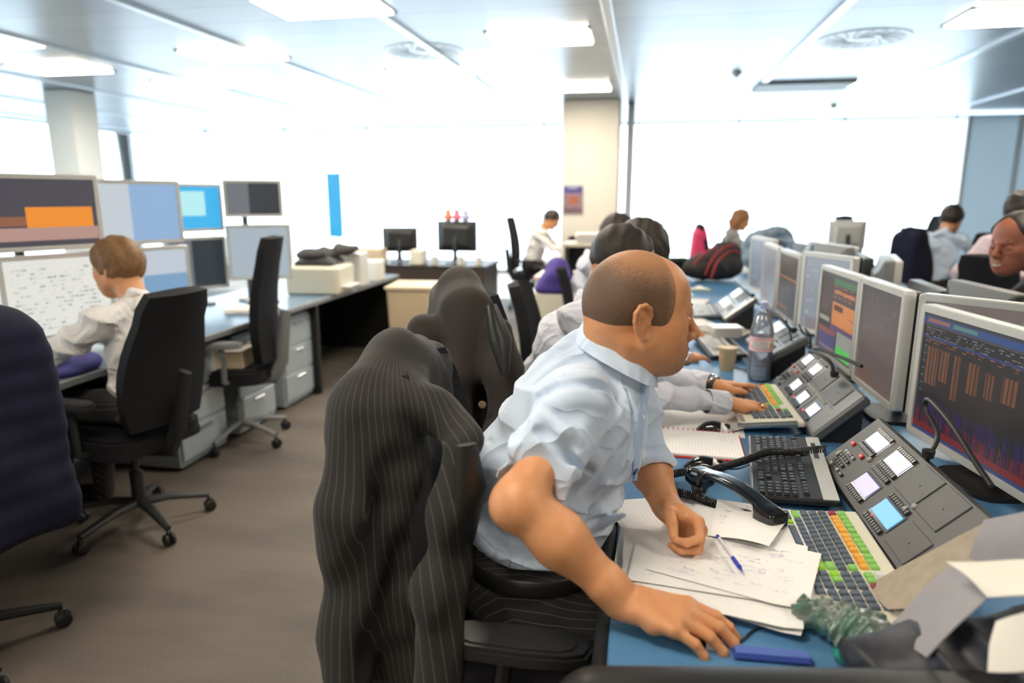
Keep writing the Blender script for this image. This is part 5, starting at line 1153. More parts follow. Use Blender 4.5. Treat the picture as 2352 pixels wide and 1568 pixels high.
# handset-style lamp loop on the second board and curved microphone stalks
def stalk(label, pts, r=.005, m=None):
    t = thing('gooseneck_microphone', label, 'microphone', pts[0]); P = spline(np.array(pts)-np.array(pts[0]), 40)
    MB().tube(P, r, 8).build('gooseneck', m or BLK, t, smooth=True); MB().lathe([(.0, 0), (.012, .003), (.014, .02), (.0, .024)], c=(0, 0, 0), seg=16).build('foot', BLK, t, smooth=True); return t
stalk('black curved microphone stalk looping over the near dealer board before the nearest screen', [(.66, 1.62, .885), (.69, 1.66, .93), (.68, 1.72, .975), (.68, 1.70, 1.0), (.69, 1.60, .975), (.70, 1.50, .93), (.71, 1.44, .90)], .006)
stalk('black and silver looped microphone stalk on the second dealer board', [(.64, 2.34, .885), (.63, 2.36, .93), (.60, 2.44, .945), (.60, 2.52, .93), (.62, 2.50, .945), (.66, 2.36, .95), (.69, 2.24, .95)], .006)
stalk('black cable-like microphone stalk curving over the farther silver-grey board', [(.62, 3.98, .915), (.58, 4.1, .95), (.56, 4.3, .965), (.58, 4.42, .95)], .006)
stalk('black microphone stalk arching behind the water bottle', [(.64, 2.98, .91), (.60, 3.06, .955), (.57, 3.22, .97), (.60, 3.32, .93)], .006)
# ------------------------------------------------------------------ keyboards
ORG = mat('orange_key', (.85, .42, .06), .45, noise=(60, .4, (.78, .38, .05))); GRN = mat('green_key', (.25, .55, .12), .45, noise=(60, .4, (.22, .5, .10))); BGK = mat('slate_blue_key', (.085, .11, .15), .4, noise=(60, .4, (.10, .13, .17))); MAR = mat('maroon_key', (.28, .03, .06), .45, noise=(60, .4, (.24, .03, .05))); LGR = mat('lime_key', (.30, .62, .03), .4, noise=(60, .4, (.27, .56, .03)))
KWH = mat('pale_key', (.68, .69, .70), .35, noise=(60, .4, (.62, .63, .64)))
def keyboard(label, c, rz, L, Wd, body, rows, pitch=.019, tilt=4, name='keyboard', extra=None, keys=True, maxk=100, face=None):
    """local X along the long side, local Y towards the back row; origin is the near-left corner on the desk"""
    M = T(c, rz) @ Matrix.Rotation(math.radians(tilt), 4, 'X'); t = thing(name, label, 'keyboard', M)
    MB().box((L/2, Wd/2, .010), (L, Wd, .018), .005).build('case', body, t, smooth=False)
    MB().box((L*.5, Wd*.97, .004), (L*.9, .01, .012), .002).build('riser', BLK, t)
    n = 0; over = {}
    for (y, lst) in rows:
        x = lst[0]
        for w, m in lst[1:]:
            if m is not None:
                kw = w*pitch-.0022
                if keys and n < maxk: key('key', keymesh(kw, pitch-.0025, .0085, m), t, x+w*pitch/2, y, .0175)
                else: over.setdefault(m.name, (m, MB()))[1].box((x+w*pitch/2, y, .0175+.004), (kw, pitch-.0025, .0085), .0018, taper=(.86, .82))
                n += 1
            x += w*pitch
    for m, b in over.values(): tag(b.build('key_block', m, t), kind='stuff' if keys else None)
    if extra: extra(t)
    return t
def std_rows(K, K2=None, pitch=.019, y0=.022, x0=.012, num=True):
    K2 = K2 or K; R = []
    lay = [[(1.25, K), (1.25, K), (1.25, K), (6, K), (1.25, K), (1.25, K), (1.25, K), (1.5, K)], [(2.2, K)]+[(1, K)]*10+[(2.8, K)], [(1.75, K)]+[(1, K)]*11+[(2.25, K)], [(1.5, K)]+[(1, K)]*12+[(1.5, K)], [(1, K)]*13+[(2, K)], [(1, K2), (.6, None)]+[(1, K2)]*4+[(.4, None)]+[(1, K2)]*4+[(.4, None)]+[(1, K2)]*4]
    for i, r in enumerate(lay):
        q = list(r)
        if i == 0: q += [(.4, None), (1, K), (1, K), (1, K)]
        elif i in (3, 4, 5): q += [(.4, None), (1, K2), (1, K2), (1, K2)]
        else: q += [(3.4, None)]
        if num: q += [(.4, None)]+([(2, K), (1, K), (1, K)] if i == 0 else [(1, K)]*4)
        if i == 1: q = q[:12]+[(1.4, None), (1, K), (1, None)]+q[13:]
        R.append((y0+i*pitch*(1 if i < 5 else 1.08), [x0]+q))
    return R
# black and grey keyboard lying crosswise: its long side runs along the desk
def k2x(t):
    MB().box((.228, .180, .0195), (.452, .036, .004), .0015).build('palm_strip', SIL, t); MB().box((.228, .004, .012), (.456, .010, .018), .004).build('chrome_edge', CHR, t); MB().box((.12, .176, .0215), (.12, .012, .004), .001).build('media_buttons', BLK, t)
kb = keyboard('black and silver keyboard between the desk phone and the red notebook', (.345, 2.095, .732), math.radians(-97), .455, .20, BLK, std_rows(KEYD, pitch=.0188, x0=.014, y0=.026), pitch=.0188, extra=k2x)
# colour-keyed keyboards
def color_rows(pitch=.019, x0=.012, y0=.020):
    R = []; K = BGK
    R.append((y0, [x0, (1.2, K), (1.2, K), (1.2, LGR), (5, K), (1.2, K), (1.2, K), (.3, None), (1, K), (1, K), (1, K), (.3, None), (1, K), (1, K), (1, K)]))
    R.append((y0+pitch, [x0, (2, GRN)]+[(1, K)]*9+[(2.1, LGR), (.3, None), (1, K), (1, K), (1, K), (.3, None), (1, K), (1, K), (1, K)]))
    R.append((y0+2*pitch, [x0, (1.6, K)]+[(1, K)]*10+[(1.5, GRN), (.3, None), (1, LGR), (1, GRN), (1, K), (.3, None), (1, K), (1, K), (1, K)]))
    R.append((y0+3*pitch, [x0, (1.3, K)]+[(1, K)]*11+[(.8, K), (.3, None), (1, K), (1, K), (1, K), (.3, None), (1, K), (1, K), (1, K)]))
    R.append((y0+4*pitch, [x0]+[(1, K)]*12+[(1.1, GRN), (.3, None), (1, K), (1, K), (1, K), (.3, None), (1, K), (1, K), (1, K)]))
    R.append((y0+5.1*pitch, [x0, (1, MAR), (.2, None)]+[(1, ORG)]*4+[(.3, None)]+[(1, ORG)]*4+[(.3, None)]+[(1, ORG)]*3+[(.6, None), (1, GRN), (1, GRN), (1, MAR), (.3, None), (1, K), (1, K), (1, K)]))
    R.append((y0+6.1*pitch, [x0, (1.2, GRN)]+[(1, GRN)]*4+[(.3, None)]+[(1, GRN)]*4+[(.3, None)]+[(1, GRN)]*3+[(.4, None), (1, KWH), (1, KWH), (1, GRN), (.3, None), (1, K), (1, K), (1, K)]))
    return R
kc = keyboard('colour-keyed keyboard in a cream case half under the loose white sheets, near corner', (.325, 1.575, .732), math.radians(-90), .445, .185, CREAM, color_rows(pitch=.0198, y0=.026), pitch=.0198)
def k3x(t):
    MB().tube([(.455, -.01, -.004+.012), (.455, .17, .014)], .010, 12).build('support_bar', CHR, t, smooth=True, angle=40); MB().box((.41, .010, .0195), (.07, .012, .001)).build('badge', MDG, t)
kd = keyboard('colour-keyed keyboard under the hands with the gold ring', (.325, 2.63, .745), math.radians(-89), .46, .195, CREAM, color_rows(pitch=.0205, y0=.034), pitch=.0205, extra=k3x)
keyboard('pale-keyed keyboard under the hand with the watch', (.285, 3.62, .732), math.radians(-84), .44, .17, DKG, std_rows(KWH), maxk=100, extra=lambda t: MB().box((.22, .168, .014), (.44, .012, .01), .002).build('back_edge', SIL, t))
keyboard('pale keyboard before the farther silver-grey board', (.33, 4.72, .732), math.radians(-90), .44, .16, MDG, std_rows(KWH), keys=False)
# ------------------------------------------------------------------ mice
def mouse(label, c, rz, red=False, sc=1.0):
    t = thing('computer_mouse', label, 'mouse', T(c, rz) @ Matrix.Scale(sc, 4), 'computer mice'); n, m = 17, 13; g = []
    for i in range(n):
        u = i/(n-1); x = .058-.116*u; w = .030*math.sqrt(max(0, 1-abs(2*u-1)**3.2))*(.93+.07*math.cos(5*u)); h = .036*(math.sin(math.pi*min(1, .10+u*.82)))**.8*(max(0, 1-abs(2*u-1)**5)); row = []
        for j in range(m):
            a = math.pi*j/(m-1); row.append([x, -w*math.cos(a)*1.0, h*math.sin(a)**.75])
        g.append(row)
    g = np.array(g); k = 6
    # u=0 front (buttons), rear is the dark shell
    MB().sheet(g[k-1:], .0).build('shell', BLKG, t, smooth=True); MB().sheet(g[:k], .0).build('button_cover', SIL, t, smooth=True)
    MB().prism([(.055*math.cos(a), .0285*math.sin(a)) for a in np.linspace(0, 2*math.pi, 25)[:-1]], 0, .003).build('base', BLK, t)
    MB().lathe([(0, -.004), (.010, -.003), (.011, 0), (.010, .003), (0, .004)], c=(.040, 0, .022), R=np.array([[1, 0, 0], [0, 0, 1], [0, -1, 0]]), seg=18).build('wheel', BLK, t, smooth=True)
    if red: MB().box((.0, -.0275, .012), (.03, .002, .010), .001).build('glow_window', mat('red_glow_plastic', (.4, .01, .02), .2, emis=((1, .02, .05), .6)), t)
    return t
mouse('black and silver mouse beside the coiled phone cord, glowing red below', (.195, 1.855, .7285), math.radians(-8), True)
mouse('black and silver mouse at the top edge of the red notebook', (.250, 2.175, .7285), math.radians(-10))
HM = (R_W*.30+R_T*.70); mouse('mouse hidden under the right hand of the person in pale blue', (HM[0]+.005, HM[1]+.012, .7285), math.atan2(xr[1], xr[0]), sc=.86)
def cable(label, pts, r=.0022, m=None, name='cable'):
    P = spline(pts, 50); o = MB().tube(P-P[0], r, 7).build(name, m or BLK, None, T(P[0]), smooth=True); return tag(o, label, 'cable')
zc = .731
cable('black mouse cable running right from under the hand', [PZ(1685, 1478, zc), PZ(1705, 1470, zc), PZ(1740, 1443, zc), PZ(1790, 1435, .735), PZ(1850, 1420, .735), PZ(1900, 1405, .733)], .0024)
cable('thin black mouse cable crossing over the black and silver keyboard', [(.252, 1.847, .735), PZ(1700, 1075, .74), PZ(1760, 1052, .758), PZ(1820, 1045, .762), (.50, 1.93, .76)])
cable('thin cable from the mouse above the red notebook', [(.308, 2.165, .735), PZ(1710, 985, .732), PZ(1750, 978, .732)], .0018)
cable('black cable looping on the blue desk below the support bar', [PZ(1765, 985, .732), PZ(1795, 1008, .732), PZ(1830, 1000, .732), PZ(1870, 985, .732)], .0022)
cable('thin cable going down beside the second dealer board', [PZ(1845, 985, .732), PZ(1862, 1005, .732), PZ(1885, 1030, .732)], .0018)
cable('thin black cable loop between the paper cup and the bottle', [PZ(1710, 835, .732), PZ(1690, 832, .732), PZ(1683, 840, .732), PZ(1700, 846, .732), PZ(1715, 850, .732)], .0025)
for i, (x0, l) in enumerate(((1805, 'left'), (1835, 'middle'), (1850, 'right'))):
    cable('black power lead hanging under the angled-away monitor, %s of three' % l, [PD(x0, 735+i*10, 2.9), PD(x0+12, 780, 2.85), PD(x0+4, 840, 2.85), PD(x0-6, 858, 2.95)], .004)
# ------------------------------------------------------------------ telephone handset with coiled cord
t = thing('phone_handset', 'glossy black telephone handset lying beside the bare hand', 'telephone', PZ(1600, 1120, .735)); o = np.array(t.location)
hA, hB = np.array((.165, 1.685, .757)), np.array((.305, 1.478, .757)); hv = Vol((.08, 1.38, .725), (.40, 1.78, .85), .0022); dd = (hB-hA)/np.linalg.norm(hB-hA); sd = np.array([-dd[1], dd[0], 0]); RH = np.array([dd, sd, [0, 0, 1]])
arc = [hA+dd*u*np.linalg.norm(hB-hA)+np.array([0, 0, .030+.018*math.sin(math.pi*u)]) for u in np.linspace(0, 1, 17)]
for q in spline(arc, 70): hv.cap(q-sd*.0125, q+sd*.0125, .0088, k=.0015)
for p, sg in ((hA, 1), (hB, -1)):
    hv.box(p+[0, 0, .018]+dd*sg*.004, (.030, .028, .020), .010, .012, RH); hv.cap(p+[0, 0, -.006]+dd*sg*.004, p+[0, 0, .01]+dd*sg*.004, .024, .027, .012)
    hv.ell(p+dd*sg*.004+[0, 0, -.032], (.018, .018, .008), .002, RH, 'sub')
    if sg < 0: hv.box(p+dd*.034+[0, 0, -.016], (.007, .035, .008), .003, .004, RH, 'sub')
b = vobj('handset', hv, BLKG, t, 1)
t2 = thing('coiled_cord', 'black coiled phone cord curling from the handset across to the near dealer board', 'cord', (0.12, 1.7, .74)); o2 = np.array([.12, 1.7, .74])
path = spline([(.272, 1.535, .748), (.235, 1.57, .742), (.19, 1.60, .742), (.15, 1.63, .742), (.10, 1.66, .742), (.085, 1.73, .744), (.13, 1.765, .748), (.21, 1.79, .752), (.29, 1.835, .763), (.36, 1.88, .776), (.44, 1.905, .776), (.52, 1.905, .790)], 2200)
seg_ = np.r_[0, np.cumsum(np.linalg.norm(np.diff(path, axis=0), axis=1))]; tg = np.gradient(path, axis=0); tg /= np.linalg.norm(tg, axis=1)[:, None]; n1 = np.cross(tg, [0, 0, 1.]); n1 /= np.linalg.norm(n1, axis=1)[:, None]; n2 = np.cross(tg, n1)
ph = seg_/.0060*2*math.pi; hel = path+[0, 0, .002]+.0088*(np.cos(ph)[:, None]*n1+np.sin(ph)[:, None]*n2)
MB().tube(hel-o2, .0023, 6).build('coil', BLK, t2, smooth=True); MB().tube([path[0]-o2-[0, 0, 0], np.array((.290, 1.50, .755))-o2], .003, 8).build('plug', BLK, t2, smooth=True)
# ------------------------------------------------------------------ paper
def scribble(parent, frame, n, seed, x0, x1, y0, y1, m=None, w=.0006, size=.006, name='handwriting'):
    """frame(x,y)->xyz on the sheet; loose pen strokes as thin ribbons"""
    r = np.random.default_rng(seed); b = MB()
    for _ in range(n):
        cx_, cy_ = r.uniform(x0, x1), r.uniform(y0, y1); k = int(r.integers(3, 9)); px_, py_ = cx_, cy_
        for i in range(k):
            pts = []; a = r.uniform(0, 6.28); sz = size*r.uniform(.5, 1.1)
            for j in range(6): a += r.uniform(.4, 1.6); px_ += math.cos(a)*sz*.35+sz*.08; py_ += math.sin(a)*sz*.35; pts.append((px_, py_))
            pts = np.array(pts); d = np.gradient(pts, axis=0); d /= np.linalg.norm(d, axis=1)[:, None]+1e-9; nn = np.c_[-d[:, 1], d[:, 0]]*w/2
            L_ = [frame(*(p+q)) for p, q in zip(pts, nn)]; R_ = [frame(*(p-q)) for p, q in zip(pts, nn)]; b.sheet(np.array([L_, R_]))
            px_ += sz*.35
    return b.build(name, m or INK, parent, None)
INKF = mat('faded_blue_ink', (.52, .50, .70), .6, noise=(60, .6, (.62, .60, .76)))
def paper_sheet(label, c, rz, z, w=.297, h=.21, curl=None, m=None, rule=False, ink=0, seed=0, group='loose sheets on the desk', cat='sheet of paper', name='paper_sheet', lift=None, grid=10):
    t = thing(name, label, cat, (c[0], c[1], z), group); R = np.array([[math.cos(rz), math.sin(rz)], [-math.sin(rz), math.cos(rz)]])
    def fr(x, y, dz=.0007):
        q = np.array([x, y]) @ R; zz = 0
        if lift: zz = lift(c[0]+q[0], c[1]+q[1], x, y)
        return [q[0], q[1], zz+dz]
    g = np.array([[fr((i/grid-.5)*w, (j/grid-.5)*h, 0) for j in range(grid+1)] for i in range(grid+1)]); g = g[:, ::-1]
    MB().sheet(g[:, ::-1], .0004).build('sheet', m or PAPER, t)
    if rule:
        b = MB()
        for k in range(1, 22):
            x = -w/2+k*w/23; b.sheet(np.array([[fr(x, y, .0003) for y in np.linspace(-h/2*.95, h/2*.95, 8)], [fr(x+.0007, y, .0003) for y in np.linspace(-h/2*.95, h/2*.95, 8)]]))
        b.build('ruled_line', mat('rule_line', (.62, .64, .74), .7, noise=(60, .3, (.66, .68, .76))), t)
    if ink: scribble(t, fr, ink, seed, -w*.43, w*.35, -h*.42, h*.42, INKF if ink > 14 else None, .0009)
    return t
r = np.random.default_rng(11)
def lf(x, y, u, v): s_ = min(1, max(0, (x-.26)/.07)); s2 = min(1, max(0, (.26-y+.96)/.03)); return .012*s_*s_*(3-2*s_)
stk = [(.130, 1.300, 2), (.150, 1.275, -9), (.165, 1.330, 8), (.120, 1.335, -3), (.175, 1.270, -14), (.140, 1.325, 5), (.185, 1.245, -20), (.150, 1.300, -5), (.200, 1.290, -11), (.135, 1.290, 1), (.17, 1.235, -12), (.190, 1.325, -16), (.155, 1.295, -6), (.205, 1.300, -19)]
wd = ['lowest', 'second', 'third', 'fourth', 'fifth', 'sixth', 'seventh', 'eighth', 'ninth', 'tenth', 'eleventh', 'twelfth', 'thirteenth', 'topmost']
for i, (x, y, a) in enumerate(stk):
    z = .7295+i*.0018
    paper_sheet('loose white sheet in the scribbled stack, %s counted from the desk' % wd[i] if i < 13 else 'topmost white sheet of the stack, covered in blue pen scribbles, pen lying on it', (x, y), math.radians(a), z,
        lift=lambda X_, Y_, u, v, i=i: lf(X_, Y_, u, v)+.0045*max(0, (abs(v)/.105))**3*(.6+.4*math.sin(i*2.1))*(.2 if i > 11 else .5), ink=60 if i == 13 else (30 if i in (12, 11) else 0), seed=i, rule=False, group='sheets of the scribbled stack')
# a creased, folded sheet beyond the hand and printed grid sheet under it
paper_sheet('sheet printed with a fine grid between the sleeve and the bare hand', (.085, 1.545), math.radians(20), .7302, w=.26, h=.19, rule=True, group='sheets near the far hand')
paper_sheet('bent white sheet between the bare hand and the handset', (.215, 1.465), math.radians(-25), .760, w=.21, h=.15, lift=lambda X_, Y_, u, v: .012*math.sin(u*18), group='sheets near the far hand')
paper_sheet('white sheet with faint print running under the mouthpiece to the colour keys', (.285, 1.49), math.radians(-10), .7565, w=.20, h=.18, ink=14, seed=40, group='sheets near the far hand')
for i, (x, y, a, l) in enumerate(((.16, 2.31, 6, 'ruled white sheet under the striped forearm, left of the colour keys'), (.20, 2.24, -4, 'white sheet edge sticking out below the striped forearm'), (.26, 2.36, 14, 'white sheet beside the keyboard under the ringed hand'))):
    paper_sheet(l, (x, y), math.radians(a), .7295+i*.0016, rule=(i == 0), group='sheets under the striped sleeve')
# ball pen
t = thing('ballpoint_pen', 'clear ballpoint pen with blue grip lying on the topmost scribbled sheet', 'pen', (.197, 1.322, .760)); pa, pb = np.array((.183, 1.385, .7645))-np.array(t.location), np.array((.214, 1.255, .7645))-np.array(t.location); dp = (pb-pa)/np.linalg.norm(pb-pa); BLP = mat('blue_pen_plastic', (.02, .04, .45), .25, noise=(60, .3, (.03, .05, .5)))
MB().tube([pa, pb-dp*.035], .0036, 12).build('barrel', mat('clear_pen_plastic', (.70, .70, .80), .12, noise=(60, .4, (.6, .6, .72)), coat=.5), t, smooth=True, angle=40)
MB().tube([pb-dp*.05, pb-dp*.014], .0043, 12).build('grip', BLP, t, smooth=True, angle=40); MB().tube([pa-dp*.006, pa+dp*.004], .0038, 12).build('end_plug', BLP, t, smooth=True, angle=40); MB().tube([pb-dp*.014, pb-dp*.003, pb], [.0036, .0016, .0008], 12).build('tip', BLP, t, smooth=True)
# red spiral notebook
t = thing('spiral_notebook', 'open lined notebook with a red cover and red wire binding', 'notebook', T((.175, 2.035, .7285), math.radians(-2))); RED = mat('red_cover', (.62, .02, .02), .4, noise=(20, .3, (.55, .02, .02)))
MB().box((0, 0, .002), (.295, .225, .003), .001).build('cover', RED, t); MB().box((-.002, .002, .0075), (.286, .216, .008), .0012).build('pages', PAPER, t)
b = MB()
for i in range(1, 30): b.box((-.002-.143+i*.0095, .0, .0117), (.0006, .205, .0003))
b.build('ruled_line', mat('rule_line', (.62, .64, .74), .7), t)
for i in range(18):
    a = np.linspace(0, 2*math.pi, 15); MB().tube([(-.135+i*.0155, .110+.006*math.cos(q), .0085+.008*math.sin(q)) for q in a], .0011, 6).build('wire_ring', RED, t, smooth=True)
scribble(t, lambda x, y: [x, y, .0122], 10, 5, .06, .12, -.08, .07, mat('pencil_grey', (.55, .55, .55), .6, noise=(60, .4, (.65, .65, .65))), .0006)
# paper cup
t = thing('paper_cup', 'beige paper cup printed with lines of brown script', 'cup', (.385, 3.02, .7285)); CUP = mat('cup_card', (.62, .47, .27), .65, noise=(25, .4, (.58, .43, .24)))
MB().lathe([(0, .002), (.028, .002), (.029, 0), (.0412, .100), (.0405, .100), (.028, .004), (0, .004)], seg=40).build('cup_wall', CUP, t, smooth=True, angle=60)
MB().lathe([(.0412, .098), (.0432, .100), (.0432, .102), (.041, .103), (.0405, .100)], seg=40).build('rolled_rim', mat('cup_rim', (.74, .64, .46), .5, noise=(60, .3, (.7, .6, .43))), t, smooth=True)
b = MB(); r = np.random.default_rng(4)
for k in range(9):
    z = .012+k*.0098; a = 0
    while a < 6.2:
        w = r.uniform(.05, .22); rr = .029+(.0122)*z/.1+.0004
        for q in np.arange(a, a+w, .05): b.sheet(np.array([[(rr*math.cos(q), rr*math.sin(q), z+r.uniform(0, .003)), (rr*math.cos(q+.03), rr*math.sin(q+.03), z+r.uniform(0, .003))], [(rr*math.cos(q), rr*math.sin(q), z+.0012+r.uniform(0, .003)), (rr*math.cos(q+.03), rr*math.sin(q+.03), z+.0016+r.uniform(0, .003))]]))
        a += w+r.uniform(.04, .1)
b.build('printed_script', mat('cup_print', (.30, .17, .08), .65, noise=(60, .3, (.36, .22, .1))), t)
# water bottle
t = thing('water_bottle', 'clear plastic water bottle with pale blue cap and pink label, half full', 'bottle', (.495, 2.87, .7285)); 
def clear_mat(name, tint, ior, rough=.03, haze=.12):  # haze: pale diffuse mixed in to stand for refracted light
    m = bpy.data.materials.new(name); m.use_nodes = True; N = m.node_tree.nodes; L = m.node_tree.links; N.clear(); o = N.new('ShaderNodeOutputMaterial'); t_ = N.new('ShaderNodeBsdfTransparent'); t_.inputs[0].default_value = (*tint, 1)
    g = N.new('ShaderNodeBsdfGlossy'); g.inputs['Roughness'].default_value = rough; f = N.new('ShaderNodeFresnel'); f.inputs[0].default_value = ior; x = N.new('ShaderNodeMixShader'); L.new(f.outputs[0], x.inputs[0]); L.new(t_.outputs[0], x.inputs[1]); L.new(g.outputs[0], x.inputs[2])
    n_ = N.new('ShaderNodeTexNoise'); n_.inputs['Scale'].default_value = 40; tc = N.new('ShaderNodeTexCoord'); L.new(tc.outputs['Object'], n_.inputs['Vector']); bp = N.new('ShaderNodeBump'); bp.inputs['Strength'].default_value = .5; bp.inputs['Distance'].default_value = .003; L.new(n_.outputs[0], bp.inputs['Height']); L.new(bp.outputs[0], g.inputs['Normal']); L.new(bp.outputs[0], f.inputs['Normal']); df = N.new('ShaderNodeBsdfDiffuse'); df.inputs[0].default_value = (.85, .90, 1, 1); y = N.new('ShaderNodeMixShader'); y.inputs[0].default_value = haze; L.new(x.outputs[0], y.inputs[1]); L.new(df.outputs[0], y.inputs[2]); L.new(y.outputs[0], o.inputs[0]); return m
PET = clear_mat('clear_bottle_plastic', (.95, .965, .99), 1.5, .06); WAT = clear_mat('water', (.92, .95, .98), 1.33, haze=.10)
pr = [(0, .006), (.02, .004), (.034, 0), (.043, .006), (.0455, .02)]
for k in range(5): z = .03+k*.016; pr += [(.0455, z), (.0435, z+.008)]
pr += [(.0455, .112), (.0470, .118), (.0465, .122), (.0465, .190), (.0470, .194), (.046, .205), (.042, .228), (.034, .255), (.022, .283), (.0145, .297), (.0135, .312), (.0135, .318)]
outer = pr; inner = [(max(0, r_-.0012), z+.0012) for r_, z in pr][::-1]
MB().lathe(outer+inner, seg=48).build('bottle_wall', PET, t, smooth=True)
wt = [(max(0, r_-.0022), z+.002) for r_, z in pr if z < .118]+[(.0440, .120), (0, .120)]; MB().lathe(wt, seg=40).build('water', WAT, t, smooth=True)
b = MB().lathe([(.0152, .300), (.0158, .302), (.0158, .322), (.0145, .326), (0, .327)], seg=36)
for k in range(24): a = k*math.pi/12; b.box((.0158*math.cos(a), .0158*math.sin(a), .312), (.0012, .0012, .018))
b.build('bottle_cap', mat('pale_blue_cap', (.48, .55, .78), .35, noise=(60, .3, (.44, .5, .74))), t, smooth=True, angle=40)
A = np.zeros((44, 110, 3))+np.array(S(236, 196, 200))
yy, xx = np.mgrid[0:44, 0:110]
for x0 in (28, 83):
    el = ((xx-x0)/24)**2+((yy-21)/15)**2; A[el < 1] = S(236, 226, 214); A[(el >= .9) & (el < 1.12)] = S(226, 130, 150)
    for k in range(7): A[16+k*3:17+k*3, x0-18:x0+8] = np.array(S(150, 160, 190))
    A[17:32, x0+12:x0+19] = S(196, 160, 100)
def cylf(u, v): a = -math.pi*1.02+u*2*math.pi*.99; return np.stack([.0473*np.cos(a), .0473*np.sin(a), .128+v*.058], -1)
lb = link('bottle_label', pixmesh(A, cylf), PRINT, t); 
def bent_text(txt, size, R, a0, z, m, parent, name='lettering', ext=.0002):
    cu = bpy.data.curves.new('lettering', 'FONT'); cu.body = txt; cu.size = size; cu.align_x = 'CENTER'; cu.extrude = ext; cu.resolution_u = 2
    o = bpy.data.objects.new('lettering', cu); COL.objects.link(o); dg = bpy.context.evaluated_depsgraph_get(); me = bpy.data.meshes.new_from_object(o.evaluated_get(dg)); bpy.data.objects.remove(o)
    co = np.zeros(len(me.vertices)*3); me.vertices.foreach_get('co', co); co = co.reshape(-1, 3); a = a0+co[:, 0]/R; rr = R+.0004+co[:, 2]; me.vertices.foreach_set('co', np.stack([rr*np.cos(a), rr*np.sin(a), z+co[:, 1]], 1).ravel()); me.update()
    return link(name, me, m, parent)
am = math.atan2(-2.87, -.495); PKT = mat('pink_lettering', (.70, .10, .14), .5, noise=(60, .2, (.65, .1, .12))); BLT = mat('blue_lettering', (.12, .16, .45), .5, noise=(60, .2, (.1, .14, .4)))
bent_text('as pure as', .0085, .0474, am+.02-.15, .1775, BLT, t); bent_text('pure can be', .0105, .0474, am-.02-.10, .1665, PKT, t)
# ------------------------------------------------------------------ clutter between the boards
def pile(name, label, cat, M, n, w, h, mats_, seed=0, th=.0016, jit=.012, part='sheet'):
    r = np.random.default_rng(seed); t = thing(name, label, cat, M)
    for i in range(n):
        a = r.uniform(-.12, .12); R = np.array([[math.cos(a), math.sin(a), 0], [-math.sin(a), math.cos(a), 0], [0, 0, 1]]); MB().box((r.uniform(-jit, jit), r.uniform(-jit, jit), th*(i+.5)), (w*(.95+.05*r.random()), h, th*.8), 0, R).build(part, mats_[i % len(mats_)], t)
    return t
NEWS = mat('newsprint', (.52, .49, .44), .85, noise=(70, .7, (.30, .29, .28)))
pile('paper_stack', 'untidy stack of white papers beyond the pale-keyed keyboard', 'papers', T((.28, 4.10, .7285), .3), 7, .30, .22, [PAPER, PAPER2], 1)
pile('paper_stack', 'low stack of grey newspapers before the far dealer board', 'papers', T((.30, 4.95, .7285), -.2), 6, .34, .26, [NEWS, PAPER], 2, .003)
pile('paper_stack', 'bright white papers at the far end of the near desk', 'papers', T((.22, 5.35, .7285), .1), 8, .32, .24, [PAPER], 3)
pile('paper_stack', 'thin white papers at the second person\'s far side, left of the cup', 'papers', T((.12, 3.18, .7285), .2), 4, .29, .2, [PAPER, PAPER2], 4)
pile('newspaper_stack', 'folded newspapers under the cream tub behind the bottle', 'newspapers', T((.45, 3.83, .7285), -.5), 5, .25, .20, [NEWS, PAPER2], 5, .005)
t = thing('plastic_tub', 'small clear lidded tub holding something cream, behind the bottle neck', 'tub', T((.44, 3.60, .752), .2)); TUB = mat('milky_tub', (.80, .78, .74), .25, noise=(20, .3, (.74, .72, .68)), trans=.3)
MB().box((0, 0, .03), (.14, .10, .055), .01, taper=(1.08, 1.08)).build('tub_body', TUB, t); MB().box((0, 0, .062), (.158, .115, .008), .003).build('lid', mat('tub_lid', (.82, .82, .82), .2, noise=(20, .3, (.76, .76, .76))), t)
t = thing('folder', 'pale green paper folder lying open before the black and red backpack', 'folder', T((.30, 5.75, .7285), .15)); GRF = mat('pale_green_card', (.55, .74, .38), .6, noise=(8, .4, (.62, .78, .46)))
g = np.array([[(-.24+.48*i/10, -.16+.32*j/8, .006+.02*math.sin(i*.6)*j/8) for j in range(9)] for i in range(11)]); MB().sheet(g, .002).build('cover', GRF, t, smooth=True); MB().sheet(g*[.9, .9, 1]+[0, 0, .006], .002).build('sheet', PAPER, t, smooth=True)
t = thing('paper_box', 'small white card box beside the black wedge of the silver-grey board', 'box', T((.52, 2.98, .7285), -.2)); MB().box((0, 0, .02), (.08, .10, .04), .002).build('box_body', PAPER, t); MB().box((0, 0, .042), (.083, .103, .006), .002).build('lid', BLK, t)
for i, (x, y, w, l, m) in enumerate(((.70, 2.95, .10, 'small green notepad behind the second dealer board', GRN), (.70, 3.12, .08, 'yellow note block under the hanging leads', mat('yellow_card', (.65, .50, .16), .6, noise=(20, .3, (.6, .45, .14)))))):
    tag(MB().box((0, 0, .012), (w, w, .024), .003).build('note_block', m, None, T((x, y, .7285), .3*i)), l, 'note block')
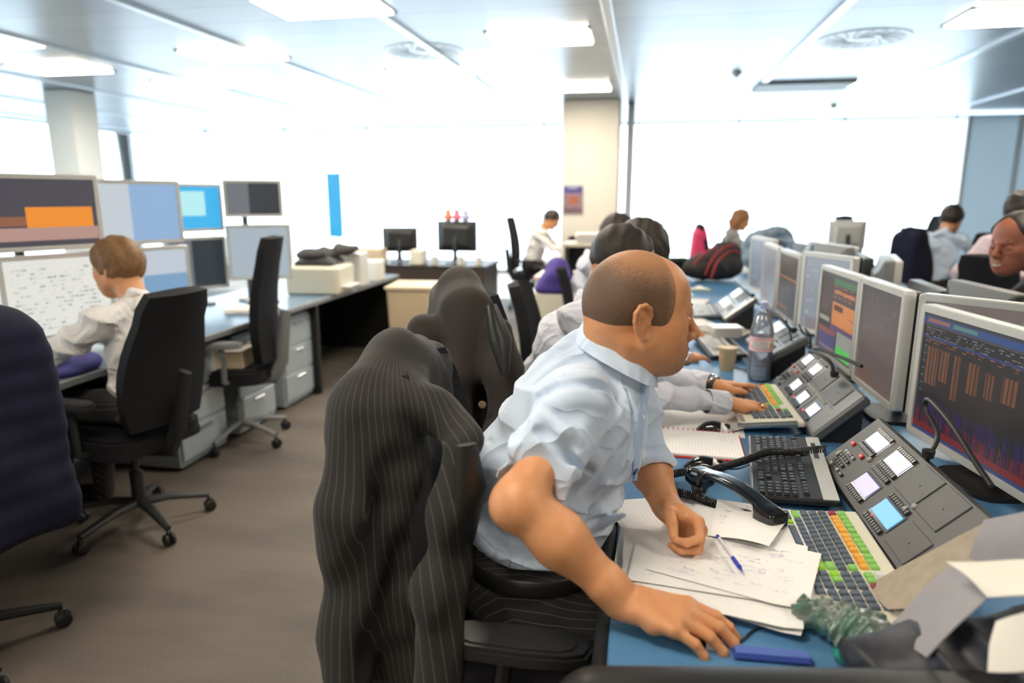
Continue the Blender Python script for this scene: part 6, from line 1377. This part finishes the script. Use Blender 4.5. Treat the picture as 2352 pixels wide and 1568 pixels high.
# backpack, dark bag, denim heap
def bagm(n, c): return mat(n, c, .75, noise=(14, .5, tuple(v*1.6 for v in c)), bump=(30, .5, .006))
t = thing('backpack', 'black backpack with red piping slumped at the far end of the desk', 'backpack', (.63, 6.35, .73)); v = Vol((.25, 5.95, .70), (1.0, 6.75, 1.25), .008)
v.ell((.66, 6.38, .86), (.24, .18, .14), .06).ell((.74, 6.42, .98), (.14, .14, .10), .06).ell((.52, 6.30, .84), (.16, .15, .11), .05).plane((0, 0, .733), (0, 0, -1), .02); v.warp(wrinkle([((1, .3, .6), 40, .5, 1)], .006)); vobj('bag_body', v, bagm('black_nylon', (.018, .016, .015)), t, 2)
for pts in ([(.55, 6.14, .80), (.60, 6.16, .93), (.70, 6.24, 1.03), (.80, 6.34, 1.05)], [(.60, 6.12, .78), (.65, 6.15, .92), (.76, 6.25, 1.00), (.86, 6.36, .98)], [(.45, 6.18, .88), (.52, 6.20, .96), (.64, 6.26, 1.04)]):
    MB().tube(spline(pts, 16)-np.array([.63, 6.35, .73]), .008, 8).build('red_piping', mat('red_nylon', (.42, .02, .03), .6, noise=(60, .3, (.36, .02, .03))), t, smooth=True)
t = thing('holdall', 'crumpled black holdall left of the backpack', 'bag', (.25, 6.45, .73)); v = Vol((-.1, 6.1, .70), (.55, 6.85, 1.05), .008); v.ell((.22, 6.50, .80), (.26, .18, .10), .06).ell((.10, 6.48, .83), (.12, .12, .08), .05).cap((.0, 6.38, .9), (.40, 6.38, .9), .03, .03, .04).plane((0, 0, .733), (0, 0, -1), .02); v.warp(wrinkle([((.6, .3, 1), 50, .5, 1)], .008)); vobj('bag_body', v, bagm('black_canvas', (.014, .013, .014)), t, 2)
DEN = mat('washed_denim', (.10, .15, .22), .85, noise=(10, .9, (.30, .38, .46)), bump=(30, .6, .008))
t = thing('denim_jacket', 'heap of blue-grey denim clothing on top of the partition beyond the monitors', 'jacket', (1.25, 7.4, .74)); v = Vol((.85, 7.05, .72), (1.75, 7.85, 1.30), .010); v.ell((1.22, 7.4, .98), (.20, .16, .16), .05).ell((1.36, 7.42, 1.05), (.16, .15, .13), .05).ell((1.12, 7.38, .88), (.15, .15, .14), .05).ell((1.3, 7.4, .82), (.22, .2, .10), .04); v.chain([(1.36, 7.3, 1.10), (1.48, 7.3, 1.0), (1.56, 7.34, .86)], [.06, .06, .05], .03); v.warp(wrinkle([((1, .3, .6), 38, .5, 1.3), ((.2, .6, -1), 52, 1.5, 1)], .012)); v.plane((0, 0, .735), (0, 0, -1)); vobj('cloth', v, DEN, t, 2)
MB().box((0, 0, .0), (.9, .02, .03), .005).box((-.3, 0, -.37), (.04, .04, .72)).box((.3, 0, -.37), (.04, .04, .72)).build('rail_top', MDG, t, T((.1, .25, .0))) if False else None
t = thing('side_table', 'white table under the denim heap, beyond the far monitors', 'table', (1.3, 7.45, 0)); MB().box((0, 0, .72), (1.2, .8, .03), .004).build('tabletop', WHT, t)
for sx in (-1, 1):
    for sy in (-1, 1): MB().box((sx*.55, sy*.35, .352), (.04, .04, .704), .004).build('leg', MDG, t)
t = thing('desk', 'white desk the ginger-haired person works at', 'desk', (1.95, 9.35, 0)); MB().box((0, 0, .72), (.8, 1.5, .03), .004).build('desktop', WHT, t)
for sx in (-1, 1):
    for sy in (-1, 1): MB().box((sx*.35, sy*.68, .352), (.04, .04, .704), .004).build('leg', MDG, t)
t = thing('desk', 'white desk by the windows left of the cream column', 'desk', (-.75, 8.6, 0)); MB().box((0, 0, .72), (.7, 1.6, .03), .004).build('desktop', WHT, t)
for sx in (-1, 1):
    for sy in (-1, 1): MB().box((sx*.3, sy*.75, .352), (.04, .04, .704), .004).build('leg', MDG, t)
# ------------------------------------------------------------------ near right corner
def bent(name, label, cat, rows, m, th=.002, part='sheet', extra=None, n=12):
    """rows: list of point lists (world) swept as a smooth bent sheet"""
    R = [spline(r_, n) for r_ in rows]; k = max(len(rows)*4, 8); G = np.array([spline([r_[j] for r_ in R], k) for j in range(n)]); c = G.mean((0, 1)); c[2] = G[:, :, 2].min()
    G = G+(.0025*np.sin(G[:, :, 0:1]*60+G[:, :, 1:2]*45))*np.array([0, 0, 1]); t = thing(name, label, cat, c); MB().sheet(G-c, th).build(part, m, t, smooth=True, angle=50); return t
NEWB = mat('beige_newsprint', (.42, .36, .29), .85, noise=(45, .5, (.33, .27, .21))); GRP = mat('grey_matt_paper', (.30, .29, .31), .7, noise=(25, .4, (.36, .35, .37))); BRO = mat('brown_print', (.36, .17, .08), .7, noise=(14, .5, (.45, .25, .12)))
bent('newspaper', 'beige open newspaper fanning over the near dealer board, at the right', 'newspaper', [[PD(1995, 1345, 1.30), PD(2110, 1280, 1.22), PD(2260, 1205, 1.15), PD(2370, 1190, 1.12)], [PD(2010, 1365, 1.24), PD(2130, 1330, 1.17), PD(2280, 1280, 1.10), PD(2370, 1260, 1.07)], [PD(2040, 1400, 1.18), PD(2150, 1390, 1.12), PD(2290, 1360, 1.05), PD(2370, 1330, 1.02)]], NEWB)
bent('newspaper', 'grey folded newspaper standing up against the right edge, above the white sheets', 'newspaper', [[PD(2225, 1295, 1.13), PD(2240, 1240, 1.13), PD(2262, 1195, 1.14)], [PD(2290, 1300, 1.08), PD(2305, 1230, 1.08), PD(2330, 1180, 1.09)], [PD(2370, 1320, 1.02), PD(2380, 1240, 1.02), PD(2390, 1160, 1.03)]], GRP)
bent('document', 'grey glossy sheet leaning in the near right heap', 'sheet of paper', [[PD(2050, 1430, 1.10), PD(2110, 1370, 1.09), PD(2180, 1300, 1.08)], [PD(2085, 1480, 1.03), PD(2160, 1400, 1.02), PD(2230, 1330, 1.02)], [PD(2130, 1510, .98), PD(2200, 1440, .97), PD(2270, 1370, .97)]], GRP)
bent('document', 'bright white folded sheet in the near right heap', 'sheet of paper', [[PD(2175, 1288, 1.01), PD(2260, 1290, .98), PD(2370, 1290, .95)], [PD(2225, 1325, .97), PD(2300, 1340, .94), PD(2380, 1350, .91)], [PD(2270, 1372, .94), PD(2330, 1370, .91), PD(2400, 1365, .88)]], PAPER2)
bent('document', 'white crumpled sheet low in the right corner', 'sheet of paper', [[PD(2290, 1430, .90), PD(2330, 1415, .88), PD(2390, 1400, .86)], [PD(2275, 1480, .89), PD(2330, 1475, .87), PD(2400, 1460, .85)], [PD(2270, 1540, .88), PD(2330, 1540, .86), PD(2400, 1530, .84)]], PAPER2)
t = thing('bag', 'crumpled black and dark grey bag under the papers in the near right corner', 'bag', (.52, 1.0, .74)); v = Vol((.25, .75, .60), (.80, 1.20, .98), .006); v.ell((.50, 1.00, .78), (.13, .09, .065), .04).ell((.60, .98, .82), (.12, .08, .075), .04).ell((.40, 1.03, .76), (.07, .05, .04), .03); v.warp(wrinkle([((1, .5, .7), 50, .5, 1.2), ((.2, 1, -1), 62, 1, 1)], .008)); v.plane((0, 0, .735), (0, 0, -1)); vobj('bag_body', v, mat('black_bag', (.015, .016, .022), .5, noise=(14, .5, (.03, .03, .045)), bump=(30, .5, .006)), t, 2)
# clear and green crinkled wrapper
CEL = mat('clear_wrapper', (.85, .87, .80), .06, noise=(18, .9, (.05, .45, .28)), coat=1, trans=.7, bump=(34, .9, .006)); TEAL = mat('teal_wrapper', (.0, .22, .16), .2, noise=(30, .6, (.0, .35, .25)), coat=.6, bump=(70, .6, .004))
t = thing('plastic_wrapper', 'crinkled clear and green plastic wrapper at the near end of the papers', 'wrapper', (.36, 1.09, .73)); v = Vol((.20, .97, .725), (.52, 1.24, .84), .0028)
v.ell((.335, 1.15, .758), (.055, .035, .026), .02).ell((.375, 1.11, .762), (.06, .045, .030), .02).ell((.415, 1.07, .758), (.05, .035, .026), .02)
v.warp(lambda X, Y, Z: .010*np.abs(np.sin(95*X+60*Y+40*Z+2*np.sin(50*Y)))+.008*np.abs(np.sin(110*Y-85*X+60*Z+2*np.sin(45*X)))-.009); v.plane((0, 0, .730), (0, 0, -1)); vobj('film', v, CEL, t, 1)
v = Vol((.33, .97, .725), (.55, 1.20, .85), .003); v.ell((.455, 1.075, .765), (.04, .05, .03), .02).ell((.36, 1.055, .745), (.035, .02, .014), .01); v.warp(lambda X, Y, Z: .005*np.abs(np.sin(130*X+150*Y+60*Z))+.003*np.sin(280*(X-Y+Z))); v.plane((0, 0, .730), (0, 0, -1)); g_ = vobj('green_panel', v, TEAL, t, 1)
t = thing('marker_case', 'dark blue glossy slim case at the fingertips of the mouse hand', 'case', T((.235, 1.048, .7285), math.radians(3))); BCS = mat('navy_gloss', (.04, .07, .32), .18, noise=(20, .3, (.05, .09, .38)), coat=.6)
MB().box((0, 0, .006), (.125, .026, .011), .004).build('case_body', BCS, t); MB().box((0, .001, .0125), (.118, .020, .003), .001).build('lid', mat('blue_gloss_lid', (.10, .16, .50), .14, noise=(20, .3, (.12, .19, .55)), coat=.8), t)
# black rounded panel closing the desk end
t = thing('screen_panel', 'black round-cornered panel across the bottom right edge, at the desk end', 'desk screen', T((.36, .905, .512), math.radians(10))); P_ = rrect(.93, .62, .06, 8); b = MB(); n = len(P_)
rg = [(1, .026), (.992, .033), (.985, .034)]; V = []; F = []
for f_, y in ((.975, -.030), (.992, -.026), (1, -.016), (1, .016), (.992, .026), (.975, .030)): V += [(x*(1-(1-f_)*1), y, z*(1-(1-f_)*1.5)) for x, z in P_]
for r_ in range(5):
    for k in range(n): q = (k+1) % n; F.append((r_*n+k, (r_+1)*n+k, (r_+1)*n+q, r_*n+q))
F += [tuple(range(n)), tuple(5*n+k for k in range(n))[::-1]]; b.add(V, F); b.build('panel', mat('black_leatherette', (.020, .019, .019), .38, bump=(420, .35, .0006), noise=(30, .3, (.026, .025, .025))), t, smooth=True, angle=60)
MB().tube([(-.45, 0, -.2), (-.45, 0, .24), (-.42, 0, .285), (-.38, 0, .30), (.40, 0, .30)], .0035, 8).build('glossy_seam', BLKG, t, T((0, -.031, .003)), smooth=True)
for sx in (-.4, .4): MB().box((sx, 0, -.405), (.05, .05, .21), .004).build('leg', BLK, t)
# ------------------------------------------------------------------ left desk row
t = thing('trading_desk', 'long pale blue-grey desk of the left row', 'desk', (-2.75, 4.1, 0)); LBL = mat('pale_desk_laminate', (.16, .25, .36), .25, noise=(5, .3, (.18, .28, .39)))
MB().box((0, -.3, .7135), (.86, 5.0, .029), .003).build('desktop', LBL, t); MB().box((.437, -.3, .712), (.02, 5.0, .036), .006).build('edge_strip', MDG, t)
MB().box((-.40, -.3, .36), (.03, 4.9, .70)).build('modesty_panel', BLK, t)
for y in (-2.7, .55, 2.15): MB().box((0, y, .35), (.80, .04, .70), .004).build('leg', BLK if y > 0 else MDG, t)
t = thing('trading_desk', 'dark brown cross desk at the far end of the left row', 'desk', (-2.6, 7.6, 0)); BRN = mat('dark_brown_laminate', (.045, .032, .026), .4, noise=(5, .3, (.06, .042, .034)))
MB().box((0, 0, .7135), (1.9, .8, .03), .003).build('desktop', BRN, t); MB().box((0, -.37, .36), (1.86, .03, .68)).build('front_panel', BRN, t)
for sx in (-.9, .9): MB().box((sx, 0, .35), (.04, .76, .70)).build('leg', BRN, t)
PED = mat('pale_blue_steel', (.46, .53, .58), .35, .2, noise=(4, .3, (.50, .57, .62)))
def pedestal(label, x, y, m, n=3, rz=0, w=.42, d=.5, h=.62):
    t = thing('drawer_pedestal', label, 'drawer unit', T((x, y, 0), rz), 'drawer pedestals'); MB().box((0, 0, h/2+.02), (d, w, h), .006).build('carcass', m, t)
    for i in range(n): dr = MB().box((d/2+.008, 0, .05+(i+.5)*(h-.04)/n), (.016, w-.02, (h-.05)/n-.008), .004).build('drawer', m, t); MB().box((d/2+.022, 0, .05+(i+.8)*(h-.04)/n), (.014, .12, .014), .004).build('handle', CHR, dr)
    return t
pedestal('pale drawer pedestal under the left desk beside the empty tall chair', -2.66, 4.42, PED); pedestal('pale drawer pedestal nearer, behind the legs of the tall chair', -2.66, 3.86, PED); pedestal('pale drawer pedestal hidden beyond the sandy-haired person', -2.66, 3.30, PED)
t = thing('storage_box', 'tall beige box standing on the carpet at the end of the left desk', 'box', T((-2.0, 5.95, 0), .1)); BGE = mat('beige_card', (.62, .50, .34), .6, noise=(5, .3, (.58, .46, .31)))
MB().box((0, 0, .33), (.42, .42, .66), .01, taper=(1.12, 1.12)).build('box_body', BGE, t); MB().box((0, 0, .675), (.50, .50, .03), .006).build('lid', mat('beige_lid', (.70, .60, .44), .5, noise=(5, .3, (.66, .56, .4))), t)
# stacked screens of the left row, facing the aisle (+x)
def lmon(label, x, y, rz, w, h, zb, content, fr=SIL, st=True): return monitor(label, (x, y), rz, w=w, h=h, zb=zb, content=content, frame=fr, group='screens of the left row', stand=st)
Aw = scr(S(238, 238, 230)); textrows(Aw, 8, 66, 6, 88, S(222, 224, 220), 4, .5, 31)
Ao = scr(S(72, 70, 80)); Ao[30:52, 30:92] = S(250, 150, 40); Ao[40:50, :30] = S(150, 96, 70); Ao[52:66] = S(190, 150, 140)
Ab = scr(S(205, 214, 222)); Ab[:, 48:] = S(150, 185, 225); Ac = scr(S(60, 190, 250)); Ac[8:50, 20:70] = S(190, 250, 255)
Ag = scr(S(200, 210, 222)); Ag[30:, 50:] = S(130, 170, 205); Ad = scr(S(40, 50, 58)); Ad[:, :40] = S(110, 116, 124)
q = math.radians(66)
lmon('big white screen at the left edge, lower of two stacked', -2.56, 2.62, q, .46, .38, .84, Aw); lmon('dark screen with an orange block above the white one', -2.58, 2.62, q, .46, .33, 1.235, Ao, st=False)
lmon('pale screen behind the sandy-haired head, lower of two', -2.66, 3.26, math.radians(66), .56, .36, .84, Ag); lmon('pale grey and blue screen above the sandy-haired head', -2.68, 3.26, math.radians(66), .56, .34, 1.215, Ab, st=False)
lmon('cyan glowing screen right of the pale pair', -2.98, 4.20, math.radians(60), .42, .32, 1.235, Ac, st=False); lmon('small dark screen under the cyan one', -2.98, 4.20, math.radians(60), .42, .36, .84, Ad)
lmon('tilted dark screen on top beside the cyan one', -2.62, 4.35, math.radians(28), .38, .25, 1.33, Ad, st=False); lmon('pale screen under the tilted dark one', -2.62, 4.38, math.radians(35), .42, .38, .90, scr(S(176, 190, 200)))
for x, y in ((-2.63, 2.59), (-2.76, 3.23), (-3.06, 4.16), (-2.66, 4.47)):
    t = thing('monitor_post', {2.59: 'grey post behind the white and orange screens', 3.23: 'grey post behind the two pale screens', 4.16: 'grey post behind the cyan screen', 4.47: 'grey post behind the tilted dark screen'}[y], 'monitor stand', (x-.14, y+.05, .728), 'monitor posts of the left row')
    MB().lathe([(.09, 0), (.09, .012), (.02, .02), (.02, .74), (0, .742)], seg=18).build('post', MDG, t, smooth=True); MB().box((.03, .0, .63), (.09, .06, .06), .006).box((.03, .0, .30), (.09, .06, .06), .006).build('bracket', MDG, t)
# things on the left desks
t = thing('printer', 'bulky beige and white desktop printer on the far part of the left desk', 'printer', T((-2.48, 5.0, .7285), math.radians(5))); MB().box((0, 0, .11), (.42, .40, .22), .02).build('printer_body', CREAM, t); MB().box((0, 0, .25), (.36, .34, .07), .03, taper=(.7, .7)).build('cover', DKG, t); MB().box((.22, 0, .06), (.12, .26, .01), .002).build('paper_tray', WHT, t)
tag(MB().box((0, 0, .14), (.26, .22, .28), .012).build('storage_carton', WHT, None, T((-2.42, 5.42, .7285), .1)), 'white carton right of the printer', 'box')
t = thing('coat', 'dark coat thrown over the top of the printer', 'coat', (-2.48, 5.0, 1.0)); v = Vol((-2.9, 4.65, .96), (-2.0, 5.45, 1.20), .01); v.ell((-2.51, 5.03, 1.02), (.17, .17, .06), .04).ell((-2.36, 5.20, 1.05), (.10, .16, .05), .04).plane((0, 0, .985), (0, 0, -1)); v.warp(wrinkle([((1, .5, .7), 40, .5, 1)], .010)); vobj('cloth', v, mat('dark_coat_cloth', (.03, .028, .03), .85, noise=(12, .5, (.05, .045, .05))), t, 2)
pile('paper_stack', 'pinkish white papers on the left desk corner above the pale drawers', 'papers', T((-2.50, 4.05, .7285), .2), 8, .3, .22, [PAPER, PAPER2], 12, .003)
pile('paper_stack', 'white papers farther along the left desk', 'papers', T((-2.55, 5.75, .7285), -.1), 6, .3, .22, [PAPER], 13, .003)
t = thing('box_file', 'beige box file on the seat of the tall empty chair', 'box file', T((-2.40, 3.62, .49), .2)); MB().box((0, 0, .05), (.26, .34, .10), .006).build('file_body', BGE, t); MB().box((0, 0, .104), (.265, .345, .01), .003).build('lid', PAPER2, t)
t = thing('denim_garment', 'purple-blue cloth lying between the white screen and the sandy-haired person', 'cloth', (-2.44, 2.48, .73)); v = Vol((-2.6, 2.15, .72), (-2.2, 2.75, .86), .008); v.ell((-2.42, 2.45, .76), (.12, .16, .05), .03).plane((0, 0, .7295), (0, 0, -1)); v.warp(wrinkle([((1, .5, .7), 60, .5, 1)], .006)); vobj('cloth', v, mat('violet_cloth', (.12, .12, .42), .8, noise=(12, .5, (.09, .09, .34))), t, 2)
for i, (x, y, l, c) in enumerate(((-2.42, 5.82, 'bright white crate at the end of the left desk', WHT),)):
    tag(MB().box((0, 0, .09), (.25, .2, .18), .01).build('storage_crate', c, None, T((x, y, .7285), .1)), l, 'crate')
monitor('dark monitor on the brown cross desk with toys on top', (-2.05, 7.55), math.radians(175), w=.46, h=.34, zb=.86, content=None, frame=BLK, group='screens on the cross desk', zdesk=.7285)
monitor('second dark monitor low on the brown cross desk', (-2.75, 7.60), math.radians(190), w=.40, h=.28, zb=.84, frame=DKG, group='screens on the cross desk', zdesk=.7285)
PKK = mat('pink_plush', (.85, .20, .30), .8, noise=(30, .4, (.75, .15, .25)))
for i, (dx, m, l) in enumerate(((-.10, mat('orange_plush', (.7, .25, .12), .8, noise=(30, .4, (.6, .2, .1))), 'orange soft toy on the dark monitor of the cross desk'), (.0, PKK, 'pink soft toy on the dark monitor of the cross desk'), (.10, mat('lilac_plush', (.5, .48, .7), .8, noise=(30, .4, (.42, .4, .62))), 'lilac soft toy on the dark monitor of the cross desk'))):
    v = Vol((-.07, -.07, -.002), (.07, .07, .17), .006); v.ell((0, 0, .04), (.045, .04, .045), .02).ell((0, 0, .095), (.035, .032, .034), .015).ell((-.028, 0, .13), (.012, .01, .014), .01).ell((.028, 0, .13), (.012, .01, .014), .01).cap((-.03, 0, .06), (-.055, 0, .03), .012, .012, .01).cap((.03, 0, .06), (.055, 0, .03), .012, .012, .01).plane((0, 0, .001), (0, 0, -1))
    P, Q = v.arrays(); tag(link('soft_toy', npmesh([(P, Q)]), m, None, T((-2.05+dx, 7.52, 1.20))), l, 'soft toy', 'soft toys on the dark monitor')
for i, (x, y, m, l) in enumerate(((-3.05, 7.4, BGE, 'beige carton on the left of the brown cross desk'), (-2.45, 7.35, CREAM, 'small cream carton in the middle of the brown cross desk'))):
    tag(MB().box((0, 0, .08), (.34 if i == 0 else .14, .24, .16), .008).build('carton', m, None, T((x, y, .7285), .05)), l, 'box')
for i, (x, l) in enumerate(((-2.25, 'pale mug, leftmost on the cross desk'), (-1.95, 'pale mug in the middle on the cross desk'), (-1.75, 'pale mug, rightmost on the cross desk'))):
    t = thing('mug', l, 'mug', (x, 7.28, .7285), 'mugs on the cross desk'); MB().lathe([(0, 0), (.036, 0), (.04, .01), (.04, .095), (.036, .095), (.035, .01), (0, .008)], seg=24).build('mug_body', WHT, t, smooth=True, angle=50); MB().tube([(.038, 0, .08), (.062, 0, .075), (.066, 0, .05), (.058, 0, .028), (.038, 0, .022)], .005, 8).build('handle', WHT, t, smooth=True)
# cabinet by the column with papers on top
t = thing('storage_cabinet', 'low open-fronted cabinet beside the cream column', 'cabinet', (-.28, 6.1, 0)); BG2 = mat('beige_cabinet', (.62, .58, .50), .5, noise=(5, .3, (.58, .54, .47)))
MB().box((0, 0, 1.06), (.78, .45, .03), .003).box((-.38, 0, .54), (.02, .45, 1.02)).box((.38, 0, .54), (.02, .45, 1.02)).box((0, .215, .54), (.74, .02, 1.0)).box((0, 0, .03), (.74, .43, .03)).build('carcass', BG2, t); MB().box((0, -.02, .80), (.73, .36, .02)).box((0, -.02, .42), (.73, .36, .02)).build('shelf', BLK, t); MB().box((0, .19, .54), (.73, .02, .98)).build('dark_back', BLK, t)
pile('paper_stack', 'tall stack of paper on the cabinet beside the cream column', 'papers', T((-.42, 6.05, 1.0765), .1), 8, .3, .24, [PAPER2, PAPER], 22, .010); pile('paper_stack', 'lower stack of paper on the cabinet, right one', 'papers', T((-.08, 6.05, 1.0765), -.1), 5, .26, .24, [PAPER2, PAPER], 23, .010)
t = thing('low_cabinet', 'cream low cabinet with a pinkish top behind the row of chairs', 'cabinet', (-.55, 5.4, 0)); MB().box((0, 0, .42), (.5, .45, .84), .008).build('carcass', CREAM, t); MB().box((0, 0, .855), (.52, .47, .03), .004).build('top', mat('pinkish_top', (.78, .62, .56), .5, noise=(4, .3, (.74, .58, .52))), t); MB().box((0, -.235, .60), (.46, .02, .36), .004).build('drawer', CREAM, t)
